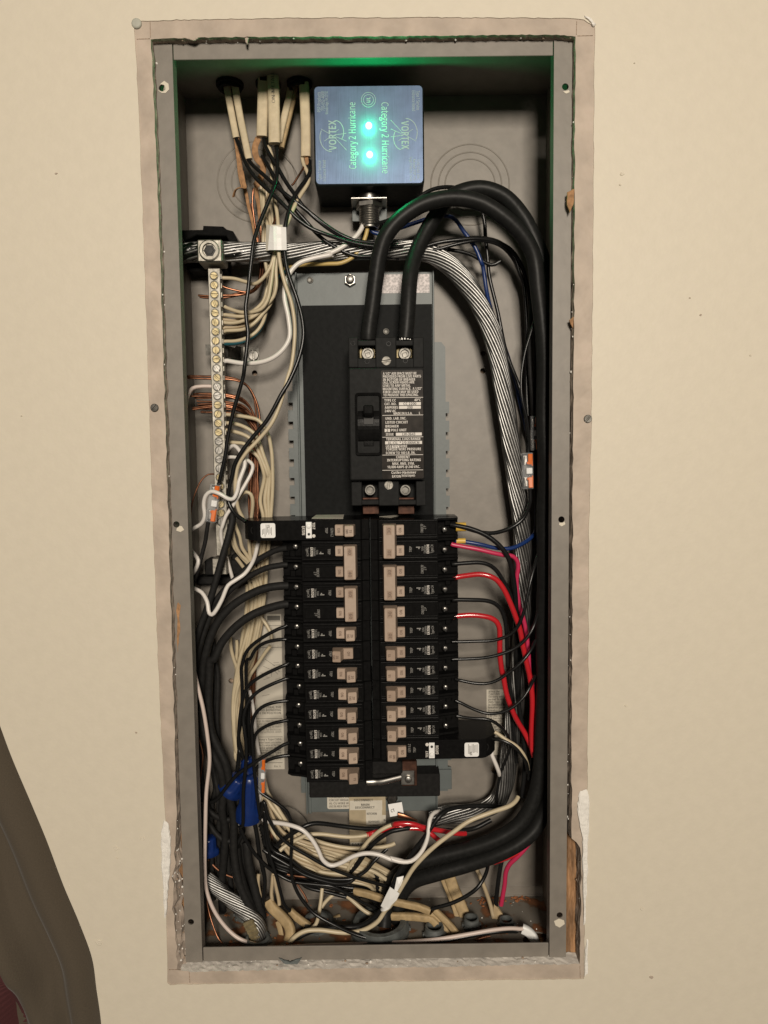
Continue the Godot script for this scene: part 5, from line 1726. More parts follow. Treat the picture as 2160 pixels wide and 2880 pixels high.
	wire("cream_wire", "cream wire paired with the black one running down to the arc-fault breaker", "wire", M.cream, 1.9, ["R", 1035, 262, 54, 1062, 350, 53, 1105, 440, 51, 1112, 530, 48, 1010, 700, 43, 925, 855, 38, 868, 1000, 36, 800, 1150, 35, 770, 1330, 35, 795, 1530, 35, 850, 1760, 36, "C", 1365, 890, 36, 1400, 1130, 35, 1396, 1380, 34, 1372, 1560, 33, "D", 1310, 230, 32, 1205, 550, 31, 1105, 755, 30, 960, 935, 30, 830, 1080, 30, 748, 1220, 31, 716, 1430, 33, 722, 1590, 36, 750, 1720, 38, 810, 1830, 40], "cream wires among the bar")
	wire("copper_wire", "bright bare copper tail sticking out of the cable by the surge protector", "wire", M.copper, 1.0, ["R", 1055, 370, 52, 1025, 410, 48, 980, 480, 44, 935, 550, 42, 915, 585, 41], "bare copper ends")
	wire("copper_wire", "short copper tip rising behind the white tape flag", "wire", M.copper, 1.0, ["R", 750, 820, 52, 725, 930, 49, 712, 990, 46, 698, 1040, 44], "bare copper ends")
	wire("thin_strand", "hair-thin dark strand arching below the lettered cable", "wire", M.steel_dark, .35, ["R", 820, 240, 60, 900, 330, 58, 960, 420, 58, 985, 500, 60], "hair-thin strands")
	# pale conductors in the trunk down to the tape flag
	var cg := "pale wires bundled above the tape flag"
	for q in [["pale wire bundled under the square-ended cable", ["R", 545, 640, 58, 560, 800, 56, 575, 1000, 54, 580, 1150, 53, 590, 1350, 54, 615, 1560, 56, 640, 1700, 60]],
			["pale wire pressed along the trunk into the tape flag", ["R", 585, 640, 57, 578, 800, 53, 600, 960, 50, 640, 1060, 47, 660, 1200, 46]],
			["pale wire behind the trunk bending into the tape flag", ["R", 640, 130, 54, 690, 280, 54, 690, 480, 54, 720, 720, 52, 745, 900, 48, 755, 1060, 45, 750, 1200, 45]],
			["pale wire slanting into the tape flag from the lettered cable", ["R", 640, 860, 55, 655, 950, 53, 668, 1040, 50, 680, 1150, 48]],
			["pale wire edging the trunk next to the copper", ["R", 590, 900, 58, 590, 1080, 56, 600, 1200, 55, 625, 1330, 56]]]:
		wire("pale_wire", q[0], "wire", M.cream, 1.8, q[1], cg)
	for q in [["bare copper wire in the trunk dropping toward the bar's third screw", ["R", 470, 620, 64, 465, 780, 65, 490, 1000, 67, 520, 1250, 70, 545, 1450, 70, 540, 1640, 66, 480, 1780, 60, 350, 1850, 54, "C", 680, 828, 52, 540, 838, 51, 425, 832, 51]],
			["bare copper wire in the trunk bending to the bar's second screw", ["R", 510, 700, 66, 540, 900, 66, 565, 1200, 68, 580, 1450, 70, 570, 1620, 66, 500, 1760, 60, "C", 930, 790, 56, 800, 772, 54, 670, 738, 52]],
			["dull copper wire hugging the trunk's dark side", ["R", 440, 800, 68, 490, 1050, 70, 540, 1300, 72, 570, 1500, 72, 560, 1660, 68, 470, 1800, 62, 300, 1840, 56, "C", 660, 850, 53, 500, 846, 52]],
			["dull copper wire lowest of those bending to the third screw", ["R", 520, 1000, 66, 560, 1300, 70, 590, 1550, 70, 570, 1700, 66, 470, 1830, 60, 260, 1880, 55, "C", 640, 862, 53, 440, 848, 52]]]:
		wire("copper_wire", q[0], "wire", M.copper if q[0].begins_with("bare") else M.copper_dull, 1.05, q[1], "bare copper in the trunk")
	# device leads
	wire("white_wire", "thick white wire from the surge protector looping down to the neutral bar", "wire", M.white, 2.3, ["B", 345, 790, 58, 335, 830, 55, 308, 882, 52, 225, 948, 50, 110, 1000, 49, "R", 1390, 1385, 48, 1150, 1440, 46, 1000, 1500, 45, 915, 1590, 45, "C", 1325, 690, 45, 1308, 850, 45, 1342, 1060, 45, 1345, 1260, 45, 1250, 1410, 45, 1110, 1500, 46, 900, 1532, 48, 690, 1500, 50])
	wire("yellow_wire", "yellow wire from the surge protector running behind the aluminum cable", "wire", M.yellow_wire, 2.0, ["B", 362, 800, 58, 358, 850, 57, 340, 910, 56, 290, 990, 56, 220, 1030, 56, "R", 1350, 1500, 57, 1150, 1510, 60, 960, 1530, 64, 840, 1560, 68, 760, 1620, 72])
	wire("black_wire", "black lead curving from the surge protector's nipple behind the service cables", "wire", M.black_thin, 1.9, ["B", 372, 800, 58, 378, 825, 54, 420, 825, 50, 500, 795, 46, 600, 715, 46, 690, 655, 48, 770, 638, 52, 840, 650, 60, 920, 700, 66, 958, 800, 70, 968, 900, 70, 980, 1000, 70, "F", 480, 430, 70, 540, 700, 70, 600, 950, 70, 690, 1200, 70, 735, 1400, 66, 750, 1560, 58, 752, 1660, 52])
	wire("blue_wire", "blue lead from the surge protector ending in a yellow ferrule at the double breaker", "wire", M.blue, 2.0, ["B", 366, 805, 62, 372, 860, 62, 410, 880, 62, 460, 870, 62, 600, 820, 66, 720, 785, 68, 800, 795, 66, 860, 870, 63, 920, 960, 62, 950, 1040, 62, "F", 435, 360, 64, 465, 540, 68, 505, 690, 74, 580, 900, 80, 680, 1250, 82, 760, 1600, 82, 800, 1900, 80, "V", 1100, 230, 70, 1030, 345, 52, 900, 430, 44, 750, 487, 40, 560, 485, 38, 360, 440, 36, 150, 405, 36, 0, 395, 36])


# ---------- wires of the neutral bar
func build_bar_wires() -> void:
	var g := "cream wires landing on the neutral bar"
	for q in [["cream wire rising from the bar's topmost screw into the tape flag", ["C", 670, 655, 51, 780, 665, 50, 900, 700, 48, 985, 722, 46, 1060, 680, 44, 1150, 560, 43, 1195, 440, 43, 1215, 330, 43]],
			["cream wire to the bar's fourth screw", ["C", 690, 945, 51, 750, 968, 50, 850, 998, 48, 960, 998, 46, 1060, 965, 44, 1125, 880, 43, 1165, 720, 42, 1190, 560, 42, 1215, 400, 42]],
			["cream wire to the bar's fifth screw", ["C", 675, 1030, 51, 760, 1045, 50, 860, 1052, 49, 980, 1030, 48, 1090, 940, 47, 1140, 800, 46, 1160, 650, 46, 1190, 480, 45, 1210, 360, 44]],
			["cream wire to the bar's sixth screw", ["C", 675, 1105, 51, 780, 1108, 50, 880, 1085, 49, 1000, 1030, 48, 1110, 930, 48, 1180, 850, 47, 1212, 740, 46, 1212, 600, 46, 1222, 420, 45]],
			["cream wire to the bar's seventh screw", ["C", 680, 1200, 51, 790, 1195, 50, 890, 1180, 49, 990, 1120, 48, 1090, 1010, 50, 1160, 920, 52, 1200, 800, 52, 1205, 650, 52, 1225, 480, 50, 1235, 360, 48]],
			["pale yellow wire paired with the green one at the eighth screw", ["C", 685, 1300, 51, 790, 1302, 50, 900, 1275, 49, 1000, 1215, 50, 1070, 1120, 52, 1110, 1000, 56, 1150, 880, 60]]]:
		wire("cream_wire", q[0], "wire", M.cream, 1.75, q[1], g)
	wire("green_wire", "blue-green wire bending from the bar's eighth screw up behind the cream ones", "wire", M.teal, 1.8, ["C", 685, 1322, 52, 800, 1320, 51, 920, 1290, 51, 1020, 1225, 52, 1085, 1120, 55, 1115, 990, 60, 1160, 800, 66, 1215, 660, 66, 1290, 595, 60, 1345, 570, 58])
	# copper, upper and lower bunches
	var cg := "bare copper wires on the neutral bar"
	var order := ["first", "second", "third", "fourth", "fifth", "sixth", "seventh", "eighth", "ninth"]
	var rows := [[180, 232, 232, 250], [190, 250, 252, 262], [210, 238, 244, 258], [290, 430, 436, 450], [210, 448, 444, 470], [300, 540, 528, 545], [240, 585, 560, 580], [245, 600, 572, 600], [395, 632, 640, 640]]
	for k in 9:
		var r: Array = rows[k]
		var xo := 985.0 - 12.0 * k + (8 if k % 2 else -6)
		var top: float = 350.0 + 38.0 * k
		wire("copper_wire", "bare copper wire arching from the bar, %s of the lower bunch" % order[k], "wire", M.copper if k % 3 != 2 else M.copper_dull, 1.0,
			["D", r[0], r[1], 50, 330, (r[1] + r[2]) / 2.0, 50, 470, r[2], 50, 610, r[2] + 2, 51, 760, r[3] + 20, 53, 860, r[3] + 90, 56 + k * .8, 930, r[3] + 210, 58 + k, xo, r[3] + 400, 60 + k, xo - 6, 950, 61 + k, xo - 14, 1300, 61 + k, xo - 12, 1700, 62 + k, "M", 1010 - 8 * k, 400, 64 + k, 1090 - 14 * k, 900, 70, 1060 - 10 * k, 1500, 78, 1030 - 8 * k, 1900, 80, "N", 1000 - 6 * k, 400, 82, 960, 1000, 82, 950, 1500, 80, "O", 60 + 6 * k, 350, 76, 100, 600, 72], cg)
	# neutrals leaving the lower screws and diving behind the arc-fault breaker
	var wg := "cream wires leaving the lower bar screws"
	var low := [[655, 668, 695, 1045, 760, 1108, 900, 1118], [745, 758, 815, 1000, 930, 1062, 1150, 1100], [830, 850, 905, 960, 985, 1030, 1180, 1075], [965, 975, 1000, 900, 1050, 1000, 1150, 1035], [1560, 1570, 1590, 860, 1580, 910, 1640, 905]]
	for k in 5:
		var q: Array = low[k]
		if k == 4:
			wire("cream_wire", "cream wire hooking over just above the arc-fault breaker", "wire", M.cream, 1.8, ["D", 740, 1640, 52, 790, 1540, 48, 840, 1512, 46, 890, 1540, 46, 908, 1620, 48, 900, 1740, 52, 890, 1840, 56, "M", 930, 500, 60, 950, 700, 64, 980, 900, 68, 1000, 1150, 70, 960, 1500, 74, 880, 1900, 76], wg)
		else:
			wire("cream_wire", "cream wire curving from the lower bar, %s from the top of its fan" % order[k], "wire", M.cream, 1.9, ["D", 600, q[0], 51, 700, q[1] - 4, 50, 820, q[2] - 18, 49, q[3] - 60, q[4] - 40, 49, q[5] - 25, q[6] - 30, 50, q[7], q[6] + 140, 52, q[7] + 6, 1350, 54, q[7] - 14 * k, 1600, 56, q[7] - 10, 1820, 58, "M", 1190 - 55 * k, 400, 62, 1150 - 50 * k, 800, 68, 1120 - 50 * k, 1200, 72, 1050 - 50 * k, 1650, 74, 960 - 50 * k, 2000, 76, "N", 800 - 20 * k, 350, 78, 740 - 10 * k, 700, 78, 745 - 8 * k, 1000, 76, 770, 1280, 74], wg)
	# looped white pair and the long wandering white wire
	wire("white_wire", "long white wire wandering over the bar, behind the flange and back to the breakers", "wire", M.white, 2.0, ["D", 630, 1050, 50, 660, 1022, 47, 712, 1002, 44, 790, 1085, 40, 832, 1190, 37, 792, 1320, 34, 762, 1400, 32, 742, 1500, 29, 695, 1585, 26, 640, 1585, 24, 550, 1535, 23, 450, 1508, 24, 392, 1555, 26, 372, 1650, 29, 386, 1790, 32, 350, 1870, 35, "M", 240, 290, 38, 140, 350, 42, 105, 430, 46, 130, 530, 46, 190, 610, 42, 258, 715, 38, 225, 830, 38, 160, 920, 42, 110, 980, 45, 120, 1040, 43, 200, 1085, 38, 320, 1150, 32, 385, 1270, 28, 405, 1410, 25, 440, 1430, 24, 490, 1370, 23, 560, 1230, 23, 640, 1040, 24, 720, 980, 25, 860, 885, 28, 950, 770, 34, 1005, 660, 42, 1050, 480, 52, 1080, 380, 58])
	wire("white_wire", "white wire doubling back beside the lever connector and down past the bar's end", "wire", M.white, 1.8, ["D", 630, 1132, 50, 740, 1140, 47, 860, 1172, 44, 912, 1225, 42, 900, 1300, 40, 840, 1420, 38, 760, 1560, 36, 690, 1680, 35, 620, 1780, 35, 575, 1900, 36, "M", 560, 330, 38, 562, 480, 42, 600, 620, 48, 660, 800, 54, 715, 970, 58])
	wire("pinkish_wire", "pinkish-white wire from the bar dropping behind the flange to the floor", "wire", M.pinkish, 1.9, ["D", 600, 348, 50, 460, 345, 48, 330, 345, 46, 240, 365, 43, 190, 440, 40, 160, 560, 37, 146, 720, 34, 128, 850, 32, "M", 90, 200, 30, 110, 700, 28, 140, 1300, 26, 170, 1750, 24, 200, 2030, 22, "N", 180, 60, 22, 240, 320, 21, 325, 680, 20, 378, 1080, 20, 402, 1380, 20, 375, 1800, 22, 358, 2180, 24, "K", 322, 560, 26, 325, 800, 28, 345, 1000, 28, 420, 1180, 26, 560, 1330, 23, 720, 1395, 20, 860, 1420, 18, "O", 600, 1830, 17, 1000, 1815, 17, 1400, 1790, 17, "Q", 200, 1425, 17, 500, 1400, 17, 800, 1350, 18, 1050, 1305, 20, 1200, 1292, 22, 1300, 1300, 24])
	wire("copper_wire", "fine bare copper wire bowing beside the bar toward the flange", "wire", M.copper_dull, .8, ["D", 490, 1318, 50, 420, 1322, 48, 350, 1380, 46, 290, 1490, 45, 235, 1640, 44, 200, 1830, 44, "M", 130, 200, 44, 100, 800, 44, 110, 1600, 44, "N", 190, 800, 42, 260, 1060, 40, 322, 1320, 38, 300, 1560, 40, 280, 1800, 42])
	wire("copper_wire", "fine bare copper wire standing on the box floor by the flange", "wire", M.copper, .8, ["K", 330, 950, 40, 350, 1120, 36, 385, 1250, 31, 425, 1350, 27, 475, 1412, 23])
	# more creams under the bar joining the trunk
	var tg := "cream wires joining the trunk beside the neutral bar"
	for q in [["cream wire sliding under the arc-fault breaker from the bar", ["M", 700, 300, 50, 740, 520, 54, 800, 640, 58, 900, 740, 62, 970, 900, 66, 1050, 1080, 70, 1040, 1400, 74, 960, 1800, 76]],
			["cream wire crossing from the bar's foot into the trunk", ["M", 690, 430, 52, 740, 560, 55, 830, 680, 60, 930, 800, 64, 960, 960, 68, 990, 1080, 70, 1000, 1400, 74, 900, 1800, 76]],
			["cream wire bending twice below the arc-fault breaker", ["M", 740, 240, 50, 800, 400, 54, 830, 560, 58, 930, 720, 64, 1060, 960, 68, 1085, 1080, 70, 1110, 1240, 72, 1070, 1430, 72, 1140, 1550, 70, 1190, 1650, 68, 1215, 1740, 66]],
			["cream wire lowest in the sheaf under the bar", ["M", 760, 690, 58, 830, 780, 62, 900, 880, 66, 950, 1070, 70, 960, 1300, 74, 930, 1600, 76, 850, 1900, 78]],
			["cream wire crossing the copper above the wiring label", ["M", 1200, 1830, 60, 1130, 1920, 62, 1040, 2050, 66, 950, 2180, 70, "N", 930, 280, 72, 880, 420, 74]],
			["cream wire straying toward the back panel holes", ["M", 670, 1700, 72, 680, 1850, 74, 720, 2000, 76, 780, 2150, 78, "N", 790, 250, 78, 770, 330, 78]],
			["cream wire nearest the back in the trunk", ["M", 760, 1750, 78, 770, 1900, 80, 760, 2100, 82, "N", 770, 200, 82, 745, 420, 82, 715, 700, 82, 720, 950, 80, 750, 1250, 78, 790, 1390, 74]],
			["cream wire in the middle of the trunk", ["M", 860, 1600, 76, 830, 1800, 78, 800, 2050, 80, "N", 790, 150, 80, 785, 380, 80, 770, 650, 80, 745, 950, 78, 740, 1250, 76, 740, 1350, 72, 800, 1410, 66]],
			["cream wire outermost in the trunk by the wiring label", ["M", 1000, 1820, 70, 920, 1990, 72, 880, 2150, 74, "N", 865, 250, 76, 860, 420, 78]],
			["white wire straight down beside the wiring label", ["N", 925, 470, 70, 960, 600, 66, 985, 740, 66, 1010, 900, 68, 1030, 1100, 70, 1055, 1300, 72]]]:
		wire("cream_wire", q[0], "wire", M.white if q[0].begins_with("white") else M.cream, 1.85, q[1], tg)


# ---------- wires in the gutter beside the neutral bar
func build_gutter_wires() -> void:
	var tg := "thick black wires of the double breakers beside the neutral bar"
	wire("thick_wire", "medium black wire to the upper pole of the double breaker under the arc-fault one", "wire", M.cable_soft, 2.9, ["M", 1420, 560, 36, 1280, 595, 38, 1130, 670, 40, 950, 790, 42, 740, 980, 42, 560, 1150, 42, 430, 1330, 43, 320, 1540, 45, 250, 1780, 47, 215, 2050, 49, "N", 210, 250, 50, 230, 700, 50, 240, 1200, 50, 250, 1700, 50, 255, 2212, 50, "K", 290, 700, 50, 300, 1150, 50, 300, 1400, 55], tg)
	wire("thick_wire", "medium black wire to the lower pole of the double breaker under the arc-fault one", "wire", M.cable_soft, 2.9, ["M", 1420, 775, 33, 1330, 790, 33, 1150, 822, 34, 950, 915, 36, 760, 1045, 38, 560, 1240, 39, 420, 1450, 40, 320, 1700, 42, 260, 1950, 44, "N", 250, 150, 46, 265, 600, 48, 280, 1100, 50, 300, 1500, 52, 330, 1750, 54, 380, 1960, 54, 480, 2100, 52, 600, 2140, 50, 690, 2150, 50], tg)
	wire("thick_wire", "thickest black wire curving to the upper pole of the lower double breaker", "wire", M.cable_soft, 4.0, ["M", 1430, 1045, 33, 1320, 1055, 32, 1120, 1095, 32, 920, 1185, 33, 700, 1330, 34, 530, 1510, 36, 420, 1720, 38, 350, 1950, 40, "N", 320, 130, 42, 295, 450, 44, 300, 800, 44, 350, 1050, 42, 440, 1270, 40, 540, 1480, 40, 590, 1750, 42, 580, 2050, 44, "K", 480, 500, 48, 460, 900, 54, 460, 1150, 58], tg)
	wire("thick_wire", "thickest black wire curving to the lower pole of the lower double breaker", "wire", M.cable_soft, 4.0, ["M", 1430, 1285, 32, 1320, 1300, 31, 1120, 1355, 31, 920, 1450, 31, 720, 1610, 32, 560, 1800, 33, 460, 2000, 34, "N", 420, 80, 35, 405, 350, 37, 405, 700, 38, 440, 1000, 38, 530, 1220, 38, 620, 1420, 38, 670, 1650, 40, 690, 1900, 42, "K", 545, 400, 44, 545, 700, 44, 600, 950, 42, 690, 1150, 42, 740, 1300, 46], tg)
	wire("thick_wire", "thick black wire slanting down from the lever connector in front of the bar's end", "wire", M.cable_soft, 3.4, ["M", 700, 60, 40, 700, 190, 37, 665, 350, 34, 615, 540, 33, 560, 740, 32, 500, 960, 32, 430, 1180, 33, 350, 1400, 34, 265, 1650, 36, 215, 1900, 38, 195, 2150, 40, "N", 200, 300, 40, 225, 900, 38, 245, 1500, 36, 265, 2000, 34, "K", 295, 600, 34, 305, 1000, 34, 300, 1300, 36], tg)
	wire("black_wire", "slim dark wire dropping from the lever connector by the flange", "wire", M.cable_soft, 2.0, ["M", 400, 200, 34, 375, 340, 36, 350, 480, 38, 305, 650, 40, 255, 860, 42, 200, 1040, 44, 150, 1250, 46, 140, 1700, 48, "N", 215, 200, 48, 225, 900, 48])
	# thin feeds of the single breakers
	var g := "thin black wires feeding the neutral-side single breakers"
	var order := ["first", "second", "third", "fourth", "fifth", "sixth", "seventh", "eighth"]
	var specs := [
		["M", 1420, 1560, 32, 1300, 1605, 31, 1120, 1705, 31, 960, 1820, 32, 870, 1930, 34, 830, 2080, 36, "N", 822, 180, 38, 838, 420, 40, 830, 700, 42, 800, 950, 44, 780, 1100, 46, 800, 1260, 46, 850, 1340, 44],
		["M", 1430, 1748, 33, 1300, 1750, 33, 1130, 1785, 34, 1010, 1870, 36, 940, 1990, 38, "N", 905, 60, 40, 885, 300, 44, 890, 600, 46, 880, 900, 48, 900, 1250, 48, 900, 1500, 46],
		["N", 1440, 112, 33, 1380, 135, 32, 1180, 225, 31, 1010, 325, 31, 900, 430, 32, 850, 560, 34, 815, 760, 36, 790, 950, 38, 785, 1120, 40, 830, 1300, 42, 850, 1420, 44],
		["N", 1440, 312, 33, 1380, 325, 32, 1200, 395, 30, 1030, 490, 29, 930, 595, 28, 875, 720, 27, 850, 850, 27, 862, 1000, 26, 880, 1200, 26, 872, 1450, 25, 852, 1750, 25, 845, 2212, 27, "K", 600, 480, 30, 630, 560, 33, 700, 680, 37, 790, 780, 40, 850, 830, 42, "O", 200, 1010, 42, 350, 1082, 40, 600, 1110, 39, 800, 1130, 39, 950, 1200, 40, 1150, 1310, 42, 1350, 1410, 46],
		["N", 1440, 598, 33, 1380, 602, 32, 1220, 632, 31, 1090, 690, 31, 1010, 775, 31, 965, 900, 32, 965, 1100, 32, 985, 1350, 32, 1010, 1600, 32, 1040, 1850, 32, 1075, 2100, 32, "O", 5, 150, 31, 60, 340, 30, 165, 515, 30, 300, 640, 30, 500, 760, 30, 750, 900, 31, 1000, 1000, 34, 1200, 1060, 38, 1450, 1130, 44],
		["N", 1440, 850, 33, 1380, 862, 32, 1240, 890, 32, 1110, 945, 33, 1020, 1015, 34, 985, 1120, 35, 985, 1350, 35, 1000, 1600, 35, 1030, 1900, 36, 1060, 2150, 36, "O", 0, 260, 36, 40, 500, 36, 100, 690, 37, 300, 800, 36, 500, 955, 36, 700, 1035, 37, 900, 1055, 39, 1050, 1035, 41, 1200, 945, 43, 1300, 830, 45, 1450, 690, 50],
		["N", 1450, 1140, 34, 1380, 1165, 33, 1240, 1250, 32, 1110, 1325, 31, 1010, 1388, 31, 930, 1445, 31, 840, 1500, 31, 760, 1560, 32, 680, 1650, 33, 600, 1755, 34, 540, 1840, 35, 470, 1905, 36, 395, 1922, 38, 320, 1890, 44],
		["N", 1450, 1312, 34, 1380, 1315, 33, 1260, 1340, 32, 1150, 1385, 32, 1060, 1450, 33, 1010, 1540, 34, 1020, 1700, 35, 1080, 1790, 34, 1180, 1860, 33, 1300, 1940, 33, 1400, 2020, 33, 1450, 2110, 33, "O", 325, 380, 33, 333, 480, 32, 336, 650, 32, 330, 850, 33, 345, 1040, 33, 400, 1200, 32, 480, 1330, 31, 590, 1452, 30, 830, 1590, 26, 1100, 1705, 20, 1400, 1780, 17, 1640, 1808, 17, "Q", 160, 1448, 20]]
	for k in 8:
		wire("black_wire", "thin black wire to the neutral-side single breaker, %s down its column" % order[k], "wire", M.black_thin, 1.75, specs[k], g)
	# the black wires bunched behind them down to the floor
	var bg := "black wires bunched down the gutter to the box floor"
	for q in [["black wire at the core of the gutter bunch", 2.2, ["N", 930, 620, 50, 915, 900, 50, 920, 1200, 50, 960, 1600, 50, 1010, 2000, 48, "K", 700, 400, 46, 720, 560, 44, 740, 700, 44, 790, 900, 44, 780, 1080, 44, 790, 1110, 46]],
			["black wire lying against the blue connectors", 2.2, ["N", 800, 1150, 52, 790, 1400, 54, 760, 1800, 54, 740, 2150, 52, "K", 620, 500, 50, 560, 640, 48, 540, 760, 46, 600, 1000, 46, 680, 1180, 48, 740, 1300, 52]],
			["black wire curling low behind the blue connectors", 2.6, ["K", 350, 350, 52, 400, 400, 50, 470, 430, 48, 530, 430, 48, 600, 420, 50]],
			["black wire curling second lowest behind the blue connectors", 2.8, ["K", 345, 450, 54, 390, 520, 52, 450, 580, 50, 520, 600, 50, 590, 590, 52]],
			["soft black sleeve falling into the floor clamp", 5.5, ["K", 560, 640, 50, 570, 780, 48, 610, 930, 46, 670, 1080, 45, 720, 1200, 45, 745, 1300, 46]],
			["second soft black sleeve beside the floor clamp", 4.5, ["K", 640, 600, 54, 660, 760, 52, 700, 920, 50, 740, 1080, 48, 770, 1200, 48]],
			["black wire dropping straight to the torn brown jacket", 1.7, ["K", 760, 300, 38, 790, 450, 38, 810, 600, 38, 840, 740, 38, 880, 880, 37, 910, 1000, 36, 940, 1090, 36, 985, 1140, 38]],
			["black wire from the gutter bunch ending among the creams", 2.0, ["O", 0, 700, 40, 150, 790, 38, 320, 890, 37, 470, 985, 37, 680, 1060, 38, 880, 1100, 40, 1010, 1080, 43, 1080, 1020, 46]],
			["black stub with a bare end crossing the creams", 2.3, ["O", 170, 650, 36, 250, 580, 34, 330, 520, 33, 420, 465, 33, 500, 420, 34, 600, 395, 36, 720, 400, 38, 900, 428, 41, 1150, 462, 44, 1300, 462, 47, 1420, 452, 50]]]:
		wire("black_wire", q[0], "wire", M.cable_soft if q[1] > 2.4 else M.black_thin, q[1], q[2], bg)
	wire("thin_strand", "hair-thin dark strand lying on the pan beside the cream sheaf", "wire", M.steel_dark, .35, ["O", 250, 200, 84, 350, 240, 82, 450, 310, 82, 520, 390, 82], "hair-thin strands")


# ---------- wires in the gutter beside the aluminum cable
func build_far_gutter_wires() -> void:
	var g := "wires of the ferruled double breaker"
	wire("black_wire", "thick-skinned black wire from the yellow ferrule diving down behind the red wires", "wire", M.black, 2.4, ["V", -60, 170, 34, 0, 180, 33, 200, 215, 32, 400, 292, 31, 550, 400, 30, 660, 525, 30, 725, 650, 31, 770, 850, 34, 808, 1100, 38, 832, 1350, 44, 860, 1550, 52, 880, 1900, 58, "J", 1350, 400, 60, 1380, 700, 60, 1400, 1000, 58, 1380, 1300, 56], g)
	wire("black_wire", "black wire from the yellow ferrule rising to the lever connector", "wire", M.black_thin, 2.0, ["V", -40, 185, 36, 100, 205, 36, 280, 255, 35, 400, 275, 34, 520, 275, 32, 660, 240, 30, 800, 175, 29, 920, 80, 30, 975, -10, 33, "F", 768, 2000, 38, 770, 1930, 42, 765, 1880, 45], g)
	wire("pink_wire", "pink-red wire leaving the ferruled breaker and running down the aluminum cable", "wire", M.pink, 2.2, ["V", -50, 432, 35, 0, 440, 35, 300, 490, 34, 520, 545, 34, 660, 575, 35, 770, 592, 36, 832, 660, 37, 845, 750, 38, 830, 900, 40, 845, 1080, 43, 885, 1300, 46, 930, 1450, 48, 965, 1650, 50, 990, 1900, 50, 1015, 2200, 50, "J", 1470, 300, 50, 1475, 600, 50, 1478, 850, 48], g)
	for q in [["V", [8, 140, 145, 262], "yellow ferrule on the black wires of the top double breaker"], ["V", [15, 355, 138, 425], "yellow ferrule on the blue lead of the top double breaker"]]:
		var c: Array = q[1]
		var m := vat("V", (c[0] + c[2]) / 2.0, (c[1] + c[3]) / 2.0, 36)
		var r := prect("V", c[0], c[1], c[2], c[3], 36)
		var mb := Mesh3.new()
		mb.xf = Transform3D(Basis(Vector3(0, 1, 0), PI / 2) * Basis(Vector3(0, 0, 1), 0), m)
		mb.lathe([[r.size.y * .42, -r.size.x / 2], [r.size.y * .5, -r.size.x / 2], [r.size.y * .5, r.size.x / 2], [r.size.y * .42, r.size.x / 2], [r.size.y * .42, -r.size.x / 2]], 18, false)
		if c[1] > 300:
			pass
		var o := piece("ferrule", mb, M.yellow)
		tag(o, q[2], "ferrule", "yellow ferrules")
	var rg := "red wires of the double breakers"
	wire("red_wire", "shiny red wire with the longer slanting run", "wire", M.red, 2.7, ["V", -40, 880, 33, 40, 868, 33, 200, 845, 32, 330, 835, 31, 450, 858, 30, 555, 915, 30, 645, 1040, 30, 730, 1225, 31, 815, 1430, 33, 870, 1570, 35, 920, 1800, 37, 980, 2100, 39, "J", 1440, 250, 41, 1460, 450, 43, 1465, 700, 45, 1470, 900, 45], rg)
	wire("red_wire", "shiny red wire with the sharp square bend", "wire", M.red, 2.7, ["V", -40, 1425, 34, 40, 1418, 34, 200, 1405, 34, 350, 1412, 34, 480, 1435, 34, 560, 1482, 34, 600, 1560, 35, 605, 1680, 36, 600, 1850, 37, 605, 2000, 38, 628, 2190, 40, "J", 1200, 200, 41, 1235, 390, 43, 1290, 540, 46, 1340, 640, 50, 1400, 740, 52, 1450, 850, 50, 1480, 950, 48], rg)
	var bg := "black wires of the red-wired double breakers"
	wire("black_wire", "black wire arching above the slanting red wire", "wire", M.black, 2.1, ["V", -40, 705, 34, 20, 700, 34, 180, 690, 34, 330, 685, 34, 450, 712, 34, 550, 785, 35, 630, 910, 36, 700, 1040, 38, 760, 1180, 42, 800, 1400, 50, 830, 1800, 56, "J", 1330, 300, 60, 1360, 700, 62], bg)
	wire("black_wire", "black wire arching above the square-bent red wire", "wire", M.black, 2.1, ["V", -40, 1185, 34, 20, 1180, 34, 250, 1180, 34, 420, 1190, 35, 530, 1225, 36, 610, 1300, 38, 660, 1420, 40, 685, 1600, 44, 700, 1800, 50, 715, 2100, 54, "J", 1255, 150, 58, 1275, 400, 60, 1300, 700, 62, 1330, 1000, 62], bg)
	var tg := "thin black wires feeding the far single breakers"
	var order := ["first", "second", "third", "fourth", "fifth"]
	var specs := [["V", -40, 1755, 33, 30, 1762, 33, 300, 1757, 32, 480, 1748, 31, 620, 1715, 30, 760, 1645, 29, 850, 1535, 28, 920, 1350, 27, 980, 1120, 27, 1035, 920, 28, 1090, 730, 32, 1130, 560, 40],
		["V", -40, 1995, 33, 30, 1997, 33, 300, 1988, 32, 450, 1968, 31, 620, 1925, 30, 800, 1850, 29, 930, 1755, 28, 1030, 1630, 28, 1090, 1500, 30, 1130, 1350, 36, 1150, 1250, 42],
		["J", 800, 275, 34, 840, 283, 33, 950, 308, 32, 1060, 316, 31, 1150, 295, 30, 1260, 230, 29, 1350, 165, 28, 1430, 80, 29, 1475, 10, 32, 1500, -60, 38],
		["J", 800, 462, 34, 840, 478, 33, 950, 532, 32, 1060, 570, 31, 1150, 574, 30, 1250, 550, 29, 1340, 495, 29, 1410, 420, 30, 1460, 330, 33, 1490, 250, 40],
		["J", 810, 595, 34, 860, 610, 33, 960, 622, 31, 1060, 625, 30, 1130, 645, 30, 1195, 690, 32, 1250, 750, 36, 1280, 850, 42, 1250, 950, 46, 1195, 1080, 50, 1165, 1200, 54, 1155, 1300, 58, 1158, 1380, 62]]
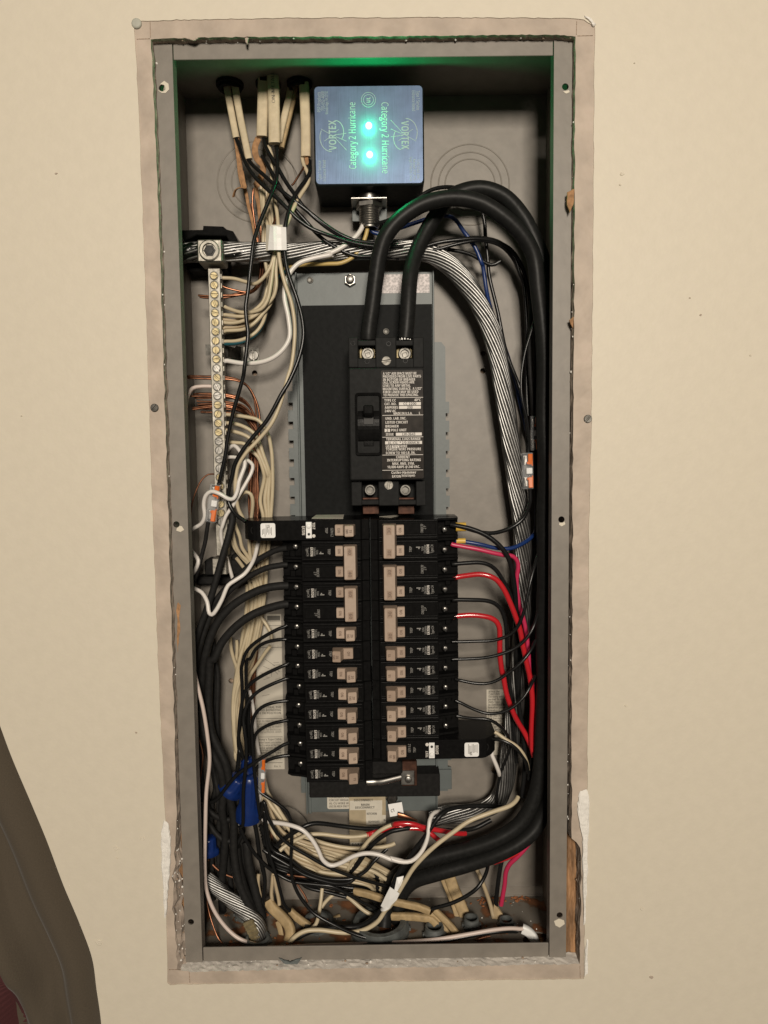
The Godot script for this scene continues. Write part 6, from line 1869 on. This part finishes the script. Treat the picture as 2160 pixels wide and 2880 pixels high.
	for k in 5:
		wire("black_wire", "thin black wire to the far-side single breaker, %s down its column" % order[k], "wire", M.black_thin, 1.6, specs[k], tg)
	wire("cream_wire", "cream wire leaving the end of the arc-fault breaker by the aluminum cable", "wire", M.cream, 1.8, ["J", 1140, 735, 34, 1180, 765, 32, 1240, 808, 30, 1330, 862, 29, 1390, 925, 30, 1425, 1000, 36, 1430, 1060, 44], "leads of the far arc-fault breaker")
	wire("black_wire", "black wire leaving the end of the arc-fault breaker by the aluminum cable", "wire", M.black_thin, 1.9, ["J", 1140, 795, 33, 1190, 805, 31, 1270, 838, 29, 1350, 905, 29, 1405, 985, 33, 1430, 1080, 42], "leads of the far arc-fault breaker")
	wire("white_wire", "short white pigtail below the arc-fault breaker by the aluminum cable", "wire", M.white, 2.1, ["J", 1115, 900, 44, 1135, 950, 44, 1160, 1010, 45, 1180, 1070, 48, 1185, 1110, 54], "leads of the far arc-fault breaker")
	var ug := "black wires strung between the aluminum and service cables"
	wire("black_wire", "black wire crossing over the aluminum cable near its crest", "wire", M.black_thin, 1.9, ["F", 0, 245, 52, 120, 205, 50, 260, 182, 50, 400, 172, 52, 530, 195, 56, 630, 250, 60, 705, 360, 64, 750, 520, 68, 765, 800, 70, 770, 1200, 70], ug)
	wire("black_wire", "black wire lying just under its neighbour over the aluminum crest", "wire", M.black_thin, 1.7, ["F", -20, 280, 54, 130, 245, 52, 280, 208, 52, 420, 190, 54, 560, 225, 58, 650, 310, 64, 710, 440, 70], ug)
	wire("black_wire", "slack thin black wire hanging onto the far lever connector", "wire", M.black_thin, 1.3, ["F", 800, 720, 46, 765, 830, 44, 728, 960, 43, 707, 1140, 42, 715, 1290, 42, 742, 1420, 43, 756, 1550, 45, 752, 1660, 47], ug)
	wire("black_wire", "dark wire hugging the service cable beside the lever connector", "wire", M.cable_soft, 2.4, ["F", 770, 600, 60, 765, 900, 60, 780, 1300, 60, 800, 1700, 60, 810, 2100, 60, "V", 1080, 400, 60, 1110, 1200, 60, 1100, 2000, 60], ug)
	wire("black_wire", "second dark wire hugging the service cable behind the lever connector", "wire", M.cable_soft, 2.4, ["F", 800, 560, 64, 805, 1000, 64, 815, 1600, 64, 830, 2100, 64, "V", 1150, 600, 64, 1160, 1400, 64, 1150, 2200, 62, "J", 1490, 500, 58, 1470, 900, 54, 1440, 1150, 52], ug)


# ---------- the tangle on the floor of the box
func build_bottom_wires() -> void:
	var g := "cream wires of the sheaf crossing the box floor"
	for q in [["cream wire edging the sheaf nearest the pan", ["N", 1110, 1560, 62, 1150, 1750, 52, "O", 60, 60, 46, 130, 160, 44, 220, 290, 42, 300, 400, 42, 420, 520, 44, 560, 580, 46, 720, 640, 48, 900, 680, 48, 1080, 695, 48, 1280, 685, 48, 1430, 660, 48, 1540, 628, 48]],
			["cream wire second in the sheaf", ["O", -10, 20, 50, 60, 130, 48, 160, 270, 46, 260, 400, 45, 340, 510, 45, 460, 600, 46, 650, 680, 47, 850, 770, 48, 1000, 850, 50, 1150, 920, 52, 1300, 970, 52, 1480, 1085, 52]],
			["cream wire third in the sheaf", ["O", -10, 90, 54, 50, 230, 52, 130, 380, 50, 230, 520, 50, 350, 600, 50, 500, 640, 50, 700, 720, 50, 900, 830, 52, 1060, 930, 54, 1300, 1075, 56]],
			["cream wire fourth in the sheaf", ["O", 10, 200, 56, 80, 380, 54, 200, 540, 53, 330, 650, 52, 450, 730, 52, 600, 790, 52, 760, 812, 53, 920, 808, 55, 1020, 850, 58]],
			["cream wire fifth in the sheaf, dipping below the blacks", ["O", 30, 330, 58, 120, 500, 56, 260, 650, 54, 420, 780, 52, 560, 880, 52, 700, 985, 52, 820, 1040, 54]],
			["short cream stub with a bare end below the black stub", ["O", 195, 718, 34, 270, 660, 36, 350, 610, 37, 430, 565, 38, 520, 520, 39, 620, 508, 40, 720, 512, 40, 850, 532, 40, 1000, 548, 40, 1120, 545, 41, 1230, 528, 42]],
			["cream wire climbing behind the wavy white one", ["O", 985, 960, 48, 1020, 880, 46, 1080, 790, 44, 1150, 690, 43, 1240, 580, 42, 1350, 490, 41, 1450, 440, 41, 1540, 412, 42]],
			["cream wire ending at the floor hub", ["O", 980, 1250, 54, 1080, 1340, 50, 1180, 1420, 48, 1290, 1480, 46]],
			["cream wire standing over the floor by the torn jacket", ["O", 690, 1150, 56, 678, 1260, 52, 655, 1400, 46, 630, 1520, 40, 600, 1590, 36, 560, 1630, 34]],
			["grey-white wire arcing behind the standing cream one", ["O", 680, 1380, 62, 740, 1300, 64, 820, 1230, 66, 920, 1170, 70]]]:
		wire("cream_wire", q[0], "wire", M.cream, 2.0, q[1], g)
	wire("white_wire", "bright white wire snaking in waves across the tangle", "wire", M.white, 2.1, ["N", 1060, 1650, 60, "O", 0, 340, 44, 90, 372, 36, 200, 385, 32, 320, 408, 29, 450, 462, 27, 560, 575, 26, 635, 700, 25, 695, 825, 25, 790, 890, 25, 900, 868, 25, 1050, 790, 24, 1200, 750, 24, 1350, 765, 23, 1500, 820, 22, 1659, 845, 21, "Q", 60, 640, 21, 150, 672, 20, 260, 672, 20, 345, 605, 21, 400, 500, 23, 420, 380, 26, 430, 290, 30, 460, 230, 36, 515, 208, 44])
	wire("cream_wire", "long cream wire swinging from the service cables through the tape to the floor", "wire", M.cream, 2.2, ["Q", 1250, 70, 34, 1225, 112, 30, 1170, 160, 26, 1000, 225, 22, 800, 302, 20, 650, 400, 19, 500, 505, 18, 380, 610, 18, 270, 735, 18, 205, 845, 19, 140, 960, 21, 60, 1090, 23, "O", 1440, 1400, 25, 1330, 1545, 26, 1150, 1640, 26, 950, 1668, 26, 650, 1642, 26, 500, 1655, 25, 390, 1710, 24, 305, 1790, 24])
	wire("black_wire", "long black wire swinging through the tape alongside the cream one", "wire", M.black, 2.3, ["Q", 1130, 168, 50, 960, 162, 46, 800, 162, 42, 680, 172, 38, 590, 195, 34, 520, 245, 30, 450, 330, 28, 380, 430, 26, 285, 560, 26, 190, 700, 26, 120, 820, 26, 80, 930, 26, 30, 1060, 27, "O", 1400, 1390, 28, 1290, 1500, 30, 1120, 1590, 31, 900, 1605, 31, 700, 1625, 31, 540, 1670, 30, 420, 1730, 28, 320, 1800, 27])
	wire("black_wire", "black wire bowing under the red-taped pair", "wire", M.black, 2.4, ["Q", 1000, 285, 60, 850, 355, 58, 700, 375, 54, 550, 372, 52, 400, 365, 48, 260, 362, 44, 120, 385, 42, "O", 1500, 495, 42, 1390, 555, 42, 1280, 640, 43, 1190, 740, 44, 1090, 880, 46, 1000, 985, 50])
	wire("black_wire", "thin black wire curving up from the floor hub to the service cables", "wire", M.black_thin, 1.9, ["Q", 440, 1120, 34, 520, 1098, 32, 640, 1058, 31, 780, 985, 31, 870, 915, 32, 930, 830, 36, 965, 750, 42, 975, 690, 48])
	var rg := "red-taped wires at the box floor"
	wire("red_wire", "red-taped wire lying over the black bow", "wire", M.red, 2.5, ["O", 1510, 425, 40, 1580, 405, 39, "Q", 90, 325, 38, 180, 312, 37, 270, 315, 37, 350, 340, 38, 450, 362, 40, 580, 388, 43, 680, 408, 47, 760, 412, 52], rg)
	wire("red_wire", "red-taped wire slipping under toward the service cables", "wire", M.red, 2.4, ["O", 1205, 530, 42, 1300, 500, 44, 1420, 465, 45, 1560, 420, 44, "Q", 200, 355, 44, 340, 365, 44, 420, 400, 43, 470, 445, 42, 530, 490, 44], rg)
	wire("pink_wire", "pink-red wire curling round the service cables down into kraft paper", "wire", M.pink, 2.4, ["Q", 1440, 360, 48, 1400, 430, 46, 1320, 545, 46, 1240, 630, 48, 1165, 700, 52, 1130, 770, 55, 1118, 880, 58, 1105, 980, 60, 1092, 1080, 62], rg)
	wire("red_wire", "red wire tucked under the lower service cable", "wire", M.red, 2.2, ["Q", 1420, 400, 52, 1350, 500, 50, 1270, 580, 48, 1180, 630, 48, 1100, 660, 50, 1030, 685, 54], rg)
	wire("black_wire", "black wire standing beside the pink one in the kraft paper", "wire", M.black, 2.3, ["Q", 1110, 620, 62, 1092, 720, 61, 1075, 850, 61, 1058, 980, 62, 1045, 1085, 63])
	wire("cream_wire", "grey-brown wire leaning beside the kraft paper", "wire", M.cream_old, 2.2, ["Q", 830, 690, 66, 870, 770, 64, 920, 880, 62, 960, 980, 61, 1000, 1100, 60, 1020, 1190, 58])
	# jacketed cables coming up through the floor
	var jg := "old tan jacketed cables on the box floor"
	for q in [["tan jacketed cable lying across above the hubs", 3.6, .8, ["O", 1060, 1190, 52, 1150, 1205, 50, 1280, 1240, 48, 1390, 1275, 46, "Q", 100, 1050, 44, 220, 1075, 42, 330, 1100, 40, 430, 1140, 38]],
			["tan jacketed cable lying lowest across the hubs", 3.8, .8, ["Q", -20, 1170, 46, 100, 1185, 44, 220, 1185, 42, 340, 1195, 40, 450, 1215, 38, 490, 1260, 36]],
			["broad tan cable with faint print rising behind the hubs", 6.0, .5, ["Q", 600, 780, 70, 640, 900, 68, 690, 1020, 65, 735, 1130, 62, 770, 1220, 60, 795, 1290, 58]],
			["tan cable leaning against the broad printed one", 2.6, .7, ["Q", 535, 810, 72, 575, 900, 70, 620, 1010, 68, 655, 1100, 65, 690, 1220, 60, 720, 1320, 54]],
			["tan cable slit open toward the floor, dark inside", 3.2, .8, ["Q", 470, 1125, 38, 530, 1180, 36, 600, 1250, 34, 660, 1320, 32, 720, 1390, 30]],
			["slim tan cable alongside the slit one", 2.4, .8, ["Q", 440, 1160, 40, 500, 1220, 38, 560, 1290, 36, 620, 1370, 33]],
			["crumpled brown jacket torn open beside the floor clamp", 5.2, .7, ["O", 55, 1290, 46, 100, 1370, 44, 170, 1440, 41, 240, 1510, 38, 300, 1590, 34, 320, 1680, 31, 290, 1790, 28]],
			["brown jacket stub slanting behind the torn one", 3.8, .8, ["O", 310, 1420, 50, 390, 1490, 48, 470, 1550, 46, 540, 1600, 44]],
			["flattened tan strip under the crumpled jacket", 2.6, .4, ["O", 170, 1540, 42, 200, 1640, 38, 220, 1740, 34, 235, 1810, 30]],
			["yellowed cable stump behind the standing cream wire", 3.4, .6, ["O", 760, 1560, 62, 830, 1520, 62, 900, 1490, 64]]]:
		jacket("floor_cable", q[0], M.sheath_old, q[1], q[2], q[3], jg)
	for q in [["cream conductor standing in the crumpled jacket", ["O", 120, 980, 50, 108, 1100, 48, 95, 1220, 46, 105, 1300, 45]], ["second cream conductor standing in the crumpled jacket", ["O", 130, 1000, 48, 145, 1120, 46, 170, 1240, 44, 190, 1350, 43]], ["pale conductor behind the crumpled jacket", ["K", 740, 850, 54, 735, 930, 52, 745, 1000, 50, 760, 1060, 50]]]:
		wire("cream_wire", q[0], "wire", M.cream_old, 1.9, q[1], "conductors in the crumpled jacket")
	for q in [["bare copper wire lying under the black wires", ["O", 280, 990, 48, 420, 1010, 47, 560, 1025, 47, 640, 1040, 48]], ["dull copper wire slanting to the floor behind the blacks", ["O", 360, 1030, 50, 420, 1130, 46, 480, 1230, 42, 520, 1320, 40]], ["copper wire hidden in the cream sheaf", ["O", 400, 660, 56, 600, 740, 56, 800, 800, 56, 1000, 850, 58]], ["copper wire curling beside the floor clamp", ["K", 350, 740, 58, 400, 800, 56, 470, 850, 55, 550, 880, 56]], ["thin copper wire on the floor under the white jacket", ["Q", 820, 1420, 24, 900, 1395, 24, 990, 1370, 26]]]:
		wire("copper_wire", q[0], "wire", M.copper_dull, 1.1, q[1], "bare copper wires on the box floor")
	wire("black_wire", "glossy black wire running under the pinkish one to the white jacket", "wire", M.black_thin, 1.9, ["Q", 480, 1425, 18, 650, 1395, 19, 800, 1368, 20, 950, 1342, 21, 1100, 1325, 22, 1250, 1322, 25])
	# the white jacket at the open knockout
	jacket("floor_cable", "white jacketed cable end bending down the open knockout", M.tape, 4.6, .8, ["Q", 1290, 1300, 26, 1330, 1318, 25, 1370, 1350, 25, 1395, 1385, 24, 1420, 1450, 22])
	# folded kraft paper round the pink wire
	var kp := Mesh3.new()
	var a := vat("Q", 1030, 1070, 62); var b := vat("Q", 1112, 1170, 56); var c := vat("Q", 995, 1295, 52); var d := vat("Q", 1005, 1150, 60)
	kp.flat(a, b, c, Vector3(0, 0, 1)); kp.flat(a, c, d, Vector3(-1, 0, 1))
	kp.flat(a + Vector3(0, 0, -.004), b + Vector3(0, 0, -.003), c + Vector3(0, 0, -.003), Vector3(0, 0, -1)); kp.flat(a, b, b + Vector3(0, 0, -.003), Vector3(1, 1, 0)); kp.flat(b, c, b + Vector3(0, 0, -.003), Vector3(1, -1, 0))
	kp.flat(a, d, a + Vector3(0, 0, -.004), Vector3(-1, 1, 0)); kp.flat(d, c, c + Vector3(0, 0, -.003), Vector3(-1, -1, 0)); kp.flat(c, b + Vector3(0, 0, -.003), c + Vector3(0, 0, -.003), Vector3(1, -1, 0))
	tag(piece("kraft_fold", kp, M.sheath_old), "folded kraft paper at the foot of the pink wire", "paper")
	var cw := Mesh3.new()
	tube(cw, smooth_path(route(["Q", 130, 240, 56, 180, 250, 55, 240, 268, 55, 310, 295, 56]), .003), .0032, 8, .5, .0012)
	tag(piece("copper_lug", cw, M.copper), "flattened copper end below the white CT tag", "lug")

	# look-alikes that fill out the tangle
	for k in 11:
		var y := 540 + 34 * k; var x := 20 + 16 * k
		wire("cream_wire", "cream wire running with the sheaf across the box floor", "wire", M.cream if k % 3 else M.cream_old, 1.9, ["O", x - 20, 60 + 45 * k, 50, x + 60, 260 + 40 * k, 46, x + 210, y - 40, 44 + 3 * (k % 3), x + 420, y + 60, 43 + 3 * (k % 3), 700 + rng.randf_range(-40, 40), y + 130 + rng.randf_range(-30, 30), 44 + 2 * (k % 4), 900 + 10 * k, y + 190, 46 + 2 * (k % 4), 1100 + 12 * k, y + 250 + rng.randf_range(-20, 20), 50, 1330, y + 340, 62, 1520, y + 440, 63], "cream wires of the sheaf over the box floor")
	for k in 8:
		var y := 640 + 44 * k
		wire("black_wire", "thin black wire lost in the tangle over the floor", "wire", M.black_thin, 1.9, ["O", -40 + 10 * k, 420 + 40 * k, 52, 110, y, 53, 300 + 10 * k, y + 110 + rng.randf_range(-20, 20), 54, 520, y + 200, 55, 760, y + 235 + rng.randf_range(-25, 25), 56, 1000, y + 240 + 10 * k, 57, 1180, y + 300, 58, 1350, y + 390, 60], "black wires of the tangle over the box floor")
	for k in 5:
		wire("black_wire", "dark wire packed into the gutter behind the thick ones", "wire", M.cable_soft, 2.6, ["M", 330 + 30 * k, 1500 + 60 * k, 60, 290 + 45 * k, 1900, 60, "N", 330 + 50 * k, 300, 60, 330 + 45 * k, 900, 60, 400 + 40 * k, 1350, 60, 480 + 40 * k, 1750, 58, "K", 380 + 50 * k, 300, 58, 370 + 60 * k, 700, 58, 390 + 70 * k, 1050, 62], "dark wires packed into the gutter")
	for k in 6:
		wire("cream_wire", "cream wire packed in the trunk beside the wiring label", "wire", M.cream if k % 2 else M.cream_old, 1.85, ["M", 1130 - 40 * k, 480, 66, 1140 - 45 * k, 900, 72, 1110 - 42 * k, 1300, 76, 1040 - 42 * k, 1750, 79, 960 - 34 * k, 2080, 81, "N", 880 - 26 * k, 300, 82, 850 - 22 * k, 700, 82, 850 - 16 * k, 1100, 80, 880 - 10 * k, 1450, 78, 950, 1850, 74, "O", 30 + 20 * k, 260, 68, 140 + 24 * k, 470, 64], "cream wires packed into the trunk")
	for k in 5:
		wire("pale_wire", "pale wire in the trunk under the jacketed cables", "wire", M.cream_old if k % 2 else M.cream, 1.7, ["R", 560 + 34 * k, 560 + 30 * k, 62, 560 + 30 * k, 760, 62, 590 + 24 * k, 960, 61, 610 + 22 * k, 1180, 60, 640 + 18 * k, 1400, 60, 650 + 16 * k, 1600, 62, "C", 1130 + 12 * k, 760, 64, 1090, 900 + 20 * k, 62, 960, 1010 + 35 * k, 58, 800, 1040 + 40 * k, 55, 670, 1030 + 46 * k, 53], "pale wires of the upper trunk")
	for k in 6:
		wire("copper_wire", "dull copper wire in the bunch arching off the bar", "wire", M.copper_dull, .95, ["D", 250 + 20 * k, 430 + 38 * k, 54, 460, 425 + 40 * k, 53, 640, 430 + 40 * k, 54, 800, 470 + 40 * k, 57, 890, 570 + 36 * k, 60, 930 + 6 * k, 720 + 30 * k, 62, 930 + 5 * k, 1000, 63, 925 + 5 * k, 1400, 64, 935 + 6 * k, 1820, 66], "dull copper wires arching off the bar")


# ---------- connectors, tape flags
func lever_connector(label: String, view: String, x0: float, y0: float, x1: float, y1: float, deep: float, wide: float) -> void:
	var a := vat(view, x0, y0, deep); var b := vat(view, x1, y1, deep)
	var d := b - a
	var t := thing("lever_connector", label, "wire connector", (a + b) / 2, "clear lever connectors with orange levers")
	t.rotation.z = atan2(d.y, d.x) - PI / 2
	var l := d.length()
	var mb := Mesh3.new()
	mb.box(Vector3.ZERO, Vector3(wide, l, .0065), .0008)
	piece("clear_body", mb, M.clear, t)
	for s in [-1.0, 1.0]:
		var lv := Mesh3.new()
		lv.box(Vector3(-wide * .22, s * l * .32, .0030), Vector3(wide * .40, l * .30, .0016), .0005, Basis(Vector3(1, 0, 0), s * .10))
		lv.box(Vector3(-wide * .40, s * l * .30, .0004), Vector3(wide * .12, l * .34, .0058), .0004)
		lv.box(Vector3(-wide * .05, s * l * .22, .0022), Vector3(wide * .30, l * .07, .0024), .0004)
		piece("orange_lever", lv, M.orange, t)
		var mt := Mesh3.new()
		mt.box(Vector3(wide * .16, s * l * .30, -.0012), Vector3(wide * .34, l * .26, .0012), .0003)
		mt.box(Vector3(wide * .26, s * l * .30, .0010), Vector3(wide * .08, l * .22, .0030), .0003, Basis(Vector3(0, 0, 1), .1 * s))
		piece("spring_cage", mt, M.steel, t)
		var dk := Mesh3.new()
		dk.box(Vector3(wide * .05, s * l * .33, -.0024), Vector3(wide * .7, l * .28, .0010), .0002)
		piece("dark_channel", dk, M.case, t)
	var md := Mesh3.new()
	md.box(Vector3(-wide * .14, 0, .0022), Vector3(wide * .56, l * .17, .0020), .0005)
	piece("middle", md, M.tape, t)

func wire_nut(label: String, view: String, x0: float, y0: float, x1: float, y1: float, deep: float, r: float) -> void:
	# from the closed tip (x0, y0) to the skirt
	var a := vat(view, x0, y0, deep); var b := vat(view, x1, y1, deep)
	var t := thing("wire_nut", label, "wire connector", b, "blue twist-on wire connectors")
	var axis := (a - b).normalized()
	var side := axis.cross(Vector3(0, 0, 1)).normalized()
	var l := a.distance_to(b)
	var base := Transform3D(Basis(side, axis.cross(side), axis), Vector3.ZERO)
	var rings := []
	for q in [[.90, 0.0], [1.0, .02], [1.03, .20], [.97, .30], [.94, .42], [.93, .60], [.90, .85], [.84, .94], [.62, 1.0], [.05, 1.0]]:
		var ring := PackedVector3Array()
		for j in 48:
			var rib: float = 1.0 - (.045 if (j % 4) < 2 and q[1] > .3 and q[1] < .9 else 0.0)
			var wing: float = 1.0 + (.22 * pow(absf(cos(TAU * j / 48)), 12.0) if q[1] < .34 else 0.0)
			ring.append(base * Vector3(cos(TAU * j / 48) * r * q[0] * rib * wing, sin(TAU * j / 48) * r * q[0] * rib * wing, l * q[1]))
		rings.append(ring)
	var mb := Mesh3.new()
	mb.skin(rings)
	piece("shell", mb, M.blue_nut, t)

func build_connectors() -> void:
	lever_connector("lever connector hanging in front of the neutral bar", "D", 500, 1430, 445, 1850, 30, .0100)
	lever_connector("lever connector standing beside the service cable", "F", 742, 1655, 748, 1905, 42, .0105)
	lever_connector("lever connector beside the blue wire nuts", "N", 1098, 1335, 1090, 1790, 34, .0068)
	lever_connector("lever connector half hidden behind the service cable", "F", 795, 1400, 800, 1640, 56, .0080)
	wire_nut("large upright blue wire nut at the foot of the gutter", "N", 935, 1560, 905, 2175, 38, .0098)
	wire_nut("blue wire nut tilted behind the upright one", "N", 810, 1590, 650, 1800, 44, .0105)
	wire_nut("blue wire nut above the upright one", "N", 905, 1330, 905, 1570, 46, .0072)
	wire_nut("blue wire nut half behind the flange by the floor clamp", "K", 350, 560, 352, 700, 50, .0085)
	# white tape flags
	var t := thing("tape_flag", "white tape flag wrapped round the wires above the neutral bar", "tape", vat("R", 750, 1340, 34))
	var h := home(t)
	var mb := Mesh3.new(); mb.xf = h
	var rings := []
	for k in 7:
		var y := lerpf(1062, 1340, k / 6.0)
		var ring := PackedVector3Array()
		for q in [[650, 30], [700, 27.5], [740, 28.4], [790, 28.8], [850, 28.0], [850, 28.6], [780, 29.6], [650, 30.8]]:
			ring.append(vat("R", q[0] + (10 - k * 4.0 if q[0] < 700 else (k * 1.0)) , y + (12 if q[0] > 760 and k == 0 else 0), q[1] + .4 * sin(k * 1.3)))
		rings.append(ring)
	mb.skin(rings, true, false)
	piece("front_fold", mb, M.tape, t)
	var m2 := Mesh3.new(); m2.xf = h
	rings = []
	for k in 5:
		var y := lerpf(1045, 1348, k / 4.0)
		var ring := PackedVector3Array()
		for q in [[610, 44], [660, 40], [720, 41], [800, 42], [800, 43], [610, 45]]:
			ring.append(vat("R", q[0] + 8 - k * 2.0, y, q[1]))
		rings.append(ring)
	m2.skin(rings, true, false)
	piece("rear_fold", m2, M.slip, t)
	t = thing("tape_flag", "white tape flag wrapped round the cream and black wires over the floor", "tape", vat("O", 1440, 1390, 22))
	h = home(t)
	mb = Mesh3.new(); mb.xf = h
	for q in [[[1480, 1140, 18], [1590, 1215, 16], [1560, 1290, 17], [1440, 1405, 20], [1372, 1362, 22], [1420, 1260, 20]], [[1560, 1030, 20], [1640, 1012, 21], [1625, 1090, 20], [1560, 1200, 17], [1530, 1180, 18]]]:
		var mid := Vector3.ZERO
		var pts := []
		for e in q: pts.append(vat("O", e[0], e[1], e[2])); mid += pts[pts.size() - 1]
		mid = mid / pts.size() + Vector3(0, 0, .0012)
		for k in pts.size():
			var p0: Vector3 = pts[k]; var p1: Vector3 = pts[(k + 1) % pts.size()]
			mb.flat(mid, p0, p1, Vector3(0, 0, 1))
			mb.quad(p0, p1, p1 + Vector3(0, 0, -.0006), p0 + Vector3(0, 0, -.0006), p0 - mid)
			mb.flat(mid + Vector3(0, 0, -.0018), p0 + Vector3(0, 0, -.0006), p1 + Vector3(0, 0, -.0006), Vector3(0, 0, -1))
	piece("front_fold", mb, M.tape, t)
	m2 = Mesh3.new(); m2.xf = h
	rings = []
	for k in 5:
		var f := k / 4.0
		var ring := PackedVector3Array()
		for j in 10:
			var a := TAU * j / 10
			ring.append(vat("O", lerpf(1545, 1440, f), lerpf(1150, 1370, f), 25) + Vector3(cos(a) * .0062, cos(a) * .003, sin(a) * .0058))
		rings.append(ring)
	m2.skin(rings)
	piece("wrap", m2, M.tape, t)


# ---------- the garment hanging at the edge of the view
func build_cloth() -> void:
	var edge := [[-520, -1500], [-330, -800], [-150, -200], [0, 230], [60, 390], [200, 720], [300, 960], [420, 1280], [530, 1540], [620, 1790], [650, 2000], [680, 2212], [700, 2500], [720, 2900], [735, 3400]]
	var z0 := WALL_Z + .0012
	var t := thing("hanging_garment", "dark olive-brown garment hanging against the wall beside the panel", "garment", Vector3(-.5, -.9, z0))
	var h := home(t)
	var pts := PackedVector3Array()
	for q in edge: pts.append(vat("U", q[0], q[1], -14.0))
	var line := smooth_path(pts, .006)
	var rings := []; var red := []
	for i in line.size():
		var tan := (line[min(i + 1, line.size() - 1)] - line[max(i - 1, 0)]).normalized()
		var inward := Vector3(tan.y, -tan.x, 0)
		if inward.x > 0: inward = -inward
		inward = (inward + Vector3(-.6, 0, 0)).normalized()
		var v := i * .006
		var ring := PackedVector3Array(); var rr := PackedVector3Array()
		for j in 57:
			var u := .40 * pow(j / 56.0, 1.6)
			# rolled hem, a stitched groove, then soft folds running with the hem
			var z := .011 * (1.0 - exp(-u / .0045))
			z += .0045 * exp(-pow((u - .016 - .003 * sin(v * 9.0)) / .010, 2.0))
			z -= .0080 * exp(-pow((u - .030 - .004 * sin(v * 7.0)) / .0042, 2.0))
			z += .012 * smoothstep(.03, .12, u) + .0150 * smoothstep(.03, .06, u) * sin(u * 105.0 + v * 6.0 + 1.4 * sin(v * 11.0))
			z += .0038 * smoothstep(.02, .05, u) * sin(u * 60.0 - v * 45.0)
			ring.append(line[i] + inward * u + Vector3(0, 0, z0 - line[i].z + z))
			if j % 2 == 0:
				var lift := -.004 + .0080 * smoothstep(-.235, -.33, line[i].y) * smoothstep(.055, .085, u + .006 * sin(v * 31.0)) + .001 * sin(u * 170.0 + v * 20.0)
				rr.append(line[i] + inward * u + Vector3(0, 0, z0 - line[i].z + z + lift))
		var last := ring[56]
		ring.append(Vector3(last.x, last.y, z0)); ring.append(line[i] + Vector3(0, 0, z0 - line[i].z - .0002))
		rings.append(ring); red.append(rr)
	var mb := Mesh3.new(); mb.xf = h
	mb.skin(rings)
	piece("cloth", mb, M.cloth, t)
	var rl := Mesh3.new(); rl.xf = h
	for i in red.size() - 1:
		if line[i].y > -.20: continue
		for j in range(8, red[i].size() - 1):
			rl.quad(red[i][j], red[i][j + 1], red[i + 1][j + 1], red[i + 1][j], Vector3(0, 0, 1))
	var ro := piece("red_lining", rl, M.red_cloth, t)
	ro.set_meta("label", "dim red lining showing through the folds")
